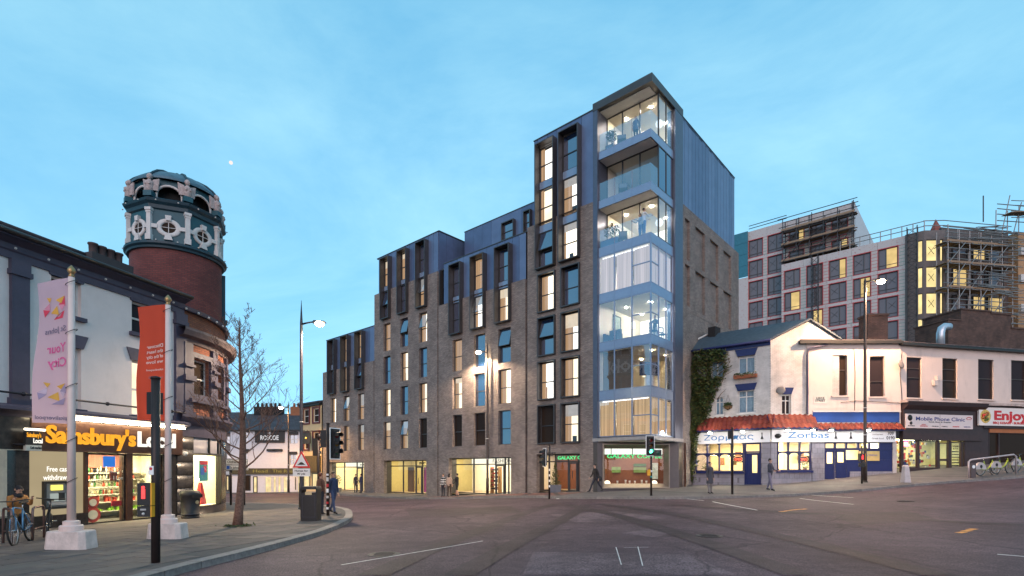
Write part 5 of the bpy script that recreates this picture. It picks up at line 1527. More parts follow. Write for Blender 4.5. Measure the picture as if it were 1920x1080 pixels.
zc1 = FZ.z(1400, 781); zc0 = FZ.z(1400, 804, -.5)
tile_canopy(MZ, FZ.x(1312), LZ + .22, zc0, zc1, .5, 3)
xk = FR.x(1526)
tile_canopy(MRt, -.22, xk, zc0, zc1, .5, 3)
zn1 = FR.z(1600, 794); zn0 = FR.z(1600, 805, -.6)
tile_canopy(MRt, xk + .01, FR.x(1687), zn0, zn1, .4, 2)
# long illuminated signs
sz0, sz1 = FR.z(1550, 829), FR.z(1550, 806)
M_SIGNW = mat('white_sign_board', (.85, .85, .85), .5, var=.02)
b = MB(); b.M = MZ; b.box(FZ.x(1299), LZ + .0, -.14, -.02, sz0, sz1); b.build('sign_board', M_SIGNW, RT)
b = MB(); b.M = MRt; b.box(.002, FR.x(1676), -.16, -.02, sz0 - .002, sz1); b.build('sign_board', M_SIGNW, RT)
M_SBLUE = mat('sign_blue', (.05, .22, .5), .5)
def tx(M, *a, **k):
    o = text(*a, **k); o.matrix_local = M; return o
xa, xb = FZ.x(1322), FZ.x(1414)
tx(MZ, 'lettering', 'Ζορμπας', M_SBLUE, RT, (xa + xb) / 2, sz0 + .22, .34, y=-.15, width=xb - xa, depth=.01)
xa, xb = FR.x(1474), FR.x(1551)
tx(MRt, 'lettering', 'Zorbas', M_SBLUE, RT, (xa + xb) / 2, sz0 + .24, .38, y=-.17, width=xb - xa, depth=.01)
tx(MRt, 'lettering', '709\n0190', M_BLK, RT, FR.x(1666), sz0 + .42, .2, y=-.17, width=.48, depth=.01, line=.95)
tx(MRt, 'lettering', 'restaurant\nGreek food', mat('grey_sign', (.3, .3, .32)), RT, FR.x(1642), sz0 + .42, .1, y=-.17, width=.7, depth=.01, line=1.8)
tx(MZ, 'lettering', 'Taverna', mat('grey_sign', (.3, .3, .32)), RT, FZ.x(1309), sz0 + .14, .12, y=-.15, width=.5, depth=.01)
for px in (1430,):
    b = MB(); b.M = MZ; x = FZ.x(px); b.lathe([(.08, 0), (.05, .1), (.02, .2), (.03, .34), (.01, .4)], (x, -.15, sz0 + .2), 8); b.build('sign_emblem', M_BLK, RT)
for px in (1564, 1592):
    b = MB(); b.M = MRt; x = FR.x(px); b.lathe([(.08, 0), (.05, .1), (.02, .2), (.03, .34), (.01, .4)], (x, -.17, sz0 + .2), 8); b.build('sign_emblem', M_BLK, RT)
b = MB(); b.M = MRt; b.sphere((FR.x(1456), -.17, sz0 + .36), .2, 8, .7); b.build('sign_emblem', M_BLK, RT)
# floodlights under the canopy, shining down on the sign
E_FLOOD = emit('floodlight', (1, .95, .85), 75)
for F, M, pxs in ((FZ, MZ, (1339, 1399)), (FR, MRt, (1465, 1511, 1545, 1613))):
    for px in pxs:
        x = F.x(px)
        b = MB(); b.M = M; b.hexa([(x - .13, -.82, zc0 - .12), (x + .13, -.82, zc0 - .12), (x + .13, -.64, zc0 - .2), (x - .13, -.64, zc0 - .2)], [(x - .13, -.87, zc0 - .02), (x + .13, -.87, zc0 - .02), (x + .13, -.63, zc0 - .08), (x - .13, -.63, zc0 - .08)])
        fl = b.build('floodlight', M_BLK, RT)
        b = MB(); b.M = M; b.quad((x - .1, -.8, zc0 - .14), (x + .1, -.8, zc0 - .14), (x + .1, -.64, zc0 - .225), (x - .1, -.64, zc0 - .225)); b.build('lamp_glass', E_FLOOD, fl)
        ld = bpy.data.lights.new('floodlight_beam', 'POINT'); ld.energy = 38; ld.color = (1, .93, .84); ld.shadow_soft_size = .1
        lo = bpy.data.objects.new('flood_light', ld); COL.objects.link(lo); lo.parent = fl; lo.location = M @ Vector((x, -1.05, zc0 - .02))
# ground floor
zgL = .2; zbay0 = FZ.z(1350, 884); zbay1 = FZ.z(1350, 829)
rmz = MB()
zfl = .95; zcl = 3.55
rmz.M = MZ
rmz.quad((-.2, 3, zfl), (LZ, 3, zfl), (LZ, 3, zcl), (-.2, 3, zcl)); rmz.quad((-.2, .2, zfl), (-.2, 3, zfl), (-.2, 3, zcl), (-.2, .2, zcl))
rmz.M = MRt
rmz.quad((0, 3.2, zfl), (7.4, 3.2, zfl), (7.4, 3.2, zcl), (0, 3.2, zcl)); rmz.quad((7.4, .2, zfl), (7.4, 3.2, zfl), (7.4, 3.2, zcl), (7.4, .2, zcl))
rmz.M = None
rmz.poly([(-3.7, 3.1, zcl), (0, 0.1, zcl), (7.4, .1, zcl), (7.4, 3.3, zcl), (-1, 5.6, zcl)]); rmz.poly([(-3.7, 3.1, zfl), (0, 0.1, zfl), (7.4, .1, zfl), (7.4, 3.3, zfl), (-1, 5.6, zfl)])
rmz = rmz.build('dining_room', mat('dining_wall', (.8, .66, .38), .8), RT)
E_DIN = emit('dining_light', (1, .86, .58), 120)
for (x, y) in ((-1.6, 2.6), (1.6, 1.2), (4.4, 1.2), (6.4, 1.2)):
    MB().box(x - .5, x + .5, y - .3, y + .5, zcl - .06, zcl - .02).build('ceiling_light', E_DIN, rmz)
def bay(M, F, pa, pb, n, py_t, py_b, arched=True, split=.4):
    x0, x1 = F.x(pa), F.x(pb); m_ = (pa + pb) / 2
    z0, z1 = F.z(m_, py_b), F.z(m_, py_t); zm = z1 - (z1 - z0) * split
    fr = MB(); fr.M = M
    fr.frame(x0, x1, z0, z1, .06, -.08, .1); fr.box(x0 + .06, x1 - .06, -.075, .095, zm - .05, zm + .05)
    w = (x1 - x0) / n
    for i in range(1, n): fr.box(x0 + i * w - .035, x0 + i * w + .035, -.07, .09, z0 + .06, z1 - .06)
    # arched heads
    for i in range(n):
        for (zt_,) in ((z1 - .06,), (zm - .05,)):
            a0_, a1_ = x0 + i * w + .035, x0 + (i + 1) * w - .035; hw = (a1_ - a0_) / 2; c = (a0_ + a1_) / 2
            k = 6
            pts = [(c - hw + 2 * hw * j / k, zt_ - .16 * (1 - math.sqrt(max(0, 1 - (2 * j / k - 1) ** 2)))) for j in range(k + 1)]
            for a, b_ in zip(pts, pts[1:]): fr.quad((a[0], -.03, a[1]), (b_[0], -.03, b_[1]), (b_[0], -.03, zt_ + .01), (a[0], -.03, zt_ + .01))
    fr.box(x0 - .08, x1 + .08, -.16, .1, z0 - .14, z0 - .003)
    fr = fr.build('bay_window', M_NAVY, RT)
    for i in range(n):
        for a, b_ in ((z0 + .06, zm - .05), (zm + .05, z1 - .06)):
            p = MB(); p.M = M; p.quad((x0 + i * w + .03, .0, a), (x0 + (i + 1) * w - .03, .0, a), (x0 + (i + 1) * w - .03, .0, b_), (x0 + i * w + .03, .0, b_)); p.build('pane', G_CLEAR, fr)
    return fr, x0, x1, z0, z1, zm
bl = bay(MZ, FZ, 1305, 1395, 4, 829, 884)
br_ = bay(MRt, FR, 1457, 1520, 3, 825, 882)
M_OPEN = emit('open_neon_red', (1, .12, .06), 3.0); M_OPENB = emit('open_neon_blue', (.9, .5, .25), 1.5)
for (M, F, px, py) in ((MZ, FZ, 1383, 861), (MRt, FR, 1508, 861)):
    x, z = F.x(px), F.z(px, py)
    b = MB(); b.M = M; b.box(x - .32, x + .32, .1, .13, z - .2, z + .2); os_ = b.build('open_sign', M_BLK, bl[0] if px < 1400 else br_[0])
    b = MB(); b.M = M; b.tube([(x + .28 * math.cos(t * PI / 10), .085, z + .17 * math.sin(t * PI / 10)) for t in range(21)], .018, 5); b.build('neon_ring', M_OPENB, RT)
    tx(M, 'lettering', 'OPEN', M_OPEN, RT, x, z - .07, .14, y=.085, width=.4, depth=.02, bold=.03)
# walls round the openings
def wallpiece(M, name, m, *b):
    q = MB(); q.M = M; q.box(*b); return q.build(name, m, RT)
wallpiece(MZ, 'stall_riser', M_TILEST, -.02, FZ.x(1396), -.05, .1, -.6, bl[3] - .145)
wallpiece(MZ, 'pier', M_TILEST, -.05, FZ.x(1304), -.06, .1, bl[3] - .15, sz0)
wallpiece(MZ, 'pier', M_TILEST, FZ.x(1428), LZ - .003, -.06, .1, -.6, sz0)
wallpiece(MRt, 'pier', M_TILEST, .0, FR.x(1456), -.06, .1, -.6, sz0)
wallpiece(MRt, 'stall_riser', M_TILEST, FR.x(1456) + .002, FR.x(1521), -.05, .1, -.6, br_[3] - .145)
wallpiece(MRt, 'pier', M_TILEST, FR.x(1522), FR.x(1545), -.06, .1, -.6, sz0)
wallpiece(MRt, 'downpipe', M_SASHW, FR.x(1521.2), FR.x(1522), -.1, -.06, .2, sz0) if False else None
dl = (FZ.x(1396), FZ.x(1427))
fr = MB(); fr.M = MZ
zd = .62; fr.frame(dl[0], dl[1], -.4, sz0, .09, -.03, .1); fr.box(dl[0], dl[1], -.028, .098, sz0 - .62, sz0 - .52)
d = fr.build('door_frame', M_NAVY, RT)
q = MB(); q.M = MZ; q.frame(dl[0] + .3, dl[1] - .09, zd, sz0 - .63, .13, .02, .08); q.box(dl[0] + .3, dl[1] - .09, .03, .075, zd, zd + .9); q.box(dl[0] + .09, dl[0] + .3, .03, .075, zd, sz0 - .63); q.build('door', M_NAVY, d)
q = MB(); q.M = MZ; q.quad((dl[0] + .3, .06, zd + .9), (dl[1] - .1, .06, zd + .9), (dl[1] - .1, .06, sz0 - .7), (dl[0] + .3, .06, sz0 - .7)); q.build('pane', G_CLEAR, d)
# double door and panels on the right front
xd = [FR.x(p) for p in (1546, 1566, 1587, 1612, 1650, 1673)]
ztr = FR.z(1600, 842)
wallpiece(MRt, 'transom', M_NAVY, xd[0], xd[5], -.02, .1, ztr - .06, ztr + .06)
fr_ = MB(); fr_.M = MRt
for i, px in enumerate((1546, 1566, 1587, 1609, 1630, 1650)): fr_.box(FR.x(px) - .05, FR.x(px) + .05, -.022, .1, ztr + .06, sz0)
fr_.box(xd[0], xd[5], -.021, .1, sz0 - .08, sz0); fr_.build('transom_frame', M_NAVY, RT)
q = MB(); q.M = MRt; q.quad((xd[0], .04, ztr), (xd[4], .04, ztr), (xd[4], .04, sz0), (xd[0], .04, sz0)); q.build('pane', G_CLEAR, RT)
for i in (0, 1):
    a, b_ = xd[i] + .02, xd[i + 1] - .02
    zf_ = G(FR.O.x + a, 31.5) + KH + .03
    q = MB(); q.M = MRt; q.frame(a, b_, zf_, ztr - .065, .12, .0, .06); q.box(a + .12, b_ - .12, .01, .05, zf_ + .12, zf_ + .95); dr = q.build('door', M_NAVY, RT)
    q = MB(); q.M = MRt; q.quad((a + .1, .03, zf_ + .95), (b_ - .1, .03, zf_ + .95), (b_ - .1, .03, ztr - .18), (a + .1, .03, ztr - .18)); q.build('pane', G_CLEAR, dr)
pzm = FR.z(1600, 862)
wallpiece(MRt, 'navy_panel', M_NAVY, xd[2], xd[5], .0, .1, -.2, pzm)
wallpiece(MRt, 'navy_panel', M_NAVY, xd[3], xd[5], .005, .1, pzm + .002, ztr - .062)
wallpiece(MRt, 'navy_panel', M_NAVY, xd[4], xd[5], .0, .1, ztr + .062, sz0 - .082)
q = MB(); q.M = MRt; q.quad((xd[2], .05, pzm), (xd[3], .05, pzm), (xd[3], .05, ztr), (xd[2], .05, ztr)); q.build('pane', G_CLEAR, RT)
r4 = rect(FR, 1611, 1648, 846, 864)
wallpiece(MRt, 'notice_board', mat('yellow_notice', (.6, .42, .16), .5), r4[0], r4[1], -.05, -.001, r4[2], r4[3])
tx(MRt, 'lettering', 'Party menus', mat('notice_blue', (.08, .1, .4)), RT, (r4[0] + r4[1]) / 2, r4[2] + .3, .12, y=-.055, width=.9, depth=.005)
wallpiece(MRt, 'pier', mat('cream_pier', (.5, .44, .42), .7), xd[5] + .003, FR.x(1680), -.06, .1, -.2, sz0)
wallpiece(MRt, 'stall_riser', M_TILEST, xd[3] - .6, xd[5], -.04, .0 - .002, -.2, FR.z(1640, 884))
# blue panel and upper right render
r5 = rect(FR, 1523, 1684, 773, 792)
wallpiece(MRt, 'blue_fascia', mat('blue_fascia', (.02, .06, .24), .4, var=.25, scale=.8), r5[0], r5[1], -.1, .0, r5[2], r5[3])
wallpiece(MRt, 'fascia_moulding', M_SASHW, r5[0] - .05, r5[1] + .05, -.18, .0, r5[3] + .002, r5[3] + .07)
# things seen inside: pictures, plants, tables
for x, z in ((-1.9, 2.0), (1.2, 2.2), (3.2, 2.3), (-.8, 2.4)): MB().box(x, x + .4, 2.9 + (.2 if x < 0 else 0), 2.95 + (.2 if x < 0 else 0), z, z + .5).build('wall_picture', mat('dark_picture', (.2, .09, .04), .5), rmz)
# ivy-clad end
# pink rendered upper front with parapet
PB = thing('corner_terrace', 'pinkish rendered two storey terrace with a black gutter above the restaurant', 'terrace building', (ZB[0], ZB[1], 0))
zp1 = FR.z(1600, 645)
h = [rect(FR, 1560, 1588, 666, 742), rect(FR, 1630, 1658, 668, 744)]
x0p, x1p = FR.x(1512), FR.x(1688)
mb = MB(); mb.M = MRt; mb.wall(x0p, x1p, 4.2, zp1, h, -.04, .2); mb.quad((x0p, -.04, 4.2), (x0p, -.04, zp1), (x0p, 6, zp1), (x0p, 6, 4.2)); mb.quad((x0p, -.04, zp1), (x1p, -.04, zp1), (x1p, 6, zp1 - .4), (x0p, 6, zp1 - .4)); mb.build('wall', M_PINK, PB)
q = MB(); q.M = MRt; q.box(x0p - .5, x1p, -.28, -.045, zp1 - .02, zp1 + .14); q.build('gutter', M_BLK, PB)
q = MB(); q.M = MRt; q.box(x0p - .4, x1p, -.1, .3, zp1 + .142, zp1 + .26); q.build('parapet_coping', mat('dark_slab', (.05, .045, .05), .7, var=.4, scale=4), PB)
q = MB(); q.M = MRt; q.tube([(FR.x(1549), -.16, zp1 - .06), (FR.x(1514), -.14, zp1 - .3), (FR.x(1512), -.12, zp1 - .7), (FR.x(1512), -.12, 5.0)], .055, 8); q.build('downpipe', mat('plum_pipe', (.1, .09, .14), .5), PB)
for i, hh_ in enumerate(h):
    w = sash_window(PB, MRt, *hh_, .08, 'K' if i == 0 else 'N', 0, False, .38 if i else .64, fm=mat('brown_sash', (.05, .035, .03), .5))
    q = MB(); q.M = MRt; q.box(hh_[0] - .08, hh_[1] + .08, -.12, .1, hh_[2] - .08, hh_[2] - .003); q.build('sill', M_PINK, w)
r6 = rect(FR, 1525, 1549, 742, 757)
q = MB(); q.M = MRt; q.box(r6[0], r6[1], -.06, -.042, r6[2], r6[3]); q.build('street_name_plate', mat('name_plate', (.62, .58, .52), .5), PB)
tx(MRt, 'lettering', 'LEECE\nSTREET', M_BLK, PB, (r6[0] + r6[1]) / 2, (r6[2] + r6[3]) / 2 + .03, .13, y=-.065, width=.6, depth=.004, bold=.02, line=.85)
sl = MB(); sl.M = MRt; sl.lathe([(.26, 0), (.2, .03), (.1, .05), (.01, .055)], (0, 0, 0), 16); sl.M = None
sd = inst('satellite_dish', sl.mesh('satellite_dish', mat('dish_grey', (.25, .21, .19), .5)), PB, (FR.x(1684), -.25, FR.z(1684, 685)), (R(80), 0, R(20)))
b = MB(); x, z = FR.x(1459), FR.z(1459, 733)
sd2 = inst('satellite_dish', sd.data, RT, (x, -.3, z), (R(75), 0, R(-35)))
stk = MB(); stk.M = MRt
cx0, cx1 = FR.x(1627, 3), FR.x(1665, 3); stk.box(cx0, cx1, 3, 3.9, zp1 - .5, FR.z(1645, 592, 3)); stk.box(cx0 - .06, cx1 + .06, 2.94, 3.96, FR.z(1645, 592, 3), FR.z(1645, 588, 3))
stk.build('chimney', brick('chimney_brick', (.2, .1, .07), (.14, .07, .05), (.08, .05, .045), dirt=.5), PB)
b = MB(); b.M = MRt; b.tube([(FR.x(1600, 2), 2, zp1 + .1), (FR.x(1612, 2), 2.3, zp1 + .28), (FR.x(1625, 2), 2.1, zp1 + .15)], .15, 6); b.build('roof_tarpaulin', M_BLK, PB)

for pts in (((1575, 755), (1605, 752), (1690, 756)), ((1690, 660), (1686, 700), (1690, 752)), ((1600, 655), (1602, 700), (1601, 770))):
    q = MB(); q.M = MRt; q.tube([(FR.x(a), -.07, FR.z(a, b_)) for a, b_ in pts], .015, 5); q.build('cable', M_BLK, PB)
# phone shop and takeaway terrace
TB = thing('shop_row', 'pinkish rendered terrace with tall sash windows above a phone shop and a takeaway', 'terrace building', (FT.O.x, FT.O.y, 0), FT.rot)
zt1 = FT.z(1760, 652); XT = 16.0
ups = [rect(FT, a, b_, t, bo) for a, b_, t, bo in ((1700, 1728, 670, 746), (1767, 1795, 672, 747), (1834, 1863, 674, 749), (1896, 1924, 676, 750))]
zsill = FT.z(1760, 757)
mb = MB(); mb.wall(0, XT, zsill - .6, zt1, ups, 0, .2); mb.quad((0, 0, zsill), (0, 0, zt1), (0, 5, zt1), (0, 5, zsill)); mb.build('wall', M_PINK, TB)
MB().box(-.1, XT, -.3, .05, zt1 - .02, zt1 + .12).build('gutter', M_BLK, TB)
mb = MB()
for i in range(26):
    x = i * .62
    mb.hexa([(x, -.25, zt1 + .13 + rnd.uniform(0, .03)), (x + .6, -.25, zt1 + .13 + rnd.uniform(0, .03)), (x + .6, 2.6, zt1 + .55), (x, 2.6, zt1 + .55)], [(x, -.25, zt1 + .19), (x + .6, -.25, zt1 + .19), (x + .6, 2.6, zt1 + .61), (x, 2.6, zt1 + .61)])
setp(mb.build('roof_slates', mat('worn_roof_slab', (.12, .095, .095), .7, var=.5, scale=4), TB), kind='stuff')
for i, u in enumerate(ups):
    w = sash_window(TB, I4, *u, .08, 'N' if i != 1 else 'K', 0, False, (.5, .45, .52, .52)[i], fm=mat('brown_sash', (.05, .035, .03), .5))
    if i in (0, 1): MB().box(u[0] + .06, u[1] - .06, .085, .15, u[2] + .72 * (u[3] - u[2]), u[2] + .74 * (u[3] - u[2])).build('glazing_bar', _m['brown_sash'], w)
    MB().box(u[0] - .06, u[1] + .06, -.1, .1, u[2] - .08, u[2] - .003).build('sill', M_PINK, w)
mb = MB(); 
for i in range(18):
    x = i * .9; mb.box(x, x + .88, -.42 - rnd.uniform(0, .05), .0 - .001, zsill - .03 - rnd.uniform(0, .05), zsill + .05 + rnd.uniform(0, .06))
setp(mb.build('lead_ledge', mat('worn_ledge', (.42, .33, .3), .8, var=.35, scale=3, dirt=.5), TB), kind='stuff')
M_BROWNP = mat('dark_brown_paint', (.045, .024, .024), .5, var=.2)
cxa, cxb = FT.x(1689), FT.x(1838)
mb = MB(); mb.profile([(.0, FT.z(1760, 770)), (-.18, FT.z(1760, 770)), (-.45, FT.z(1760, 763)), (-.5, FT.z(1760, 756)), (0, FT.z(1760, 754))], cxa, cxb); mb.build('shop_cornice', M_BROWNP, TB)
zfa, zfb = FT.z(1760, 826), FT.z(1760, 770)
MB().box(cxa, cxb, -.16, .1, zfa, zfb - .004).build('fascia', M_BROWNP, TB)
rs = rect(FT, 1692, 1817, 778, 804)
MB().box(rs[0], rs[1], -.22, -.162, rs[2], rs[3]).build('sign_board', mat('pale_pink_sign', (.72, .6, .58), .5, var=.03), TB)
M_NVT = mat('sign_navy', (.03, .05, .2)); M_RDT = mat('sign_red', (.55, .03, .04))
sw_ = rs[1] - rs[0]; shh = rs[3] - rs[2]
text('lettering', 'Mobile Phone Clinic', M_NVT, TB, rs[0] + sw_ * .51, rs[2] + shh * .55, shh * .27, y=-.225, width=sw_ * .73, depth=.006, bold=.015)
text('lettering', 'Sold, Buy & Repair', M_BLK, TB, rs[0] + sw_ * .5, rs[2] + shh * .42, shh * .08, y=-.225, width=sw_ * .34, depth=.006, bold=.03)
for s_, f_, m_, w_ in (('MOTOROLA', .08, M_BLK, .1), ('SONY\nERICSSON', .26, M_RDT, .11), ('NOKIA', .43, M_BLK, .1), ('NEC', .57, M_BLK, .09), ('SIEMENS', .74, M_RDT, .1), ('SAMSUNG', .91, M_NVT, .1)):
    text('lettering', s_, m_, TB, rs[0] + sw_ * f_, rs[2] + shh * (.12 if '\n' not in s_ else .22), shh * .075, y=-.225, width=sw_ * w_, depth=.006, bold=.03)
b = MB(); b.tube([(rs[0] + sw_ * (.94 + .04 * math.cos(t * PI / 8)), -.225, rs[2] + shh * (.72 + .14 * math.sin(t * PI / 8))) for t in range(9)], .02, 5); b.build('sign_emblem', M_RDT, TB)
text('lettering', '942', M_RDT, TB, rs[0] + sw_ * .94, rs[2] + shh * .66, shh * .08, y=-.225, width=sw_ * .06, depth=.006)
for f_, z_ in ((.06, .72), (.075, .35)): MB().lathe([(.13 * (1.4 if z_ > .5 else .8), 0), (.001, .012)], (0, 0, 0), 16).build('sign_emblem', M_BLK, TB, (rs[0] + sw_ * f_, -.222, rs[2] + shh * z_), (R(90), 0, 0))
MB().box(rs[0] + sw_ * .5 - .008, rs[0] + sw_ * .5 + .008, -.224, -.2215, rs[2], rs[3]).build('sign_seam', M_BLK, TB)
# phone shop front
zsb, zst = FT.z(1725, 877), FT.z(1725, 827)
def tshop(pa, pb, ya, yb, nm, m=G_CLEAR):
    r_ = rect(FT, pa, pb, ya, yb)
    f = MB(); f.frame(r_[0], r_[1], r_[2], r_[3], .05, -.04, .08); o = f.build(nm, M_BROWNP, TB)
    MB().quad((r_[0], .02, r_[2]), (r_[1], .02, r_[2]), (r_[1], .02, r_[3]), (r_[0], .02, r_[3])).build('pane', m, o)
    return o, r_
sw1 = tshop(1692, 1720, 826, 878, 'shop_window'); sw2 = tshop(1722, 1757, 826, 878, 'shop_window')
dr1 = tshop(1760, 1778, 830, 888, 'shop_door'); sw3 = tshop(1782, 1802, 829, 882, 'shop_window'); sw4 = tshop(1803, 1808, 829, 880, 'side_light')
for a, b_ in ((1689, 1692), (1720, 1722), (1757, 1760), (1778, 1782), (1802, 1803), (1808, 1838)):
    MB().box(FT.x(a) + .001, FT.x(b_) - .001, -.05, .1, .8, zfa - .002).build('pier', M_BROWNP, TB)
MB().box(FT.x(1692), FT.x(1757), -.06, .1, .8, zsb - .02).build('stall_riser', M_BROWNP, TB)
MB().box(FT.x(1782), FT.x(1803), -.055, .1, .8, FT.z(1792, 883)).build('stall_riser', M_BROWNP, TB)
rm = MB(); a, b_ = FT.x(1680), FT.x(1818); z0, z1 = FT.z(1725, 889), zfa + .1
rm.quad((a, 2.4, z0), (b_, 2.4, z0), (b_, 2.4, z1), (a, 2.4, z1)); rm.quad((a, .12, z0), (a, 2.4, z0), (a, 2.4, z1), (a, .12, z1)); rm.quad((b_, .12, z0), (b_, 2.4, z0), (b_, 2.4, z1), (b_, .12, z1)); rm.quad((a, .12, z1), (b_, .12, z1), (b_, 2.4, z1), (a, 2.4, z1)); rm.quad((a, .12, z0), (b_, .12, z0), (b_, 2.4, z0), (a, 2.4, z0))
rm = rm.build('shop_room', mat('phone_shop_wall', (.75, .72, .42), .7), TB)
for i in range(3): MB().box(a + .5 + i * 1.5, a + 1.4 + i * 1.5, .8, 1.6, z1 - .06, z1 - .02).build('ceiling_light', emit('phone_shop_light', (1, .97, .62), 16), rm)
g = MB()
for i in range(150):
    x = rnd.uniform(FT.x(1690), FT.x(1760)); z = rnd.uniform(zsb, zst); g.cur = rnd.randrange(5); s_ = rnd.uniform(.06, .16)
    y = rnd.uniform(.5, 2.2); g.box(x, x + s_, y, y + .06, z, z + s_ * rnd.uniform(1, 2.2))
gg = g.build('phone_accessories', [M_BLK, M_RDT, M_NVT, mat('acc_orange', (.7, .3, .05)), M_SASHW], rm); setp(gg, kind='stuff')
MB().box(sw1[1][0] + .02, sw1[1][0] + .55, .1, .16, sw1[1][3] - .36, sw1[1][3] - .04).build('neon_sign', emit('pink_neon', (1, .1, .35), 3.2), rm)
MB().box(sw1[1][0] + .08, sw1[1][0] + .49, .09, .098, sw1[1][3] - .3, sw1[1][3] - .1).build('neon_sign_face', emit('cream_neon', (1, .85, .5), 2), rm)
text('lettering', 'AVAILABLE\nIN STORE', M_BLK, TB, (sw3[1][0] + sw3[1][1]) / 2, sw3[1][3] - .3, .1, y=.0, width=.5, depth=.004, bold=.03, line=1.1)
for j in range(7): MB().box(sw3[1][0] + .12, sw3[1][1] - .12 - rnd.uniform(0, .12), -.002, .004, sw3[1][3] - .62 - j * .17, sw3[1][3] - .56 - j * .17).build('print_line', M_BLK, sw3[0])
MB().box(dr1[1][0], dr1[1][1], -.03, .05, dr1[1][2] + .78, dr1[1][2] + .9).build('door_rail', M_BROWNP, dr1[0])
# takeaway
re_ = rect(FT, 1826, 1990, 767, 800)
MB().box(re_[0], re_[1], -.3, -.2, re_[2], re_[3]).build('takeaway_sign', mat('pale_sign', (.8, .72, .68), .5, var=.03), TB)
MB().box(FT.x(1838), XT, -.2, .1, re_[2] - .15, FT.z(1870, 757)).build('fascia', M_BROWNP, TB)
hE = re_[3] - re_[2]
text('lettering', 'Enjoy', M_RDT, TB, (FT.x(1853) + FT.x(1919)) / 2, re_[2] + hE * .34, hE * .5, y=-.31, width=FT.x(1918) - FT.x(1854), depth=.01, bold=.05)
text('lettering', 'BBQ KEBABS • BURGERS • PIZZA', M_RDT, TB, FT.x(1851.5), re_[2] + hE * .1, hE * .13, y=-.31, width=FT.x(1935) - FT.x(1851.5), depth=.01, bold=.03, align='LEFT')
fo = MB(); fo.M = Matrix.Translation((FT.x(1838), -.3, re_[2] + hE * .5)) @ Matrix.Rotation(R(90), 4, 'X')
fo.lathe([(.42, 0), (.4, .02), (.001, .02)], (0, 0, 0), 20, smooth=False); fo = fo.build('food_picture', mat('food_yellow', (.65, .45, .12), .6, var=.3, scale=6), TB)
for i in range(14):
    q = MB(); a_ = rnd.uniform(0, 2 * PI); r_ = rnd.uniform(.03, .27); q.sphere((FT.x(1838) + r_ * math.cos(a_), -.325, re_[2] + hE * .5 + r_ * math.sin(a_) * 1.1), rnd.uniform(.06, .13), 6)
    q.build('food_piece', mat('food_%d' % (i % 3), [(.5, .05, .03), (.1, .15, .03), (.3, .1, .03)][i % 3], .5), fo)
MB().box(FT.x(1838), FT.x(1852), -.05, .1, .8, re_[2]).build('pier', M_BROWNP, TB)
tk = tshop(1853, 1990, 812, 880, 'takeaway_window', G_BLACK)
MB().box(FT.x(1853), XT, -.08, .1, re_[2] - .42, re_[2] - .152).build('shutter_box', mat('orange_shutter_box', (.4, .13, .04), .5), TB)
MB().box(FT.x(1853), XT, -.06, .1, .8, tk[1][2] - .02).build('stall_riser', M_BROWNP, TB)
MB().box(FT.x(1870), FT.x(1872), -.07, .1, tk[1][2], tk[1][3]).build('mullion', M_BROWNP, tk[0])
for px, py in ((1747, 723), (1752, 714)): MB().box(FT.x(px), FT.x(px) + .28, -.18, 0, FT.z(px, py), FT.z(px, py) + .3).build('alarm_box', mat('alarm_white', (.55, .48, .45), .5), TB)
# roofscape behind: brick stacks and a metal flue
SK = thing('brick_stack', 'broad stepped brown brick chimney stack rising behind the shop row', 'chimney stack', (FT.O.x, FT.O.y, 0), FT.rot)
M_CB = brick('stack_brick', (.17, .09, .065), (.11, .06, .048), (.07, .045, .04), dirt=.5)
for i, (pa, pb, pt) in enumerate(((1778, 1802, 601), (1802, 1858, 583), (1858, 1896, 590), (1896, 1990, 620))):
    mb = MB(); d = 4.5; mb.box(FT.x(pa, d) + .003, FT.x(pb, d), d, d + 2.5 + .3 * i, 6, FT.z((pa + pb) / 2, pt, d)); mb.build('brick_pier', M_CB, SK)
    mb = MB(); mb.box(FT.x(pa, d) - .05, FT.x(pb, d) + .02, d - .06, d + 2.6 + .3 * i, FT.z((pa + pb) / 2, pt, d) + .003, FT.z((pa + pb) / 2, pt, d) + .1 + .01 * i); mb.build('coping', M_CB, SK)
FLU = thing('roof_flue', 'curved pale metal flue on the roof beside the brown brick stack', 'flue', FT.w(FT.x(1769, 2.5), 2.5, 0), FT.rot)
zq = FT.z(1769, 640, 2.5)
mb = MB(); mb.tube([(-.25, 0, zq - .5), (-.25, 0, zq + .55), (-.15, 0, zq + .85), (.1, 0, zq + 1.0), (.5, 0, zq + 1.0)], .24, 12, smooth=True); mb.build('duct', mat('galvanised', (.5, .55, .62), .35, .6), FLU)

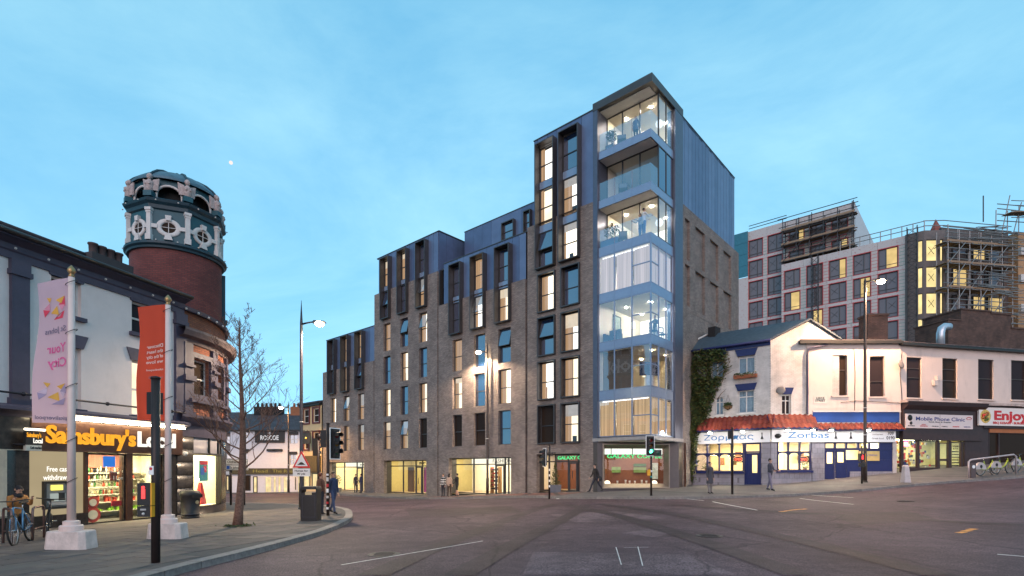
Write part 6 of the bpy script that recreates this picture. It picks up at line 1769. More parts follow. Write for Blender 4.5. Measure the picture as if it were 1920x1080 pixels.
# ------------------------------------------------------------------ half-finished block behind, with scaffolding
OK_ = (42.9, 60.0)
FK = Fac(OK_, (.7475, -.6643))
KB = thing('half_built_block', 'unfinished apartment block with white insulation boards and taped windows behind the shops', 'apartment building', (OK_[0], OK_[1], 0), FK.rot)
M_INS = mat('white_insulation_board', (.5, .45, .43), .6, var=.1, scale=2)
def insul():
    m = bpy.data.materials.new('printed_insulation_board'); m.use_nodes = True
    n = m.node_tree; p = n.nodes['Principled BSDF']; p.inputs['Roughness'].default_value = .6
    t = n.nodes.new('ShaderNodeTexCoord'); sp = n.nodes.new('ShaderNodeSeparateXYZ'); n.links.new(t.outputs['Object'], sp.inputs[0])
    cb = n.nodes.new('ShaderNodeCombineXYZ'); n.links.new(sp.outputs[0], cb.inputs[0]); n.links.new(sp.outputs[2], cb.inputs[1])
    mp = n.nodes.new('ShaderNodeMapping'); mp.inputs['Scale'].default_value = (3.0, 7.0, 1); n.links.new(cb.outputs[0], mp.inputs[0])
    z = n.nodes.new('ShaderNodeTexNoise'); z.inputs['Scale'].default_value = 1.4; z.inputs['Detail'].default_value = 3; n.links.new(mp.outputs[0], z.inputs[0])
    r = n.nodes.new('ShaderNodeValToRGB'); r.color_ramp.interpolation = 'CONSTANT'
    r.color_ramp.elements[0].color = (.52, .47, .46, 1); r.color_ramp.elements[1].position = .63; r.color_ramp.elements[1].color = (.42, .16, .16, 1)
    n.links.new(z.outputs[0], r.inputs[0]); n.links.new(r.outputs[0], p.inputs['Base Color'])
    return m
M_INSP = insul()
M_TAPER = mat('red_tape', (.5, .06, .07), .5); M_TAPEG = mat('green_tape', (.1, .3, .25), .5)
G_KB = glass('pane_site', refl=.05, backing=(.16, .125, .125))
G_KBL = emit('site_lit', (1, .72, .3), .75, .6, .8)
M_SITE = mat('site_frame', (.07, .06, .06), .5)
zk = lambda px, py, d=0: FK.z(px, py, d)
P0 = zk(1485, 506) - zk(1485, 547.5)
def site_window(x0, x1, z0, z1, d, lit=0, cross=True, M=I4, parent=KB):
    f = MB(); f.M = M; f.frame(x0, x1, z0, z1, .07, d + .12, d + .25)
    xm = x0 + (x1 - x0) * (.6 if rnd.random() < .5 else .4); f.box(xm - .04, xm + .04, d + .122, d + .248, z0 + .07, z1 - .07); f.box(x0 + .07, x1 - .07, d + .124, d + .246, z0 + .4, z0 + .46)
    w = f.build('window', M_SITE, parent)
    f = MB(); f.M = M; f.frame(x0 - .09, x1 + .09, z0 - .09, z1 + .09, .07, d - .006, d + .03); f.build('red_tape', M_TAPER, w)
    p = MB(); p.M = M; p.quad((x0, d + .18, z0), (xm, d + .18, z0), (xm, d + .18, z1), (x0, d + .18, z1)); p.build('pane', G_KBL if lit & 1 else G_KB, w)
    p = MB(); p.M = M; p.quad((xm, d + .18, z0), (x1, d + .18, z0), (x1, d + .18, z1), (xm, d + .18, z1)); p.build('pane', G_KBL if lit & 2 else G_KB, w)
    if cross and rnd.random() < .75:
        cx = (x0 + xm) / 2 if xm - x0 > x1 - xm else (x1 + xm) / 2; cz = (z0 + z1) / 2 + .2; s_ = .34
        c = MB(); c.M = M
        for k in (-1, 1): c.hexa([(cx - s_ - .025, d + .16, cz - k * s_), (cx - s_ + .025, d + .16, cz - k * s_), (cx - s_ + .025, d + .17, cz - k * s_), (cx - s_ - .025, d + .17, cz - k * s_)], [(cx + s_ - .025, d + .16 - .004 * k, cz + k * s_), (cx + s_ + .025, d + .16 - .004 * k, cz + k * s_), (cx + s_ + .025, d + .17, cz + k * s_), (cx + s_ - .025, d + .17, cz + k * s_)])
        c.build('tape_cross', M_BLK, w)
def site_face(cols, strips, px0, px1, top, rows, d, zt0, zb0, nb):
    """cols: (px0,px1) window columns; strips: boarded piers; zt0/zb0 top/bottom of the first row"""
    x0, x1 = FK.x(px0, d), FK.x(px1, d)
    MB().box(x0, x1, d + .26, d + .5, 0, top - .05).build('backing_wall', M_SITE, KB)
    xs = [(FK.x(a, d), FK.x(b, d)) for a, b in cols]
    for r_ in range(rows):
        zt_, zb_ = zt0 - r_ * P0, zb0 - r_ * P0
        ztop = top if r_ == 0 else zb0 - (r_ - 1) * P0
        # board band above this row
        n = max(2, round((x1 - x0) / 2.4)); s_ = (x1 - x0) / n
        for i in range(n): MB().box(x0 + i * s_ + .01, x0 + (i + 1) * s_ - .01, d, d + .1, zt_ + .03, ztop - .03).build('insulation_board', M_INSP, KB)
        MB().box(x0, x1, d - .004, d + .1, zt_, zt_ + .028).build('red_seam', M_TAPER, KB)
        for a, b in xs: site_window(a, b, zb_, zt_, d, 2 if rnd.random() < .14 else 0)
        edges = [x0] + [e for c in xs for e in c] + [x1]
        for i in range(0, len(edges), 2):
            a, b = edges[i], edges[i + 1]
            if b - a < .1: continue
            k = 6
            for j in range(k):
                h_ = (zt_ - zb_) / k
                MB().box(a + .02, b - .02, d + .01, d + .1, zb_ + j * h_ + .04, zb_ + (j + 1) * h_ - .01).build('insulation_board', M_INS, KB)
                if strips: MB().box(a + .02, b - .02, d + .012, d + .1, zb_ + j * h_ - .008, zb_ + j * h_ + .038).build('tape_seam', M_TAPEG if i % 4 == 2 else M_TAPER, KB)
zt0, zb0 = zk(1485, 506), zk(1485, 540)
top_low = zk(1580, 469)
site_face([(1471, 1499.5), (1513, 1542), (1555, 1586), (1600.5, 1632), (1647, 1683)], True, 1465, 1697, top_low, 6, 0, zt0, zb0, 0)
MB().box(FK.x(1465), FK.x(1735), .3, 14, top_low - .3, top_low - .05).build('roof', M_SITE, KB)
d2 = 1.6
top_t = zk(1500, 407, d2)
ztt, zbt = zk(1417, 449, d2), zk(1417, 481, d2)
site_face([(1404.5, 1429.5), (1440, 1466), (1480, 1507), (1519, 1547), (1560, 1589)], True, 1402, 1602, top_t, 6, d2, ztt + 0 * P0, zbt, 0)
xe = FK.x(1602, d2)
q = MB(); q.box(xe - .3, xe, d2, d2 + 22, 10, top_t); q.build('end_wall', mat('white_end_wall', (.6, .6, .62), .7), KB)
MB().box(FK.x(1640, d2 + 9), FK.x(1640, d2 + 9) + 1.2, d2 + 8, d2 + 12, top_t - 4.2, top_t - 1.0).build('lift_overrun', M_SITE, KB) if False else None
xl0, xl1 = FK.x(1380, d2 - .3), FK.x(1402, d2 - .3)
for i in range(4):
    z0 = zk(1391, 522, d2) + i * (top_t - zk(1391, 522, d2)) / 4
    MB().box(xl0 - 3, xl1, d2 - .3, d2 - .2, z0 + .02, z0 + (top_t - zk(1391, 522, d2)) / 4 - .01).build('teal_panel', mat('teal_metal_panel', (.06, .18, .22), .35, .5), KB)
MB().box(xl0 - 3, xl1, d2 - .2, d2, 2, zk(1391, 523, d2)).build('insulation_board', M_INSP, KB)
# grey stair tower turning the corner
M_GREYP = mat('grey_brown_panel', (.14, .115, .11), .5, .2)
pc = FK.x(1733)
O2 = FK.w(pc, 0)
F2 = Fac((O2.x, O2.y), (1, -.05)); pe = F2.x(1772)
O3 = F2.w(pe, 0)
F3 = Fac((O3.x, O3.y), (.986, .167))
def lm(F): return Matrix.Rotation(-FK.rot, 4, 'Z') @ Matrix.Translation((F.O.x - FK.O.x, F.O.y - FK.O.y, 0)) @ Matrix.Rotation(F.rot, 4, 'Z')
M2, M3 = lm(F2), lm(F3)
ztop = zk(1733, 432)
rowsT = [(449, 489), (500, 538.5), (549, 588), (597, 634), (642, 682)]
for F, M, pa, pb, cols in ((FK, I4, 1697, 1733, [(1718, 1730)]), (F2, M2, 1733, 1772, [(1737, 1758), (1763, 1769)])):
    hs = []
    for c in cols:
        for (t, b) in rowsT: hs.append((F.x(c[0]), F.x(c[1]), F2.z(1745, b), F2.z(1745, t)))
    mb = MB(); mb.M = M; mb.wall(F.x(pa), F.x(pb), 0, ztop, hs, 0, .25); mb.build('stair_tower_wall', M_GREYP, KB)
    for h in hs:
        f = MB(); f.M = M; f.frame(h[0], h[1], h[2], h[3], .06, .1, .2); w = f.build('window', M_SITE, KB)
        p = MB(); p.M = M; p.quad((h[0], .16, h[2]), (h[1], .16, h[2]), (h[1], .16, h[3]), (h[0], .16, h[3])); p.build('lit_pane', emit('stair_lit', (1, .8, .36), 1.15, .5, .9), w)
        if h[1] - h[0] > 1:
            c = MB(); c.M = M; cx, cz = (h[0] + h[1]) / 2, (h[2] + h[3]) / 2
            for k in (-1, 1): c.tube([(cx - .3, .13, cz - k * .4), (cx + .3, .13, cz + k * .4)], .025, 4)
            c.build('tape_cross', M_BLK, w)
# recessed face behind the big scaffold and the end bay, its orange light put into the colour
xr = F3.x(1898)
mb = MB(); mb.M = M3; mb.box(0, xr, .4, .7, 0, F3.z(1830, 432, .4)); mb.build('backing_wall', M_GREYP, KB)
for (t, b) in ((452, 488), (507, 540), (556, 590), (604, 636)):
    for pa, pb in ((1784, 1812), (1822, 1846), (1850, 1880)):
        h = (F3.x(pa, .4), F3.x(pb, .4), F3.z(1830, b, .4), F3.z(1830, t, .4))
        f = MB(); f.M = M3; f.frame(h[0], h[1], h[2], h[3], .08, .25, .395); w = f.build('window', M_SITE, KB)
        lit = rnd.random() < .45
        p = MB(); p.M = M3; p.quad((h[0], .36, h[2]), (h[1], .36, h[2]), (h[1], .36, h[3]), (h[0], .36, h[3])); p.build('pane', G_KBL if lit else G_KB, w)
mb = MB(); mb.M = M3; mb.box(xr, xr + 9, -.6, 1, 0, F3.z(1910, 440)); mb.build('end_bay', mat('orange_lit_render', (.45, .26, .14), .8), KB)
for t in (470, 520, 575, 625):
    mb = MB(); mb.M = M3; mb.box(xr + .002, xr + 9, -.9, -.605, F3.z(1910, t + 14), F3.z(1910, t)); mb.build('slab_edge', mat('slab_white', (.6, .56, .54), .7), KB)

# scaffolding: every standard, ledger, board and brace a piece of its own
M_TUBE = mat('galvanised_tube', (.3, .27, .26), .4, .6, var=.3, scale=3)
M_TUBED = mat('dark_tube', (.06, .06, .065), .5, .5)
M_PLANK = mat('scaffold_plank', (.3, .2, .13), .8, var=.35, scale=4)
_t = MB(); _t.tube([(0, 0, 0), (0, 0, 1)], 1.0, 6); TUBE_ME = {'t': _t.mesh('scaffold_tube', M_TUBE), 'd': _t.mesh('scaffold_tube_dark', M_TUBED)}
_b = MB(); _b.box(0, 1, -.5, .5, 0, 1); PLANK_ME = _b.mesh('scaffold_plank', M_PLANK)
def tube_between(par, a, b, r=.05, k='t', name='scaffold_tube'):
    a, b = Vector(a), Vector(b); d = b - a
    o = inst(name, TUBE_ME[k], par, a, Vector((0, 0, 1)).rotation_difference(d).to_euler(), (r, r, d.length)); return o
def scaffold(F, base, label, x0, x1, nb, zs, d0, d1, top, bot, k='t', rails=2, brace=True, ledgers=2):
    s = thing('scaffolding', label, 'scaffolding', (F.O.x, F.O.y, 0), F.rot)
    for i in range(nb + 1):
        x = x0 + (x1 - x0) * i / nb
        for d in (d0, d1): tube_between(s, (x, d, bot), (x + rnd.uniform(-.05, .05), d, top + rnd.uniform(-.3, .9)), .055, k, 'standard')
        for z in zs: tube_between(s, (x, d0 - .3, z - .1), (x, d1 + .3, z - .1), .05, k, 'transom')
    for z in zs:
        for j in range(ledgers + rails):
            zz_ = z - .05 + (0 if j < 1 else .55 * j)
            tube_between(s, (x0 - rnd.uniform(.1, .8), d0, zz_ + rnd.uniform(-.04, .04)), (x1 + rnd.uniform(.1, .8), d0, zz_ + rnd.uniform(-.04, .04)), .05, k, 'ledger')
        n = 5
        for j in range(n): inst('board', PLANK_ME, s, (x0 - .3, d0 + (d1 - d0) * (j + .5) / n, z), (0, 0, 0), (x1 - x0 + rnd.uniform(.3, .8), (d1 - d0) / n * .92, .05))
        inst('toe_board', PLANK_ME, s, (x0 - .2, d0 - .06, z + .05), (0, 0, 0), (x1 - x0 + .5, .04, .2))
    if brace:
        for i in range(0, nb, 2):
            for z, z2 in zip(zs, zs[1:]):
                xa = x0 + (x1 - x0) * i / nb; xb = x0 + (x1 - x0) * min(nb, i + 1.5) / nb
                tube_between(s, (xa, d0 - .08, z), (xb, d0 - .08, z2), .05, k, 'brace')
    return s
zq = lambda F, px, py, d=0: F.z(px, py, d)
s1 = scaffold(FK, None, 'dark scaffolding round the top storeys of the tall left wing of the half built block', FK.x(1469, d2 - 1.2), FK.x(1598, d2 - 1.2), 5, [zk(1530, 474, -.2), zk(1530, 442, -.2), zk(1530, 414, -.2)], d2 - 1.4, d2 - .2, zk(1530, 396, -.2), zk(1530, 488, -.2), 'd')
for i in range(7):
    x = FK.x(1470, 0) + i * 2.6
s2 = scaffold(F3, None, 'tall galvanised scaffolding with many boarded lifts at the right end of the half built block', F3.x(1776, -1.4), F3.x(1897, -1.4), 6, [F3.z(1830, p, -1.4) for p in (640, 592, 543, 497, 458)], -1.5, -.2, F3.z(1830, 437, -1.4), 2.0, 't', 2)
for i in range(80):
    z = rnd.uniform(F3.z(1830, 630), F3.z(1830, 440)); xa = rnd.uniform(F3.x(1778), F3.x(1885)); L = rnd.uniform(1.5, 5)
    tube_between(s2, (xa, -1.6 - rnd.uniform(0, .15), z), (min(xa + L, F3.x(1912)), -1.6 - rnd.uniform(0, .15), z + rnd.uniform(-.35, .5)), .045, 't', 'ledger')
# crow's-nest platform at the top right
zc_ = F3.z(1865, 432)
for j in range(4): inst('board', PLANK_ME, s2, (F3.x(1845), -1.9 - j * .25, zc_ + .6), (0, -.12, 0), (4.4, .23, .06))
for i in range(9):
    x = F3.x(1838) + i * .75; tube_between(s2, (x, -1.6, zc_ - 1.2), (x + .05, -1.6 - (i % 2) * .8, zc_ + 1.2 + rnd.uniform(0, 1.6)), .05, 't', 'standard')
for z in (.2, .9, 1.5, 2.0):
    tube_between(s2, (F3.x(1840), -1.65, zc_ + z), (F3.x(1905), -1.65, zc_ + z + rnd.uniform(-.1, .3)), .05, 't', 'ledger'); tube_between(s2, (F3.x(1850), -2.5, zc_ + z), (F3.x(1900), -2.5, zc_ + z + .2), .045, 't', 'ledger')
tube_between(s2, (F3.x(1817), -1.5, zc_), (F3.x(1817), -1.5, F3.z(1817, 380)), .06, 'd', 'standard')
# guard rail round the lower roof
gr_ = thing('roof_guard_rail', 'tubular guard rail along the lower roof edge of the half built block', 'guard rail', (FK.O.x, FK.O.y, 0), FK.rot)
for z in (.55, 1.1):
    tube_between(gr_, (FK.x(1575), .1, top_low + z), (pc, .1, top_low + z), .05, 't', 'rail')
    a = M2 @ Vector((0, .1, ztop + z)); b = M2 @ Vector((pe, .1, ztop + z)); tube_between(gr_, a, b, .05, 't', 'rail')
    tube_between(gr_, b, M3 @ Vector((xr, .1, ztop + z)), .05, 't', 'rail')
for i in range(9):
    x = FK.x(1575) + (pc - FK.x(1575)) * i / 8; tube_between(gr_, (x, .1, top_low - .2), (x, .1, top_low + 1.15), .05, 't', 'post')
for z in (.5, 1.05): tube_between(gr_, (FK.x(1404, d2), d2, top_t + z * .7), (FK.x(1475, d2), d2, top_t + z * .7), .05, 'd', 'rail')
def mast(px, pt, d, label, w=.7):
    x = FK.x(px, d); m = thing('hoist_mast', label, 'hoist mast', (FK.O.x, FK.O.y, 0), FK.rot)
    zt_ = zk(px, pt, d); z = 2.0
    for dx in (-w / 2, w / 2):
        for dy in (0, w * .8): tube_between(m, (x + dx, d + dy, z), (x + dx, d + dy, zt_), .05, 'd', 'mast_leg')
    k = 0; z = 8.0; L = MB()
    while z < zt_ - .8:
        L.tube([(x - w / 2, d, z), (x + w / 2, d, z + .75)], .03, 4); L.tube([(x + w / 2, d, z), (x - w / 2, d, z + .75)], .03, 4); L.tube([(x - w / 2, d, z), (x + w / 2, d, z)], .03, 4)
        L.tube([(x + w / 2, d, z), (x + w / 2, d + w * .8, z + .75)], .03, 4); z += .75
    setp(L.build('lattice', M_TUBED, m), kind='stuff')
mast(1527, 478, -.9, 'dark lattice hoist mast standing against the middle of the half built block')
mast(1710, 424, -.9, 'dark lattice hoist mast standing against the stair tower of the half built block', .9)
sp = thing('church_spire', 'distant slender red church spire tip above the half built block roof', 'spire', (FK.O.x + 20, FK.O.y + 45, 0))
mb = MB(); r_ = (1754.5 - PX) / PF; Ysp = FK.O.y + 45; mb.lathe([(.9, 30), (.9, zz(430, Ysp)), (.02, zz(411, Ysp))], (r_ * Ysp - FK.O.x - 20, 0, 0), 8, smooth=False); mb.build('spire', mat('red_sandstone', (.25, .08, .07), .8), sp)

# ------------------------------------------------------------------ pub, cream corner house and far terraces down the street
YP = 58.0
FP = Fac((-30.0, YP), (1, 0))
PU = thing('pub_building', 'white painted two storey pub with a slate roof and a black name board', 'pub', (FP.O.x, FP.O.y, 0))
pzx = lambda a: FP.x(a)
x0, x1 = pzx(432), pzx(572); zeP = FP.z(500, 806)
M_WPUB = mat('white_pub_render', (.66, .64, .68), .8, var=.06, dirt=.2)
ws = [rect(FP, a, b, t, bo) for a, b, t, bo in ((454, 465, 810, 828), (543, 558, 815, 832), (543, 556, 852, 872), (455, 463, 850, 868))]
mb = MB(); mb.wall(x0, x1, FP.z(500, 878), zeP, ws, 0, .2); mb.build('wall', M_WPUB, PU)
for w_ in ws:
    w = sash_window(PU, I4, *w_, .1, 'D', 0, False, .5, fm=M_SASHW); MB().box(w_[0] - .1, w_[1] + .1, -.08, .05, w_[3], w_[3] + .3).build('lintel', M_BLK, PU); MB().box((w_[0] + w_[1]) / 2 - .03, (w_[0] + w_[1]) / 2 + .03, .09, .17, w_[2], w_[3]).build('mullion', M_SASHW, w)
mb = MB(); zr_ = FP.z(500, 776, 3.5)
mb.quad((x0 - .3, -.3, zeP), (x1, -.3, zeP), (x1, 3.5, zr_), (x0 - .3, 3.5, zr_)); mb.quad((x0 - .3, 3.5, zr_), (x1, 3.5, zr_), (x1, 7, zeP), (x0 - .3, 7, zeP)); rf = mb.build('roof', M_SLATE, PU)
MB().box(x0 - .3, x1, -.32, .0, zeP - .15, zeP - .01).build('gutter', M_BLK, PU)
mb = MB(); mb.poly([(x1, 0, zeP), (x1, 7, zeP), (x1, 3.5, zr_)]); mb.quad((x1, 0, -1.3), (x1, 7, -1.3), (x1, 7, zeP), (x1, 0, zeP)); mb.poly([(x0, 0, -1.3), (x0, 7, -1.3), (x0, 7, zeP), (x0, 3.5, zr_), (x0, 0, zeP)]); mb.build('end_wall', M_WPUB, PU)
M_CH = mat('terracotta_stack', (.3, .12, .06), .8)
for px, m_ in ((450, M_DARK), (476, M_DARK), (522, M_CH)):
    a = pzx(px); mb = MB(); mb.box(a, a + 1.7, 3.1, 3.9, zr_ - .4, zr_ + .8); c = mb.build('chimney', m_, PU)
    for j in range(3): MB().lathe([(.16, 0), (.13, .45)], (a + .3 + j * .5, 3.5, zr_ + .8), 8).build('chimney_pot', M_CH if m_ is M_CH else M_DARK, c)
rs = rect(FP, 479, 534, 808, 830)
MB().box(rs[0], rs[1], -.15, -.001, rs[2], rs[3]).build('name_board', M_BLK, PU)
text('lettering', 'ROSCOE', emit('pub_letters', (.9, .88, .9), .8), PU, (rs[0] + rs[1]) / 2, rs[2] + .3, .5, y=-.16, width=(rs[1] - rs[0]) * .62, depth=.02, bold=.03)
MB().sphere(((rs[0] + rs[1]) / 2, -.16, rs[3] - .28), .16, 8).build('sign_emblem', M_SASHW, PU)
for px in (458, 507, 520): MB().box(pzx(px) - .3, pzx(px) + .6, -.3, -.05, FP.z(px, 846), FP.z(px, 842)).build('sign_lamp', M_BLK, PU)
zf = FP.z(500, 889); zfT = FP.z(500, 878)
MB().box(x0, x1, -.25, .1, zf, zfT).build('pub_fascia', mat('gold_black_fascia', (.06, .045, .012), .4, var=.5, scale=2), PU)
text('lettering', 'The Roscoe', emit('gold_letters', (1, .75, .2), .35), PU, pzx(540), zf + .18, .34, y=-.26, width=3.2, depth=.02)
text('lettering', 'Head', _m['gold_letters'], PU, pzx(490), zf + .18, .34, y=-.26, width=1.6, depth=.02)
MB().box(x0, x1, .0, .2, -1.6, zf).build('ground_wall', M_WPUB, PU)
M_PUBL = emit('pub_lit', (1, .78, .4), 1.0, .6, 1.2)
for a, b, t, lit in ((447, 470, 891, 0), (475, 483, 893, 1), (497, 510, 893, 1), (512, 519, 893, 1), (521, 528, 893, 1), (531, 540, 893, 1), (558, 570, 889, 1), (552, 557, 893, 0)):
    r_ = rect(FP, a, b, t, 924 if lit else 920); f = MB(); f.frame(r_[0], r_[1], r_[2], r_[3], .09, -.06, .0); o = f.build('pub_window', M_SASHW if a > 490 else M_BLK, PU)
    MB().quad((r_[0], -.02, r_[2]), (r_[1], -.02, r_[2]), (r_[1], -.02, r_[3]), (r_[0], -.02, r_[3])).build('pane', M_PUBL if lit else G_BLACK, o)

FCm = Fac(FM.w(-37.35, 0)[:2], (.7475, -.6643))
CR = thing('cream_house', 'cream rendered house with dark eaves and red framed windows beside the apartment block', 'house', (FCm.O.x, FCm.O.y, 0), FCm.rot)
M_CREAM = mat('cream_render', (.62, .46, .26), .8, var=.06, dirt=.2)
x0 = FCm.x(566); zeC = FCm.z(588, 757)
ws = [rect(FCm, a, b, t, bo) for a, b, t, bo in ((570, 580, 768, 793), (588, 599, 766, 791), (588, 599, 811, 842), (571, 579, 813, 842))]
mb = MB(); mb.wall(x0, 0, -1.4, zeC, ws, .0, .2); mb.quad((x0, 0, -1.4), (x0, 0, zeC), (x0, 8, zeC), (x0, 8, -1.4)); mb.build('wall', M_CREAM, CR)
mb = MB(); mb.profile([(-.45, zeC), (-.45, zeC + .15), (4, zeC + 1.0), (8, zeC + .1), (8, zeC)], x0 - .3, 0); mb.build('roof', M_SLATE, CR)
MB().box(x0 - .1, 0, -.3, .0, zeC - .25, zeC - .003).build('eaves', M_BLK, CR)
M_MAROON = mat('maroon_frame', (.14, .03, .03), .5)
for w_ in ws:
    w = sash_window(CR, I4, *w_, .08, 'K', 0, False, .5, fm=M_SASHW); f = MB(); f.frame(w_[0] - .18, w_[1] + .18, w_[2] - .18, w_[3] + .22, .16, -.1, .02); f.build('window_surround', M_MAROON, w)
r_ = rect(FCm, 567, 602, 855, 884); MB().box(r_[0], r_[1], -.5, -.01, r_[2], r_[3]).build('shop_fascia', mat('brown_green_fascia', (.1, .07, .02), .5, var=.4), CR)
for a, b in ((570, 582), (586, 600)):
    r_ = rect(FCm, a, b, 887, 914); f = MB(); f.frame(r_[0], r_[1], r_[2], r_[3], .1, -.08, .0); o = f.build('shop_window', M_BLK, CR)
    MB().quad((r_[0], -.02, r_[2]), (r_[1], -.02, r_[2]), (r_[1], -.02, r_[3]), (r_[0], -.02, r_[3])).build('pane', M_PUBL, o)
hs = thing('hanging_sign', 'ornate dark hanging sign on a bracket from the cream house', 'hanging sign', (FCm.O.x, FCm.O.y, 0), FCm.rot)
r_ = rect(FCm, 568, 582, 811, 832, -1.0)
MB().box(r_[0], r_[1], -1.05, -.95, r_[2], r_[3]).build('sign_board', M_BLK, hs)
MB().sphere(((r_[0] + r_[1]) / 2, -1.06, (r_[2] + r_[3]) / 2), .14, 8).build('sign_emblem', mat('gold_emblem', (.6, .45, .12), .4), hs)
mb = MB(); mb.tube([(r_[0] - .1, -1, r_[3] + .12), (r_[1] + .4, -1, r_[3] + .12), (r_[1] + .6, .1, r_[3] + .1)], .04, 6)
mb.tube([(r_[0] + .2 * i, -1, r_[3] + .15 + .12 * math.sin(i * 1.4)) for i in range(6)], .035, 6); mb.build('bracket', M_BLK, hs)
FB = Fac((-30, 66), (1, .15))
BT = thing('brick_terrace', 'dark brick terrace far down the street, left of the white pub', 'terrace building', (FB.O.x, FB.O.y, 0), FB.rot)
x0, x1 = FB.x(360), FB.x(441); zeB = FB.z(420, 812)
ws = [rect(FB, a, b, t, bo) for a, b, t, bo in ((424, 431, 818, 832), (424, 433, 846, 860), (408, 415, 818, 832))]
mb = MB(); mb.wall(x0, x1, -2, zeB, ws, 0, .2); mb.build('wall', M_BRICKN, BT)
mb = MB(); mb.profile([(-.3, zeB), (4, zeB + 3.0), (8, zeB)], x0, x1); mb.build('roof', M_SLATE, BT)
for w_ in ws: sash_window(BT, I4, *w_, .1, 'D', 0, False, .5, fm=M_SASHW)
r_ = rect(FB, 380, 440, 884, 890); MB().box(r_[0], r_[1], -.2, 0, r_[2], r_[3]).build('shop_fascia', M_SASHW, BT)
for a, b in ((424, 430), (432, 439)):
    r_ = rect(FB, a, b, 892, 920); f = MB(); f.frame(r_[0], r_[1], r_[2], r_[3], .1, -.08, 0); o = f.build('shop_window', M_BLK, BT); MB().quad((r_[0], -.02, r_[2]), (r_[1], -.02, r_[2]), (r_[1], -.02, r_[3]), (r_[0], -.02, r_[3])).build('pane', M_PUBL, o)

# ------------------------------------------------------------------ street lamps
M_LAMPP = mat('lamp_post_black', (.035, .035, .045), .4, .4)
M_LAMPW = mat('lamp_post_grey', (.06, .045, .04), .45, .4)
E_LAMP = emit('lamp_lens', (1.0, .78, .48), 120)
def lamp(px, py, Y, top, head, label, m, watts, col, collar=False, arm=None):
    r_ = (px - PX) / PF; x = r_ * Y; z0 = G(x, Y) + KH
    zt_ = PZ + (PH - top) / PF * Y - z0
    hx = (head[0] - PX) / PF * Y - x; hz = PZ + (PH - head[1]) / PF * Y - z0
    t = thing('street_lamp', label, 'street lamp', (x, Y, z0), 0, 'street lamps at the junction')
    mb = MB(); mb.tube([(0, 0, 0), (0, 0, 1.2), (0, 0, 1.25), (0, 0, hz), (0, 0, zt_)], [.11, .11, .085, .065, .008], 12); mb.lathe([(.15, 0), (.15, .03), (.11, .08)], (0, 0, 0), 12); mb.build('pole', m, t)
    sgn = 1 if hx > 0 else -1
    mb = MB(); mb.tube([(0, 0, hz - .05), (hx * .35, 0, hz + .02), (hx * .75, 0, hz + .08)], [.05, .04, .035], 8); mb.build('arm', m, t)
    mb = MB(); L = .62
    mb.hexa([(hx - L / 2, -.14, hz + .0), (hx + L / 2, -.11, hz + .02), (hx + L / 2, .11, hz + .02), (hx - L / 2, .14, hz + .0)], [(hx - L / 2.4, -.09, hz + .13), (hx + L / 2.6, -.06, hz + .1), (hx + L / 2.6, .06, hz + .1), (hx - L / 2.4, .09, hz + .13)])
    hd = mb.build('lantern', m, t)
    mb = MB(); mb.sphere((hx, 0, hz - .03), .2, 10, .6); mb.build('lamp_glass', E_LAMP, hd)
    mb = MB(); mb.lathe([(.105, 0), (.105, .06)], (0, 0, 2.6), 12); mb.lathe([(.1, 0), (.1, .05)], (0, 0, 4.1), 12); mb.build('band', mat('pole_band', (.5, .48, .46), .5), t)
    mb = MB(); mb.box(-.04, .04, -.125, -.1, .5, .95); mb.build('hatch', m, t)
    ld = bpy.data.lights.new('street_lamp_light', 'SPOT'); ld.spot_size = R(158); ld.spot_blend = .35; ld.energy = watts; ld.color = col; ld.shadow_soft_size = .15
    lo = bpy.data.objects.new('lamp_light', ld); COL.objects.link(lo); lo.parent = t; lo.location = (hx, -.05, hz - .28)
    return t
lamp(565, 955, 25, 563, (599, 606), 'tall black street lamp with a white lantern beside the speed hump sign', M_LAMPP, 4500, (1, .74, .5))
lamp(541, 915, 50, 752, (527, 764), 'distant street lamp with an amber lantern in front of the white pub', M_LAMPW, 4500, (1, .55, .2))
lamp(914, 932, 38.6, 640, (897, 660), 'slender street lamp standing in front of the fashion shop door', M_LAMPW, 3200, (1, .72, .48))
lamp(1622, 914, 29.2, 520, (1652, 527), 'tallest street lamp, amber, on the pavement by the blue panelled restaurant front', M_LAMPW, 5200, (1, .6, .36))

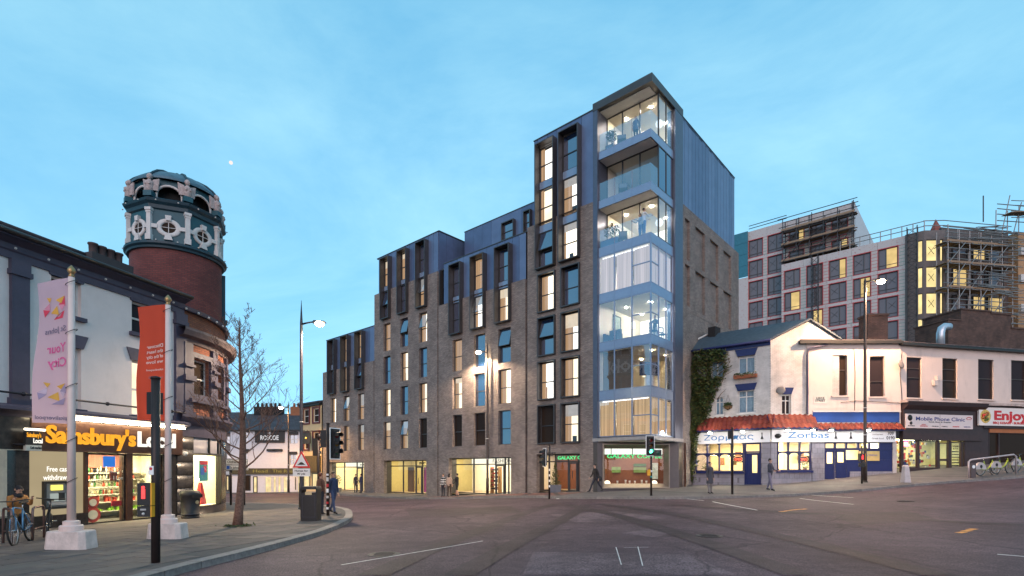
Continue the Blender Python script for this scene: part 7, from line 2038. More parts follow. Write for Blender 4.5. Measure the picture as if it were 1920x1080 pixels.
# ------------------------------------------------------------------ traffic signals and signs
M_POLE = mat('black_signal_pole', (.035, .025, .024), .45, .3)
M_SIGB = mat('signal_black', (.018, .018, .02), .5)
M_LENS = [mat('lens_red_off', (.12, .012, .012), .15), mat('lens_amber_off', (.12, .06, .008), .15), mat('lens_green_off', (.01, .06, .04), .15)]
E_GREEN = emit('lens_green_lit', (.08, 1, .55), 9)
def sig_head(par, loc, rz, lit=None, board=True, s=1.0):
    """three-lens head facing -y before rz"""
    M = Matrix.Translation(loc) @ Matrix.Rotation(rz, 4, 'Z') @ Matrix.Scale(s, 4)
    b = MB(); b.M = M; b.box(-.14, .14, -.08, .12, -.45, .45)
    hd = b.build('signal_head', M_SIGB, par)
    if board:
        q = MB(); q.M = M; q.frame(-.24, .24, -.55, .55, .03, .0, .02); q.build('backing_border', M_SIGNW, hd)
        q = MB(); q.M = M; q.box(-.21, .21, .003, .017, -.52, .52); q.build('backing_board', M_SIGB, hd)
    for i, z in enumerate((.29, 0, -.29)):
        q = MB(); q.M = M @ Matrix.Translation((0, -.08, z)) @ Matrix.Rotation(R(90), 4, 'X')
        q.lathe([(.001, .025), (.06, .02), (.1, 0)], (0, 0, 0), 16, cap=False); q.build('lens', E_GREEN if lit == i else M_LENS[i], hd)
        q = MB(); q.M = q_ = M @ Matrix.Translation((0, -.08, z)) @ Matrix.Rotation(R(90), 4, 'X')
        q.lathe([(.115, 0), (.11, .2)], (0, 0, 0), 14, R(-20), R(200), cap=False); q.build('hood', M_SIGB, hd)
    return hd
def pole_at(px, Y, top, name, label, cat, r=.057, grp=None, zoff=KH, m=None):
    x = (px - PX) / PF * Y; z0 = G(x, Y) + zoff; h = PZ + (PH - top) / PF * Y - z0
    t = thing(name, label, cat, (x, Y, z0), 0, grp)
    mb = MB(); mb.tube([(0, 0, -.05), (0, 0, h)], r, 12); mb.lathe([(r * 1.15, h), (r * 1.1, h + .04), (.001, h + .06)], (0, 0, 0), 12); mb.build('pole', m or M_POLE, t)
    return t, h, (lambda p, q: ((p - px) / PF * Y, PZ + (PH - q) / PF * Y - z0))
GRP = 'traffic signal poles at the junction'
t, h, P = pole_at(292, 9.5, 711, 'traffic_signal', 'thick black signal pole with red pedestrian display nearest the left kerb', 'traffic signal', .073, GRP)
x, z = P(281, 755); b = MB(); b.M = Matrix.Translation((x, .12, z)) @ Matrix.Rotation(R(160), 4, 'Z'); b.box(-.09, .09, -.1, .08, -.2, .2); b.build('signal_head', M_SIGB, t)
b = MB(); b.tube([(0, .0, z + .18), (x, .12, z + .24)], .02, 6); b.tube([(0, 0, z - .05), (x, .12, z - .05)], .02, 6); b.build('bracket', M_POLE, t)
x, z = P(279, 926)
MB().box(x - .11, x + .13, -.14, .06, z - .2, z + .2).build('pedestrian_display', M_SIGB, t)
MB().box(x + .131, x + .155, -.15, .06, z - .2, z + .2).build('yellow_side', mat('signal_yellow', (.75, .35, .02), .5), t)
q = MB(); q.sphere((x - .0, -.145, z + .12), .028, 6); q.box(x - .03, x + .03, -.15, -.141, z - .01, z + .09); q.box(x - .03, x - .005, -.15, -.141, z - .08, z - .012); q.box(x + .005, x + .03, -.15, -.141, z - .08, z - .012); q.build('red_figure', emit('red_man', (1, .05, .05), 3), t)
x, z = P(279, 958)
MB().box(x - .11, x + .13, -.14, .06, z - .095, z + .095).build('push_button_box', M_SIGB, t); MB().box(x + .131, x + .155, -.15, .06, z - .095, z + .095).build('yellow_side', _m['signal_yellow'], t)
MB().box(x - .05, x + .05, -.15, -.141, z + .02, z + .05).build('wait_plate', mat('grey_plate', (.4, .4, .4)), t); MB().sphere((x, -.14, z - .04), .025, 8).build('push_button', M_SASHW, t)
x, z = P(289, 882)
MB().box(x - .05, x + .045, -.085, -.075, z - .08, z + .08).build('small_sign', M_SIGNW, t); MB().lathe([(.026, 0), (.026, .004)], (0, 0, 0), 12).build('red_disc', M_RDT, t, (x, -.086, z + .03), (R(90), 0, 0))
MB().lathe([(.076, 0), (.076, .012)], (0, 0, .34 * h), 12).build('sticker', M_SASHW, t) if False else None

t, h, P = pole_at(615, 20.6, 795, 'traffic_signal', 'black signal pole plastered with stickers, signal head turned to the right', 'traffic signal', .06, GRP)
x, z = P(634, 832); sig_head(t, (.3, -.05, z), R(62), None, True, 1.12)
b = MB(); b.tube([(0, 0, z + .3), (.25, 0, z + .3)], .025, 6); b.tube([(0, 0, z - .3), (.25, 0, z - .3)], .025, 6); b.build('bracket', M_POLE, t)
x, z = P(607, 818); sig_head(t, (-.2, .05, z - .1), R(200), None, False, .75)
for i in range(7): MB().box(-.045, .045, -.066, -.06, .25 + i * .22, .25 + i * .22 + rnd.uniform(.07, .16)).build('sticker', [M_SIGNW, M_RDT, M_SASHW][i % 3], t)
t, h, P = pole_at(597, 27, 822, 'traffic_signal', 'black signal pole seen behind the speed hump sign, next to the cream house', 'traffic signal', .06, GRP)
sig_head(t, (-.14, .1, h - .45), R(170), None, False); x, z = P(601, 842); b = MB(); b.sphere((.05, 0, h + .1), .12, 8, 1.2); b.build('lantern_cap', M_POLE, t)
t, h, P = pole_at(1030, 29.2, 836, 'traffic_signal', 'black signal pole in front of the side door of the coffee shop', 'traffic signal', .055, GRP)
x, z = P(1020, 858); sig_head(t, (-.28, -.02, z), R(-72), None, True, .95); b = MB(); b.tube([(-.25, 0, z + .25), (.35, 0, z + .25)], .025, 6); b.tube([(-.25, 0, z - .2), (0, 0, z - .2)], .025, 6); b.box(.1, .2, -.05, .05, z + .1, z + .28); b.build('bracket', M_POLE, t)
for i in range(4): MB().box(-.04, .04, -.062, -.056, .6 + i * .3, .6 + i * .3 + .12).build('sticker', M_SIGNW, t)
t, h, P = pole_at(1221, 28.2, 842, 'traffic_signal', 'black signal pole with a lit green light in front of the coffee shop window', 'traffic signal', .055, GRP)
x, z = P(1218, 836); sig_head(t, (-.07, -.08, z), R(4), 2, True, 1.0)
x2, z2 = P(1232, 848); q = MB(); q.box(.12, .52, -.12, .06, z2 - .2, z2 + .12); q.build('arrow_box', M_SIGB, t)
q = MB(); q.frame(.1, .55, z2 - .24, z2 + .16, .03, -.02, .0); q.build('backing_border', M_SIGNW, t)
q = MB(); q.M = Matrix.Translation((.33, -.12, z2 - .04)) @ Matrix.Rotation(R(90), 4, 'X'); q.lathe([(.001, .02), (.1, 0)], (0, 0, 0), 14, cap=False); q.build('lens', M_LENS[2], t)
x3, z3 = P(1217, 886); MB().box(-.2, -.06, -.1, .06, z3 - .16, z3 + .16).build('push_button_box', _m['signal_yellow'], t)
for zf_ in (.95, 1.25): MB().lathe([(.06, 0), (.06, .1)], (0, 0, zf_), 12).build('pole_band', M_SIGNW if zf_ > 1 else mat('teal_sticker', (.05, .3, .28)), t)
t, h, P = pole_at(1373, 27.6, 803, 'sign_post', 'dark post carrying a small sign seen from behind, left of the restaurant door', 'sign post', .06)
x, z = P(1370, 815); MB().box(-.2, .02, .06, .09, z - .22, z + .22).build('sign_back', M_SIGB, t); x, z = P(1377, 868); MB().box(.06, .2, -.08, .04, z - .11, z + .11).build('button_box', mat('brass_box', (.4, .2, .05), .5), t)
t, h, P = pole_at(1616, 28.9, 838, 'pedestrian_signal', 'pedestrian signal box with a red man beside the tallest street lamp', 'pedestrian signal', .045)
x, z = P(1615, 858); MB().box(-.18, .1, -.12, .05, z - .22, z + .22).build('display_box', M_SIGB, t); MB().box(.1, .125, -.13, .05, z - .22, z + .22).build('yellow_side', _m['signal_yellow'], t)
q = MB(); q.sphere((-.04, -.125, z + .12), .03, 6); q.box(-.08, .0, -.13, -.121, z - .1, z + .08); q.build('red_figure', _m['red_man'], t)
MB().box(-.16, .1, -.12, .05, z - .52, z - .3).build('push_button_box', M_SIGB, t)

# speed hump sign on its own clips on the lamp post
Y = 24.86; x0 = (567 - PX) / PF * Y
t = thing('road_sign', 'red triangular speed hump warning sign with a white distance plate on the black lamp post', 'road sign', (x0, Y, G(x0, Y) + KH))
zz2 = lambda py: PZ + (PH - py) / PF * Y - (G(x0, Y) + KH)
zt_, zb_ = zz2(845), zz2(877)
hw = .42
def tri(s_, y, zc_, hgt): return [(-hw * s_, y, zc_ - hgt * .33 * s_), (hw * s_, y, zc_ - hgt * .33 * s_), (0, y, zc_ + hgt * .67 * s_)]
hgt = zt_ - zb_; zc_ = zb_ + hgt * .33
q = MB(); a = tri(1, -.12, zc_, hgt); c = tri(1, -.09, zc_, hgt); q._add(a + c, [(0, 1, 2), (5, 4, 3), (0, 3, 4, 1), (1, 4, 5, 2), (2, 5, 3, 0)]); q.build('red_triangle', emit('sign_red_reflective', (.75, .04, .05), .55) if False else mat('sign_red_face', (.65, .03, .04), .4), t)
q = MB(); q.poly(tri(.72, -.123, zc_, hgt)); q.build('white_triangle', M_SIGNW, t)
q = MB(); q.poly([(-.2, -.126, zc_ - .13)] + [(-.2 + .4 * i / 8, -.126, zc_ - .13 + .13 * math.sin(PI * i / 8) ** 1.5) for i in range(1, 8)] + [(.2, -.126, zc_ - .13)]); q.build('hump_symbol', M_BLK, t)
z1_, z0_ = zz2(878.5), zz2(893)
MB().box(-.4, .4, -.12, -.09, z0_, z1_).build('distance_plate', M_SIGNW, t)
text('lettering', 'Humps for\n80 yds', M_BLK, t, 0, z0_ + .22, .085, y=-.125, width=.62, depth=.004, bold=.03, line=1.2)
# direction sign
Y = 29.0; xa, xb = (424 - PX) / PF * Y, (466 - PX) / PF * Y
t = thing('direction_sign', 'white two panel direction sign with arrows on two dark posts beyond the bare tree', 'road sign', ((xa + xb) / 2, Y, G((xa + xb) / 2, Y) + KH))
zz2 = lambda py: PZ + (PH - py) / PF * Y - (G((xa + xb) / 2, Y) + KH)
w_ = (xb - xa) / 2
for px in (432, 457): MB().tube([((px - PX) / PF * Y - (xa + xb) / 2, .05, 0), ((px - PX) / PF * Y - (xa + xb) / 2, .05, zz2(862))], .06, 8).build('post', M_POLE, t)
for a, b_, s_ in ((871, 861, 'Oldham St  →'), (881.5, 871.5, 'P  St Johns Centre')):
    MB().box(-w_, w_, -.06, -.03, zz2(a), zz2(b_)).build('sign_panel', M_SIGNW, t)
    text('lettering', s_, M_BLK, t, 0.02, zz2(a) + .08, .14, y=-.065, width=w_ * 1.75, depth=.004, bold=.02)
    q = MB(); q.frame(-w_ + .015, w_ - .015, zz2(a) + .015, zz2(b_) - .015, .018, -.064, -.061); q.build('border', M_BLK, t)
MB().box(-w_ + .06, -w_ + .23, -.068, -.062, zz2(881.5) + .06, zz2(871.5) - .05).build('parking_symbol', mat('parking_blue', (.03, .12, .5), .5), t)

# ------------------------------------------------------------------ banners on poles
M_BPOLE = mat('white_pole', (.7, .54, .5), .5, var=.05)
M_CONC = mat('painted_concrete', (.6, .5, .47), .85, var=.2, scale=5, bump=.5, bscale=30, dirt=.55)
M_GOLD = mat('gilt', (.36, .23, .11), .4, .8)
def cloth(name, col, alpha=.0):
    m = bpy.data.materials.new(name); m.use_nodes = True; n = m.node_tree; n.nodes.clear()
    o = n.nodes.new('ShaderNodeOutputMaterial'); d = n.nodes.new('ShaderNodeBsdfDiffuse'); t_ = n.nodes.new('ShaderNodeBsdfTranslucent')
    d.inputs[0].default_value = (*col, 1); t_.inputs[0].default_value = (*col, 1)
    mx = n.nodes.new('ShaderNodeMixShader'); mx.inputs[0].default_value = .5
    n.links.new(d.outputs[0], mx.inputs[1]); n.links.new(t_.outputs[0], mx.inputs[2]); n.links.new(mx.outputs[0], o.inputs[0])
    return m
def banner_pole(px, Y, top, label, width):
    x = (px - PX) / PF * Y; z0 = G(x, Y) + KH; h = PZ + (PH - top) / PF * Y - z0
    t = thing('banner_pole', label, 'flagpole', (x, Y, z0), 0, 'white banner poles on the left pavement')
    b = MB(); w = width * .42
    o_ = [(-w, -.16), (-w + .1, -.24), (w - .1, -.24), (w, -.16), (w, .16), (w - .1, .24), (-w + .1, .24), (-w, .16)]
    n = len(o_); vs = [(p[0], p[1], 0) for p in o_] + [(p[0] * .93, p[1] * .9, .36) for p in o_] + [(p[0] * .9, p[1] * .86, .38) for p in o_]
    fs = [(i, (i + 1) % n, n + (i + 1) % n, n + i) for i in range(n)] + [(n + i, n + (i + 1) % n, 2 * n + (i + 1) % n, 2 * n + i) for i in range(n)] + [tuple(range(2 * n, 3 * n))]
    b._add(vs, fs); b.build('concrete_block', M_CONC, t)
    b = MB(); b.lathe([(.21, .38), (.21, .48), (.19, .5), (.15, .5), (.15, .58), (.1, .6)], (0, 0, 0), 20, smooth=False); b.build('collar', M_BPOLE, t)
    b = MB(); b.tube([(0, 0, .5), (0, 0, h * .5), (0, 0, h)], [.08, .07, .058], 16); b.build('pole', M_BPOLE, t)
    b = MB(); b.lathe([(.05, h), (.06, h + .03), (.04, h + .05), (.045, h + .07), (.08, h + .13), (.065, h + .18), (.02, h + .24), (.004, h + .26)], (0, 0, 0), 14); b.build('finial', M_GOLD, t)
    for f_ in (.98, .8, .6, .4, .25):
        b = MB(); b.tube([(.1 * math.cos(a * PI / 6), .1 * math.sin(a * PI / 6), h * f_ + .06 * math.sin(a * PI / 6 + 1)) for a in range(13)], .007, 5); b.build('rope', M_SIGB, t)
    return t, h, z0, x
def flag(label, pole, Y, px0, px1, t0, t1, bot, m, sway):
    x, z0 = pole.location.x, pole.location.z
    f = thing('banner', label, 'banner', (x, Y, z0))
    W_ = (px1 - px0) / PF * Y; x1 = (px1 - PX) / PF * Y - x
    za = PZ + (PH - t1) / PF * Y - z0; zl = PZ + (PH - t0) / PF * Y - z0; zb_ = PZ + (PH - bot) / PF * Y - z0
    nu, nv = 14, 40
    def S_(u, v):   # u from the pole outwards, v from top down
        zt_ = za + (zl - za) * u
        z = zt_ + (zb_ - zt_) * v
        return Vector((x1 - W_ * (u * (1 - .025 * math.sin(v * 9)) + sway * u * u * v), -.02 - .07 * u * math.sin(v * 6 + u * 3) - .03 * math.sin(u * 7 + v * 4) * u, z - .03 * u * math.sin(v * 5)))
    b = MB(); b.smooth = True
    for i in range(nu):
        for j in range(nv): b.quad(S_(i / nu, (j + 1) / nv), S_((i + 1) / nu, (j + 1) / nv), S_((i + 1) / nu, j / nv), S_(i / nu, j / nv))
    me = b.mesh('banner_cloth', m); 
    bm = bmesh.new(); bm.from_mesh(me); bmesh.ops.remove_doubles(bm, verts=bm.verts, dist=1e-5); bm.to_mesh(me); bm.free()
    cl = inst('cloth', me, f)
    def printed(name, pts, m_):
        # a flat print subdivided over the cloth, 6 mm proud
        q = MB(); 
        c = (sum(p[0] for p in pts) / len(pts), sum(p[1] for p in pts) / len(pts))
        q.poly([S_(*p) + Vector((0, -.012, 0)) for p in pts]); q.build(name, m_, f)
    def lettering(s_, v, hgt, width, m_, u0=.08, bold=.03):
        o = text('lettering', s_, m_, f, 0, 0, hgt, mirror=False, width=width, depth=.0, bold=bold)
        for vt in o.data.vertices:
            u = u0 + (vt.co.x + width / 2) / W_; vv = v - vt.co.z / (za - zb_)
            p = S_(min(max(u, 0), 1), min(max(vv, 0), 1)); vt.co = p + Vector((0, -.014, 0))
        return o
    return f, printed, lettering, W_
p1, h1, _, _ = banner_pole(134, 11.25, 520, 'white pole with gilt finial in a wide concrete block, left one nearer the bikes', 1.06)
p2, h2, _, _ = banner_pole(315, 13.2, 572, 'white pole with gilt finial in a concrete block, right one behind the thick signal pole', 1.02)
M_PINKC = cloth('pink_cloth', (.66, .5, .6)); M_REDC = cloth('coral_cloth', (.66, .1, .06))
f1, pr1, le1, W1 = flag('pale pink banner with faceted orange and magenta print hanging from the left white pole', p1, 11.25, 74, 131, 533, 521, 795, M_PINKC, .22)
M_P = [mat('print_%d' % i, c, .8) for i, c in enumerate([(.5, .12, .3), (.62, .34, .06), (.6, .05, .1), (.3, .25, .38), (.6, .25, .35), (.5, .4, .5)])]
for v0 in (.1, .7):
    for k, (pts) in enumerate(([(.12, .0), (.4, .02), (.22, .05)], [(.12, .0), (.3, .055), (.1, .07)], [(.1, .06), (.3, .055), (.2, .1)], [(.35, .06), (.6, .1), (.3, .125)], [(.12, .1), (.3, .12), (.5, .15), (.18, .15)], [(.62, .03), (.82, .06), (.62, .08)], [(.55, .0), (.72, -.01), (.62, .03)], [(.62, .08), (.85, .065), (.8, .12)])):
        pr1('print_facet', [(u, v0 + .02 + v) for u, v in pts], M_P[(k * 2 + (v0 > .5)) % 6] if k % 3 else M_P[1])
M_GP = mat('grey_purple_print', (.2, .16, .24), .8); M_MP = mat('magenta_print', (.6, .1, .28), .8); M_WP = mat('cloth_white_print', (.8, .6, .55), .8)
le1('St Johns', .36, .12, W1 * .7, M_GP); le1('Your', .5, .2, W1 * .62, M_MP); le1('City', .6, .2, W1 * .58, M_MP); le1('#itsliverpool', .975, .085, W1 * .85, M_GP, .05)
f2, pr2, le2, W2 = flag('coral red banner with white lettering hanging from the right white pole', p2, 13.2, 261, 313, 577, 571, 790, M_REDC, .06)
for i, s_ in enumerate(('Discover', 'the heart', 'of the city', 'we love')): le2(s_, .36 + i * .045, .085, W2 * .62, M_WP, .1)
le2('cultureliverpool', .56, .05, W2 * .6, M_WP, .1); le2('Liverpool BID', .63, .06, W2 * .5, M_GP, .12)

# ------------------------------------------------------------------ bins, bollard, planters
def bin_(px, Y, w, h, label, top_round=False):
    x = (px - PX) / PF * Y; t = thing('litter_bin', label, 'litter bin', (x, Y, G(x, Y) + KH), FS.rot if px < 400 else 0)
    if top_round:
        b = MB(); b.lathe([(w * .46, 0), (w * .46, .06), (w * .42, .07), (w * .5, h * .8), (w * .52, h * .82), (w * .52, h * .9), (w * .42, h * .98), (w * .2, h)], (0, 0, 0), 20); b.build('body', M_SIGB, t)
        b = MB(); b.M = Matrix.Translation((0, -w * .44, h * .58)) @ Matrix.Rotation(R(90), 4, 'X'); b.lathe([(.07, 0), (.07, .03)], (0, 0, 0), 14); b.build('badge', mat('gold_badge', (.5, .42, .25), .4, .5), t)
        MB().box(-.18, .18, -w * .56, -w * .4, h * .74, h * .86).build('aperture', M_DARK, t); MB().lathe([(w * .47, 0), (w * .47, .05)], (0, 0, .12), 20).build('base_ring', M_LAMPP, t)
    else:
        b = MB(); b.cbox((0, 0, 0), w, w * .8, h * .82, 0, 1.0); b.build('body', M_SIGB, t)
        b = MB(); b.cbox((0, 0, h * .92), w * 1.06, w * .86, h * .08, 0, .85); b.build('lid', M_SIGB, t)
        for sx in (-1, 1): MB().box(sx * w * .48 - .02, sx * w * .48 + .02, -w * .38, w * .38, h * .82, h * .92).build('post', M_SIGB, t)
        b = MB(); b.frame(-w * .42, w * .42, h * .1, h * .74, .03, -w * .41, -w * .4); b.build('door', M_LAMPP, t)
        MB().box(-w * .2, w * .2, -w * .405, -w * .401, h * .86 - .12, h * .86 - .02).build('plate', mat('gold_badge', (.5, .42, .25), .4, .5), t)
    return t
bin_(583, 18.5, .56, 1.2, 'square black litter bin with an open top on the pavement corner near the kerb')
bin_(357, 19.4, .66, 1.02, 'round topped black litter bin against the dark rusticated pier of the corner shop', True)
Y = 27.9; x = (1698 - PX) / PF * Y
t = thing('bollard', 'white tapered stone bollard on the pavement before the phone shop', 'bollard', (x, Y, G(x, Y) + KH))
b = MB(); b.cbox((0, 0, 0), .34, .34, .85, 0, .62); b.build('shaft', mat('pale_stone', (.55, .48, .48), .8, dirt=.4), t); b = MB(); b.cbox((0, 0, .85), .24, .24, .08, 0, .6); b.build('cap', _m['pale_stone'], t)

M_LEAF = [mat('leaf_%d' % i, c, .6, var=.3, scale=30) for i, c in enumerate([(.045, .075, .02), (.07, .1, .025), (.03, .05, .018), (.1, .09, .025)])]
def leaf_cloud(mb, pts, s, rng=rnd):
    for p in pts:
        p = Vector(p); a = Vector((rng.gauss(0, 1), rng.gauss(0, 1), rng.gauss(0, .7))).normalized(); b = a.orthogonal().normalized(); ss = s * rng.uniform(.6, 1.4)
        mb.cur = rng.randrange(len(M_LEAF)) if rng.random() < .9 else 3
        mb._add([p - a * ss, p - b * ss * .5, p + a * ss, p + b * ss * .5], [(0, 1, 2, 3)])
def potted(name, label, base, kind, h, w, rz=0):
    t = thing(name, label, 'potted plant', base, rz)
    MB().cbox((0, 0, 0), w * .8, w * .8, h * .25, 0, 1.12).build('planter', mat('planter_grey', (.12, .13, .16), .5), t) if kind != 'box' else MB().box(-.6, .6, -.25, .25, 0, .5).build('planter', mat('planter_blue', (.08, .14, .26), .4), t)
    b = MB(); zs = h * .25 if kind != 'box' else .5
    b.tube([(0, 0, zs), (.02, 0, h * .6)], .025, 6); b.build('trunk', mat('stem_brown', (.12, .07, .04), .8), t)
    mb = MB(); pts = []
    for i in range(420):
        if kind == 'cone': z = rnd.random() ** 1.3; r_ = w * .5 * (1 - z) * math.sqrt(rnd.random()); a = rnd.uniform(0, 2 * PI); pts.append((r_ * math.cos(a), r_ * math.sin(a), zs + z * (h - zs)))
        else:
            a = rnd.uniform(0, 2 * PI); r_ = w * .55 * rnd.random() ** .4; el = rnd.uniform(-1, 1); pts.append((r_ * math.cos(a) * math.sqrt(1 - el * el), r_ * math.sin(a) * math.sqrt(1 - el * el), h * .75 + r_ * el))
    leaf_cloud(mb, pts, .055); mb.build('foliage', M_LEAF, t)
    return t
p = FM.w(FM.x(630, -.9), -.9); potted('potted_tree', 'round headed potted tree outside the co-working shop front', (p.x, p.y, GPV(p.x, p.y)), 'ball', 1.55, 1.0)
p = FM.w(FM.x(1041, .4), .4); potted('topiary', 'cone shaped topiary standing in the side door recess of the coffee shop', (p.x, p.y, GPV(p.x, p.y)), 'cone', 2.0, .85)
p = FM.w(-3.0, .6); potted('balcony_planter', 'leafy shrub in a blue planter box on the lowest balcony', (p.x, p.y, 15.44), 'box', 1.35, .95, FM.rot)
p = FM.w(-3.0, .6); potted('balcony_tree', 'small dark potted tree on the topmost balcony', (p.x, p.y, 21.41), 'ball', 1.3, .65, FM.rot)

# ivy on the restaurant's end
IV = thing('ivy', 'dense dark ivy climbing the gap between the apartment block and the restaurant', 'climbing plant', (11.9, 34.4, 0))
mb = MB(); st = MB()
def on_left(px, py, d): 
    x = FZ.x(px, d); p = FZ.w(x, d, FZ.z(px, py, d)); return p - Vector((11.9, 34.4, 0))
edge = [(655, 1362), (690, 1368), (720, 1352), (745, 1340), (770, 1333), (800, 1318), (830, 1306), (880, 1300), (900, 1298)]
def ivx(py):
    for (a, b), (c, d) in zip(edge, edge[1:]):
        if a <= py <= c: return b + (d - b) * (py - a) / (c - a)
    return edge[-1][1]
for i in range(9500):
    py = rnd.uniform(652, 905); xr_ = ivx(py) - rnd.random() ** 2 * 14 + rnd.gauss(0, 3); px = rnd.uniform(1287 + (8 if py < 690 else 0), max(1290, xr_))
    if 1335 < px < 1356 and 678 < py < 706 and rnd.random() < .85: continue
    if py < 672 and px < 1300: continue
    d = -rnd.uniform(.02, .4) * (1.0 + .5 * math.sin(px * .23) * math.sin(py * .11))
    leaf_cloud(mb, [on_left(px, py, d)], .1)
mb.build('foliage', M_LEAF, IV)
for px, py in ((1366, 676), (1372, 700), (1362, 668), (1370, 690), (1358, 735)):
    st.tube([on_left(1345, py + 14, -.2), on_left((px + 1345) / 2, py + 4, -.3), on_left(px + 4, py - 6, -.28)], [.03, .02, .008], 5)
setp(st.build('stems', _m['stem_brown'] if 'stem_brown' in _m else M_DARK, IV), kind='stuff')
def window_box(label, F, M_, px0, px1, py, hang=False):
    x0, x1 = F.x(px0), F.x(px1); z = F.z((px0 + px1) / 2, py); c = F.w((x0 + x1) / 2, -.2, z)
    t = thing('hanging_basket' if hang else 'window_box', label, 'flower basket' if hang else 'window box', c, F.rot); w = (x1 - x0)
    MB().box(-w / 2, w / 2, -.12, .12, -.12, .08).build('trough', mat('terracotta_trough', (.3, .1, .05), .8), t) if not hang else MB().lathe([(.02, -.25), (.2, -.15), (.28, 0)], (0, 0, 0), 12).build('basket', mat('basket_brown', (.12, .07, .03), .9), t)
    if hang: b = MB(); b.tube([(-.2, 0, 0), (0, .0, .7)], .008, 4); b.tube([(.2, 0, 0), (0, 0, .7)], .008, 4); setp(b.build('chains', M_SIGB, t), kind='stuff')
    m2 = MB(); leaf_cloud(m2, [(rnd.uniform(-w / 2, w / 2) * (.6 if hang else 1), rnd.gauss(0, .1), rnd.uniform(-.05, .22)) for _ in range(160)], .07); m2.build('foliage', M_LEAF, t)
window_box('green window box under the upper middle window of the white restaurant', FZ, None, 1378, 1421, 706)
window_box('round hanging basket on the white wall between the lower restaurant windows', FZ, None, 1357, 1377, 762, True)

# ------------------------------------------------------------------ bare tree
Y = 16.4; x = (445 - PX) / PF * Y
TR_ = thing('street_tree', 'bare leafless street tree with fine upswept branches on the left pavement', 'tree', (x, Y, G(x, Y) + KH))
M_BARK = mat('tree_bark', (.17, .095, .07), .9, var=.5, scale=18, bump=.6, bscale=40)
H = PZ + (PH - 602) / PF * Y - G(x, Y)
rt = random.Random(11)
tp = [Vector((0, 0, -.05))]; 
for i in range(1, 15):
    f_ = i / 14; tp.append(Vector((.1 * math.sin(f_ * 4) + .14 * f_, .05 * math.sin(f_ * 6), H * f_)))
b = MB(); b.tube(tp, [.16, .13, .12] + [.112 * (1 - i / 11.3) + .006 for i in range(12)], 12); b.build('trunk', M_BARK, TR_)
twigs = MB()
def grow(p, d, L, r, depth, mbs):
    pts = [p.copy()]; rs = [r]; q = p.copy(); dd = d.copy()
    n = 5
    for i in range(n):
        dd = (dd + Vector((rt.gauss(0, .13), rt.gauss(0, .13), .13 if depth < 2 else .05))).normalized(); q = q + dd * L / n; pts.append(q.copy()); rs.append(max(.0035, r * (1 - .78 * (i + 1) / n)))
    mbs.tube(pts, rs, 6 if depth == 0 else 4, cap=False)
    if depth < 3:
        k = (6, 4, 3)[depth]
        for i in range(k):
            f_ = rt.uniform(.2, .98); j = min(n - 1, int(f_ * n)); s_ = pts[j].lerp(pts[j + 1], f_ * n - j)
            ax = Vector((rt.gauss(0, 1), rt.gauss(0, 1), rt.gauss(0, .6))).normalized()
            nd = (dd * .8 + ax * .85 + Vector((0, 0, .18))).normalized(); grow(s_, nd, L * rt.uniform(.32, .55), rs[j] * .55, depth + 1, twigs)
nbr = 30
for i in range(nbr):
    f_ = .27 + .7 * (i / nbr); j = int(f_ * 14); s_ = tp[j].lerp(tp[min(14, j + 1)], f_ * 14 - j)
    a = i * 2.4 + rt.uniform(-.4, .4); L = (2.5 * (1 - f_) + .4) * rt.uniform(.75, 1.15)
    up = .1 + .75 * f_
    d = Vector((math.cos(a), math.sin(a), up + rt.uniform(-.15, .2))).normalized()
    m2 = MB(); grow(s_, d, L, .034 * (1.15 - f_), 0, m2); m2.build('branch', M_BARK, TR_)
setp(twigs.build('crown', M_BARK, TR_), kind='stuff')
gp = MB(); gp.lathe([(.42, 0), (.38, .025), (.001, .03)], (0, 0, -.0), 18, smooth=False); gp.build('tree_pit', mat('soil', (.05, .04, .025), .9, var=.4, scale=20), TR_)
gr = MB(); leaf_cloud(gr, [(rnd.gauss(0, .2), rnd.gauss(0, .2), .04) for _ in range(140)], .04); setp(gr.build('grass_tuft', M_LEAF, TR_), kind='stuff')

# ------------------------------------------------------------------ bicycles
M_TYRE = mat('tyre', (.018, .018, .018), .8); M_CHROME = mat('chrome', (.5, .5, .5), .25, .9); M_SADDLE = mat('saddle_black', (.02, .02, .02), .5)
def wheel_mesh(r=.335):
    t = MB(); t.tube([(r * math.cos(a * PI / 14), 0, r * math.sin(a * PI / 14)) for a in range(29)], .02, 6, cap=False)
    rim = MB(); rim.tube([((r - .03) * math.cos(a * PI / 14), 0, (r - .03) * math.sin(a * PI / 14)) for a in range(29)], .011, 5, cap=False)
    sp_ = MB()
    for k in range(18):
        a = k * PI / 9; sp_.tube([(.02 * math.cos(a + .8), .02 * (-1) ** k, .02 * math.sin(a + .8)), ((r - .03) * math.cos(a), 0, (r - .03) * math.sin(a))], .0025, 3, cap=False)
    sp_.tube([(0, -.045, 0), (0, .045, 0)], .02, 8)
    return t.mesh('tyre', M_TYRE), rim.mesh('rim', M_CHROME), sp_.mesh('spokes', M_CHROME)
WM = wheel_mesh()
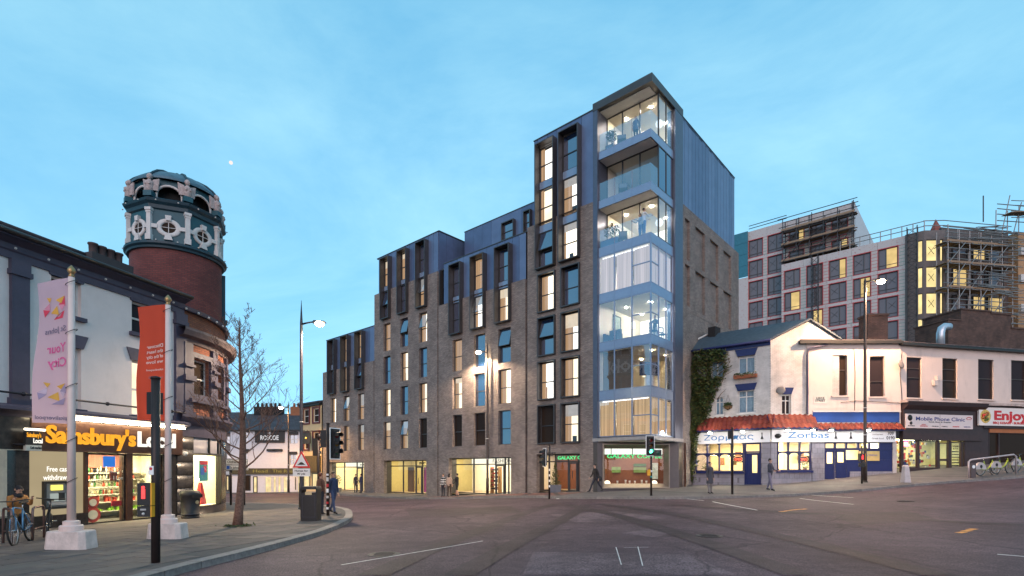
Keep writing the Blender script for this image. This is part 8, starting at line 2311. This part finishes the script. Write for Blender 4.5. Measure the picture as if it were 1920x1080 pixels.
def bicycle(label, loc, rz, m, share=False, lean=0.0, group=None):
    t = thing('bicycle', label, 'bicycle', loc, rz, group); t.rotation_euler = (lean, 0, rz)
    r = .335; F_ = (.53, 0, r); B_ = (-.5, 0, r); bb = (-.08, 0, .29); st_ = (-.24, 0, .78); hd = (.36, 0, .85); hl_ = (.41, 0, .66)
    f = MB()
    if share:
        f.tube([(.38, 0, .75), (.2, 0, .48), (-.05, 0, .34), (-.1, 0, .3)], .032, 8); f.tube([bb, st_], .025, 8)
    else:
        f.tube([st_, hd], .017, 8); f.tube([bb, hl_], .02, 8); f.tube([bb, st_], .017, 8)
    for s in (-1, 1):
        f.tube([(bb[0], s * .03, bb[2]), (B_[0], s * .06, B_[2])], .01, 6); f.tube([(st_[0], s * .015, st_[2] - .06), (B_[0], s * .06, B_[2])], .01, 6)
    f.tube([hd, hl_], .02, 8); f.build('frame', m, t)
    f = MB()
    for s in (-1, 1): f.tube([hl_, (.43, s * .05, .6), (F_[0], s * .055, F_[2])], .012, 6)
    f.build('fork', m, t)
    for c in (F_, B_):
        w = inst('wheel', WM[0], t, c); inst('rim', WM[1], w); inst('spokes', WM[2], w)
    f = MB(); f.tube([hd, (.34, 0, .98)], .014, 6); f.tube([(.26, -.28, 1.0), (.34, -.1, .99), (.36, 0, .98), (.34, .1, .99), (.26, .28, 1.0)], .013, 6); f.build('handlebar', M_SADDLE, t)
    f = MB(); f.tube([st_, (-.27, 0, .92)], .014, 6); f.build('seat_post', M_CHROME, t)
    f = MB(); f.hexa([(-.4, -.08, .91), (-.1, -.02, .92), (-.1, .02, .92), (-.4, .08, .91)], [(-.41, -.07, .97), (-.1, -.015, .955), (-.1, .015, .955), (-.41, .07, .97)]); f.build('saddle', M_SADDLE, t)
    f = MB(); f.tube([(bb[0] + .09 * math.cos(a * PI / 9), -.05, bb[2] + .09 * math.sin(a * PI / 9)) for a in range(19)], .008, 5, cap=False); f.tube([(bb[0], -.06, bb[2]), (bb[0] + .12, -.09, bb[2] - .12)], .011, 5); f.tube([(bb[0], .06, bb[2]), (bb[0] - .12, .09, bb[2] + .12)], .011, 5); f.box(bb[0] + .07, bb[0] + .17, -.17, -.09, bb[2] - .13, bb[2] - .11); f.box(bb[0] - .17, bb[0] - .07, .09, .17, bb[2] + .11, bb[2] + .13); f.build('crankset', M_CHROME, t)
    if share:
        f = MB(); f.M = Matrix.Translation(B_); n = 10
        pts = [(0.37 * math.cos(PI * i / n), .37 * math.sin(PI * i / n)) for i in range(n + 1)]
        for s in (-.05, .05): f.poly([(p[0], s, p[1]) for p in pts])
        for a, b_ in zip(pts, pts[1:]): f.quad((a[0], -.05, a[1]), (b_[0], -.05, b_[1]), (b_[0], .05, b_[1]), (a[0], .05, a[1]))
        f.build('rear_guard', mat('share_silver', (.55, .48, .47), .4, .2), t)
        f = MB(); f.M = Matrix.Translation((B_[0], -.055, B_[2] + .15)) @ Matrix.Rotation(R(90), 4, 'X'); f.lathe([(.09, 0), (.09, .004)], (0, 0, 0), 14); f.build('badge', M_SIGB, t)
        f = MB(); f.box(.42, .72, -.17, .17, .82, .85); f.frame(.42, .72, .85, 1.0, .015, -.17, -.15); f.build('front_basket', M_SIGB, t)
    return t
M_BLUEB = mat('bike_blue', (.1, .25, .42), .35, .2); M_BLKB = mat('bike_black', (.02, .02, .022), .35, .2); M_GRNB = mat('share_green', (.35, .42, .05), .4)
def on_pave(px, Y): x = (px - PX) / PF * Y; return (x, Y, GPV(x, Y))
bicycle('pale blue bicycle leaning at the left steel stand', on_pave(43, 12.2), R(-62), M_BLUEB, lean=R(5))
bicycle('black bicycle standing beside the pale blue one before the cash machine', on_pave(87, 13.4), R(-48), M_BLKB, lean=R(-5))
def stand(px, Y, rz, label):
    t = thing('bike_stand', label, 'bike stand', on_pave(px, Y), rz)
    b = MB(); b.tube([(-.36, 0, -.05), (-.36, 0, .68), (-.33, 0, .77), (-.25, 0, .8), (.25, 0, .8), (.33, 0, .77), (.36, 0, .68), (.36, 0, -.05)], .027, 8); b.build('hoop', mat('stand_steel', (.2, .13, .12), .4, .6), t)
    MB().tube([(-.36, 0, .28), (.36, 0, .28)], .018, 6).build('crossbar', _m['stand_steel'], t)
stand(14, 12.0, R(-35), 'steel hoop bike stand at the far left edge'); stand(72, 13.0, R(-65), 'steel hoop bike stand between the two parked bicycles')
# hire bikes in their dock
Y0 = 28.2
for i, (px, lab) in enumerate(((1851, 'silver and green hire bicycle, first in the dock from the left'), (1888, 'silver and green hire bicycle, second in the dock from the left'), (1935, 'silver and green hire bicycle, third in the dock cut off by the right edge'))):
    x = (px - PX) / PF * Y0; yy = Y0 + i * .25
    bicycle(lab, (x, yy, GPV(x, yy)), R(14), M_GRNB, True, 0, 'hire bicycles in the dock')
x = (1806 - PX) / PF * Y0
t = thing('hire_dock', 'pale rail hire bicycle dock on the right pavement', 'bike dock', (x, Y0 - .45, GPV(x, Y0)), math.atan2(.62, 5.0))
b = MB(); b.tube([(-.1, 0, -.1), (-.1, 0, .82), (.02, 0, .92), (2.6, 0, 1.2), (2.75, 0, 1.1), (2.75, 0, .1)], .045, 8); b.build('rail', mat('dock_rail', (.5, .42, .42), .4, .4), t)
MB().box(.0, .3, -.03, .03, -.1, .75).build('dock_panel', mat('dock_dark', (.1, .07, .07), .5), t)
b = MB(); b.M = Matrix.Translation((.15, -.035, .55)) @ Matrix.Rotation(R(90), 4, 'X'); b.lathe([(.09, 0), (.09, .006)], (0, 0, 0), 16); b.build('roundel', M_SIGNW, t)

# ------------------------------------------------------------------ people
SKIN = mat('skin', (.5, .3, .22), .6, var=.05); SKIND = mat('skin_tan', (.36, .2, .14), .6, var=.05)
HAIR_D = mat('hair_dark', (.02, .014, .012), .6); HAIR_B = mat('hair_brown', (.07, .035, .02), .6)
SHOE = mat('shoe_dark', (.02, .018, .018), .5); EYE = mat('eye_dark', (.01, .01, .01), .3)
def person(label, loc, rz, H=1.72, top=None, legs=None, hair=HAIR_D, arms=((0, 8, 10), (0, 8, 10)), leg=((0, 0), (0, 0)), lean=0, look=(0, 0), bulk=1.0, shorts=False, skirt=None, beanie=None, bag=None, coat=0.0, seat=False, skin=SKIN, stripes=None, longhair=False):
    """front is -y; arms: (forward swing, outward, elbow bend) and legs: (forward swing, knee bend), degrees, left then right"""
    t = thing('person', label, 'person', loc, rz)
    s = H / 1.75
    V = []; E_ = []; RD = []; LAB = []
    def add(p, r, par=None, lab=None):
        V.append(Vector(p) * s); RD.append(r * s)
        if par is not None: E_.append((par, len(V) - 1)); LAB.append(lab)
        return len(V) - 1
    ln = R(lean); up = lambda d, x=0, y=0: Vector((x, -math.sin(ln) * d + y * math.cos(ln), .93 + math.cos(ln) * d))
    pel = add((0, 0, .93), .135 * bulk, None)
    wa = add(up(.16), .125 * bulk, pel, 'top'); ch = add(up(.38), .145 * bulk, wa, 'top'); nb = add(up(.5), .1, ch, 'top')
    nk = add(up(.57), .052, nb, 'skin')
    hy, hx = look
    hd = lambda d, f: up(.57 + d) + Vector((0, -f - math.sin(R(hx)) * d, -.25 * math.sin(R(hx)) * d))
    ja = add(hd(.07, .035), .062, nk, 'skin'); fm_ = add(hd(.15, .015), .083, ja, 'skin'); cr_ = add(hd(.215, -.005), .068, fm_, 'skin')
    hands = []
    for sd, (sw, ou, el) in ((-1, arms[0]), (1, arms[1])):
        sh = add(up(.47, sd * .17), .062 * bulk, nb, 'top')
        d = Vector((sd * math.sin(R(ou)), -math.sin(R(sw)) * math.cos(R(ou)), -math.cos(R(sw)) * math.cos(R(ou))))
        e = V[sh] / s + d * .29; eb = add(e, .043 * bulk, sh, 'top')
        a2 = R(sw + el); inw = -sd * .25 * math.sin(R(min(el, 90)))
        d2 = Vector((sd * math.sin(R(ou)) * .5 + inw, -math.sin(a2), -math.cos(a2))).normalized()
        w_ = e + d2 * .25; wr = add(w_, .03, eb, 'top'); pa = add(w_ + d2 * .07, .034, wr, 'skin')
        hands.append((Vector(w_ + d2 * .1), d2, sd))
    feet = []
    for sd, (sw, kn) in ((-1, leg[0]), (1, leg[1])):
        hp = add((sd * .09, 0, .9), .098 * bulk, pel, 'leg')
        d = Vector((sd * (.18 if seat else .02), -math.sin(R(sw)), -math.cos(R(sw))))
        k = V[hp] / s + d * .42; kn_ = add(k, .062, hp, 'leg')
        a2 = R(sw - kn); d2 = Vector((0, -math.sin(a2), -math.cos(a2)))
        an = k + d2 * .42; am = add(an, .042, kn_, 'shin'); 
        hl_ = add(an + Vector((0, .03, -.045)), .042, am, 'shoe'); to = add(an + Vector((0, -.17, -.055)), .034, am, 'shoe')
        feet.append(an.z - .09)
    me = bpy.data.meshes.new('person_body'); me.from_pydata([tuple(v) for v in V], E_, [])
    ob = bpy.data.objects.new('tmp', me); COL.objects.link(ob)
    md = ob.modifiers.new('Skin', 'SKIN'); md.use_smooth_shade = True
    sv = me.skin_vertices[0].data
    for i, r in enumerate(RD): sv[i].radius = (r, r); sv[i].use_root = (i == 0)
    sv[fm_].radius = (.076 * s, .09 * s)
    m2 = ob.modifiers.new('Sub', 'SUBSURF'); m2.levels = 2; m2.render_levels = 2
    dg = bpy.context.evaluated_depsgraph_get()
    body = bpy.data.meshes.new_from_object(ob.evaluated_get(dg)); bpy.data.objects.remove(ob)
    mats = {'top': top, 'leg': legs, 'shin': (skin if shorts else legs), 'skin': skin, 'shoe': SHOE}
    keys = list(mats); body.materials.clear()
    for k in keys: body.materials.append(mats[k])
    body.materials.append(EYE)
    if stripes: body.materials.append(stripes)
    for f in body.polygons:
        c = f.center; best = (9e9, 0)
        for (a, b), lab in zip(E_, LAB):
            A, B = V[a], V[b]; ab = B - A; q = max(0, min(1, (c - A).dot(ab) / max(1e-9, ab.length_squared))); dd = (c - A - ab * q).length - RD[a] * (1 - q) - RD[b] * q
            if dd < best[0]: best = (dd, lab)
        f.material_index = keys.index(best[1])
        if stripes and best[1] == 'top' and int(c.z / s * 11) % 2 == 0: f.material_index = len(keys) + 1
        f.use_smooth = True
    # fingers and face, in the same mesh
    bm = bmesh.new(); bm.from_mesh(body)
    x = MB()
    x.cur = keys.index('skin')
    for p, d, sd in hands:
        n = d.orthogonal().normalized(); side = d.cross(n)
        side = Vector((sd, 0, 0)) - d * d.x * sd; 
        side = side.normalized() if side.length > .2 else d.orthogonal().normalized(); pn = d.cross(side).normalized()
        pl_ = Vector((0, -1, 0)) - d * -d.y
        pl_ = pl_.normalized() if pl_.length > .1 else pn
        ax = d.cross(pl_).normalized()
        for k, (o_, L) in enumerate(((-.026, .062), (-.009, .075), (.009, .07), (.025, .055))):
            b0 = p + ax * o_ - d * .02; x.tube([b0 * s, (b0 + d * L * .55 + pl_ * .006) * s, (b0 + d * L * .95 + pl_ * .03) * s], [.009 * s, .0085 * s, .006 * s], 5)
        b0 = p - d * .055 + pl_ * .02; x.tube([b0 * s, (b0 + pl_ * .03 + d * .03) * s, (b0 + pl_ * .035 + d * .06) * s], [.011 * s, .01 * s, .007 * s], 5)
    hc = hd(.14, .015)
    x.tube([(hc + Vector((0, -.085, .02))) * s, (hc + Vector((0, -.108, -.012))) * s], [.008 * s, .014 * s], 5)
    for sx in (-1, 1): x.sphere((hc + Vector((sx * .083, .005, 0))) * s, .022 * s, 6, 1.4)
    x.cur = len(keys)
    for sx in (-1, 1): x.sphere((hc + Vector((sx * .032, -.079, .022))) * s, .009 * s, 5)
    x.box(-.022 * s, .022 * s, (hc.y - .088) * s, (hc.y - .07) * s, (hc.z - .046) * s, (hc.z - .038) * s)
    xm = x.mesh('tmp', [M_DARK]); bm2 = bmesh.new(); bm2.from_mesh(xm); xm2 = bpy.data.meshes.new('tmp2'); bm2.to_mesh(xm2); bm2.free()
    bm.from_mesh(xm2); bm.to_mesh(body); bm.free(); bpy.data.meshes.remove(xm); bpy.data.meshes.remove(xm2)
    body.name = 'person_body'; inst('body', body, t)
    # hair or hat
    h = MB(); hc2 = hd(.165, -.012) * s
    h.smooth = True; prof = []
    for i in range(9):
        a = PI * (.0 + .62 * i / 8); prof.append((max(1e-4, .088 * math.sin(a)), .108 * math.cos(a)))
    prof = prof[::-1]
    h.M = Matrix.Translation(hc2) @ Matrix.Rotation(R(-22 + lean), 4, 'X') @ Matrix.Diagonal((s * .93, s * 1.06, s, 1))
    h.lathe([(r_, z) for r_, z in prof], (0, 0, 0), 14, cap=False)
    if longhair: h.M = Matrix.Translation(hd(.06, -.06) * s) @ Matrix.Diagonal((s, s * .6, s, 1)); h.sphere((0, 0, 0), .1, 8, 1.5)
    h.build('hat' if beanie else 'hair', beanie or hair, t)
    if coat or skirt:
        c = MB(); L = coat or .42; zt_ = 1.05 if coat else .98
        c.lathe([(.15 * bulk, zt_), (.175 * bulk, .9), (.2 * bulk, zt_ - L)], (0, 0, 0), 14, cap=False); c.M = None
        for i, v in enumerate(c.v): c.v[i] = (v[0] * s * 1.05, v[1] * s * .8, v[2] * s)
        c.build('coat_skirt' if coat else 'skirt', top if coat else skirt, t)
    if bag:
        b = MB(); b.M = Matrix.Translation((bag[0] * s, bag[1] * s, bag[2] * s)); b.smooth = True
        b.lathe([(.02, -.17), (.1, -.16), (.13, -.1), (.12, .05), (.05, .12), (.02, .13)], (0, 0, 0), 12)
        for i in range(len(b.v)): pass
        bo = b.build('body', mat('bag_black', (.018, .018, .02), .5)); 
        bt = thing('shoulder_bag', bag[3], 'bag', loc, rz); bo.parent = bt
        st = MB(); st.tube([(bag[0] * s, bag[1] * s, (bag[2] + .1) * s), (.0, (bag[1] * .3 - .1) * s, 1.3 * s), (-.12 * s, .02, 1.46 * s)], .012, 5); st.build('strap', _m['bag_black'], bt)
    return t
T_ = lambda n, c: mat('cloth_' + n, c, .85, var=.15, scale=12)
def stand_at(F, px, d): x = F.x(px, d); p = F.w(x, d); return (p.x, p.y, GPV(p.x, p.y) + .0)
def at(px, Y): x = (px - PX) / PF * Y; return (x, Y, GPV(x, Y))
# the man on the ledge with his phone
xl = FS.x(30, -.3); p = FS.w(xl, -.3)
m_ = person('seated man in a tan jacket and black beanie looking down at his phone', (p.x, p.y, .42 - .83), FS.rot + R(-12), 1.74, T_('tan', (.36, .16, .05)), T_('charcoal', (.04, .04, .045)), beanie=T_('beanie', (.02, .02, .025)), arms=((38, 14, 95), (42, 12, 92)), leg=((78, 80), (74, 84)), lean=10, look=(0, 22), bulk=1.22, seat=True)
ph = thing('phone', 'dark mobile phone in the hands of the seated man in tan', 'phone', m_.location, m_.rotation_euler.z); MB().cbox((0, -.5, 1.2), .075, .012, .15).build('phone_body', M_SIGB, ph)
sc = MB(); sc.lathe([(.11, 1.38), (.13, 1.42), (.12, 1.48), (.09, 1.52)], (0, -.1, 0), 12); sc.build('scarf', T_('scarf', (.02, .02, .025)), m_)
# by the fashion shop
person('man in a black and white striped jumper listening outside the fashion shop', stand_at(FM, 831, -1.2), FM.rot + R(10), 1.74, T_('black', (.02, .02, .022)), T_('ink', (.03, .03, .04)), stripes=T_('offwhite', (.6, .58, .55)), skin=SKIN, hair=HAIR_B)
person('person in a beige jacket seen from behind outside the fashion shop', stand_at(FM, 842.5, -1.6), FM.rot + R(195), 1.73, T_('beige', (.48, .34, .26)), T_('brown', (.07, .045, .035)), hair=HAIR_D, bulk=1.1, longhair=True, leg=((6, 4), (-4, 2)))
person('person in a black top and shorts gesturing outside the fashion shop', stand_at(FM, 857, -1.4), FM.rot + R(-75), 1.7, T_('black', (.02, .02, .022)), T_('black', (.02, .02, .022)), arms=((62, 6, 25), (10, 8, 30)), shorts=True, leg=((14, 10), (-10, 6)))
# walking man
px = 1117; xl = FM.x(px, -1.3)
person('man in dark clothes striding past the coffee shop with a black shoulder bag', at(1117, 31.6), R(-62), 1.74, T_('coal', (.025, .022, .022)), T_('navy_dark', (.025, .027, .04)), arms=((14, 8, 30), (-18, 10, 20)), leg=((30, 6), (-26, 14)), lean=4, bag=(.2, .16, .9, 'black shoulder bag carried by the man striding past the coffee shop'))
# passers-by outside the restaurant
person('person in a long dark coat standing outside the restaurant bay window', at(1331, 28.4), R(20), 1.7, T_('slate', (.06, .06, .075)), T_('stone', (.2, .17, .17)), coat=.5, hair=HAIR_D)
person('person in a dark jacket walking past the restaurant corner pillar', at(1444, 28.9), R(35), 1.74, T_('slate2', (.055, .055, .075)), T_('lavender', (.18, .16, .22)), leg=((12, 4), (-12, 8)), arms=((10, 8, 70), (20, 8, 60)), hair=HAIR_D)
# by the bin
person('person in dark blue crossing at the corner behind the square bin', at(625, 21.6), R(60), 1.72, T_('deepblue', (.03, .045, .1)), T_('denim', (.05, .07, .14)), leg=((16, 6), (-16, 12)))
person('person with reddish hair in a brown coat beside the lamp post and square bin', at(601, 21.4), R(150), 1.68, T_('browncoat', (.12, .06, .045)), T_('ink', (.03, .03, .04)), hair=mat('hair_red', (.14, .04, .02), .6))
# doorway of the co-working shop
person('man in a dark suit standing at the co-working shop door', stand_at(FM, 667, -.7), FM.rot + R(25), 1.74, T_('suit', (.03, .03, .045)), T_('suit', (.03, .03, .045)), skin=SKIN, hair=HAIR_B)
person('man with folded papers facing the co-working shop door', stand_at(FM, 677, -.6), FM.rot + R(-60), 1.76, T_('suitblue', (.035, .04, .09)), T_('grey_trouser', (.08, .08, .1)), arms=((30, 6, 60), (5, 6, 20)))
# on the balconies
def onb(x, y, z): p = FM.w(x, y); return (p.x, p.y, z)
person('woman in a dark dress and jacket on the topmost balcony', onb(-1.35, .62, 21.41), FM.rot + R(5), 1.5, T_('navyjacket', (.08, .1, .16)), T_('black', (.02, .02, .022)), hair=HAIR_D, arms=((0, 6, 8), (-5, 10, 15)), longhair=True, coat=.3)
person('man in a white shirt and blue jeans embracing on the lowest balcony', onb(-.78, .55, 15.44), FM.rot + R(150), 1.74, T_('whiteshirt', (.6, .6, .62)), T_('jeans2', (.1, .2, .4)), hair=HAIR_D, arms=((40, 8, 80), (35, 8, 70)), skin=SKIN)
person('woman in pale blue held by the man on the lowest balcony', onb(-1.12, .72, 15.44), FM.rot + R(-40), 1.58, T_('paleblue', (.35, .42, .5)), T_('jeans2', (.1, .2, .4)), hair=HAIR_B, arms=((50, 8, 60), (45, 8, 60)), longhair=True)
person('person in a grey top standing inside the corner living room window', onb(-.8, 2.0, 9.56), FM.rot, 1.6, T_('greytop', (.12, .14, .18)), T_('white_trouser', (.5, .5, .5)), hair=HAIR_D, arms=((20, 10, 80), (20, 10, 80)))

# ------------------------------------------------------------------ furniture seen through the corner glazing
def furn(name, label, cat, x, y, z, rz=0): p = FM.w(x, y); return thing(name, label, cat, (p.x, p.y, z), FM.rot + rz)
M_LINEN = mat('lampshade', (.8, .74, .6), .8); E_SHADE = emit('lampshade_lit', (1, .86, .62), 2.2)
def table_lamp(label, x, y, z, h=1.25):
    t = furn('floor_lamp', label, 'lamp', x, y, z)
    b = MB(); b.lathe([(.14, 0), (.14, .02), (.015, .04), (.015, h - .3)], (0, 0, 0), 10); b.build('stand', M_SIGB, t); b = MB(); b.lathe([(.2, h - .35), (.14, h)], (0, 0, 0), 14, cap=False); b.build('lamp_shade', E_SHADE, t)
table_lamp('lit floor lamp inside the corner living room', -2.05, 1.5, 9.56, 1.3)
table_lamp('lit floor lamp inside the room with the bronze blind', -1.2, 1.6, 6.56, 1.2)
t = furn('armchair', 'dark blue armchair behind the corner living room glass', 'armchair', -3.0, .75, 9.56)
M_SOFA = mat('sofa_blue', (.05, .09, .18), .8)
MB().box(-.4, .4, -.35, .35, .1, .42).build('seat', M_SOFA, t); MB().box(-.4, .4, .25, .42, .42, .9).build('backrest', M_SOFA, t)
for s_ in (-1, 1): MB().box(s_ * .42 - .07, s_ * .42 + .07, -.35, .35, .1, .6).build('armrest', M_SOFA, t)
t = furn('picture_frame', 'framed picture on the side wall of the corner living room', 'picture', -3.58, 2.2, 10.4)
b = MB(); b.M = Matrix.Rotation(R(90), 4, 'Z'); b.frame(-.5, .5, 0, 1.3, .05, -.04, 0); b.build('frame', M_SIGB, t); b = MB(); b.M = Matrix.Rotation(R(90), 4, 'Z'); b.quad((-.46, -.01, .04), (.46, -.01, .04), (.46, -.01, 1.26), (-.46, -.01, 1.26)); b.build('print', mat('print_green', (.4, .5, .45), .6, var=.4, scale=3), t)
def chair(label, x, y, z, rz):
    t = furn('dining_chair', label, 'chair', x, y, z, rz)
    MB().box(-.2, .2, -.2, .2, .43, .47).build('seat', M_SOFA, t)
    b = MB(); b.frame(-.2, .2, .6, .95, .05, .17, .2); b.build('backrest', M_SOFA, t)
    for a in (-1, 1):
        for c in (-1, 1): MB().box(a * .18 - .015, a * .18 + .015, c * .18 - .015, c * .18 + .015, 0, .43 if c < 0 else .62).build('leg', M_SOFA, t)
chair('dark dining chair nearest the corner in the living room window', -.5, 1.2, 9.56, R(90)); chair('dark dining chair at the right end of the living room window', -.5, 2.4, 9.56, R(60))
t = furn('television', 'large dark screen in the corner room above the curtained floor', 'television', -.6, .9, 6.56, R(45)); MB().box(-.6, .6, 0, .05, .75, 1.55).build('screen', mat('screen_navy', (.01, .02, .05), .15), t); MB().box(-.2, .2, -.1, .15, 0, .75).build('stand', M_SASHW, t)
for i, (lab, z, x) in enumerate((('lounge chair frame on the topmost balcony', 21.41, -2.3), ('lounge chair frame on the middle dark balcony', 18.38, -2.2), ('lounge chair frame beside the planter on the lowest balcony', 15.44, -2.2))):
    t = furn('balcony_chair', lab, 'chair', x, .6, z, R(30)); b = MB(); b.tube([(-.25, .25, 0), (-.25, .3, .95), (.25, .3, .95), (.25, .25, 0)], .02, 6); b.tube([(-.25, .25, .42), (-.25, -.25, .42), (-.25, -.25, 0)], .02, 6); b.tube([(.25, .25, .42), (.25, -.25, .42), (.25, -.25, 0)], .02, 6); b.build('frame', M_SIGB, t)
    MB().box(-.25, .25, -.25, .28, .4, .44).build('seat', mat('sling_grey', (.15, .17, .2), .8), t); MB().box(-.24, .24, .27, .29, .5, .93).build('backrest', _m['sling_grey'], t)
for lab, z in (('round white pendant globe in the topmost apartment', 23.1), ('round white pendant globe in the apartment behind the lowest balcony', 17.0)):
    t = furn('pendant_lamp', lab, 'lamp', -.75, 2.5, z); MB().sphere((0, 0, 0), .24, 12).build('globe', emit('globe_lit', (1, .93, .8), 1.6), t); MB().tube([(0, 0, .2), (0, 0, .86)], .008, 5).build('cord', M_SIGB, t)
# coffee shop counter things
cw, cz, ww = CAFE
cnt = thing('coffee_counter', 'long window counter inside the coffee shop', 'counter', FC.w(0, 0, 0), FC.rot)
MB().box(cw[0], cw[1], .5, .95, cz[0] - .06, cz[0] - .01).build('worktop', M_TIMBER, cnt); MB().box(cw[0] + .02, cw[1] - .02, .55, .9, .1, cz[0] - .062).build('front', M_TIMBER, cnt)
for f_, lab in ((.07, 'white dome lamp at the left end of the coffee shop window'), (.88, 'white dome lamp at the right end of the coffee shop window')):
    t = thing('dome_lamp', lab, 'lamp', FC.w(cw[0] + f_ * ww, .72, cz[0] - .01), FC.rot); b = MB(); b.lathe([(.2, 0), (.19, .08), (.13, .17), (.001, .21)], (0, 0, 0), 14, cap=False); b.build('shade', E_SHADE, t)
    MB().lathe([(.05, 0), (.05, .02)], (0, 0, -.0), 8).build('base', M_SIGB, t)
for k, (f_, o_) in enumerate(zip((.24, .38, .45, .54, .66, .74), ('first', 'second', 'third', 'fourth', 'fifth', 'sixth'))):
    t = thing('takeaway_cup', o_ + ' pale cup from the left on the coffee shop window counter', 'cup', FC.w(cw[0] + f_ * ww, .66, cz[0] - .01), 0, 'cups along the coffee counter'); b = MB(); b.lathe([(.045, 0), (.06, .16 + .05 * (k % 3 == 1))], (0, 0, 0), 10); b.build('cup', M_LINEN, t); MB().lathe([(.063, .0), (.063, .02)], (0, 0, .16 + .05 * (k % 3 == 1)), 10).build('lid', M_SIGNW, t)
# potted greens in the restaurant windows
for lab, px, F in (('small leafy plant in the left restaurant bay window', 1325, FZ), ('small leafy plant beside the open sign in the right restaurant bay', 1509, FR)):
    x = F.x(px, .35); c = F.w(x, .35, F.z(px, 883)); t = thing('window_plant', lab, 'plant', c); MB().lathe([(.08, 0), (.11, .16)], (0, 0, 0), 10).build('pot', mat('terracotta_trough', (.3, .1, .05), .8), t)
    b = MB(); leaf_cloud(b, [(rnd.gauss(0, .12), rnd.gauss(0, .1), rnd.uniform(.15, .5)) for _ in range(120)], .06); b.build('foliage', M_LEAF, t)

# the sky's moonlet: a pale waning moon over the tower
mn = thing('moon', 'tiny pale moon high over the round tower', 'moon', ((433 - PX) / PF * 900, 900, PZ + (PH - 305) / PF * 900)); MB().sphere((0, 0, 0), 3.0, 12).build('moon_disc', emit('moon', (1, .85, .8), 1.1), mn)
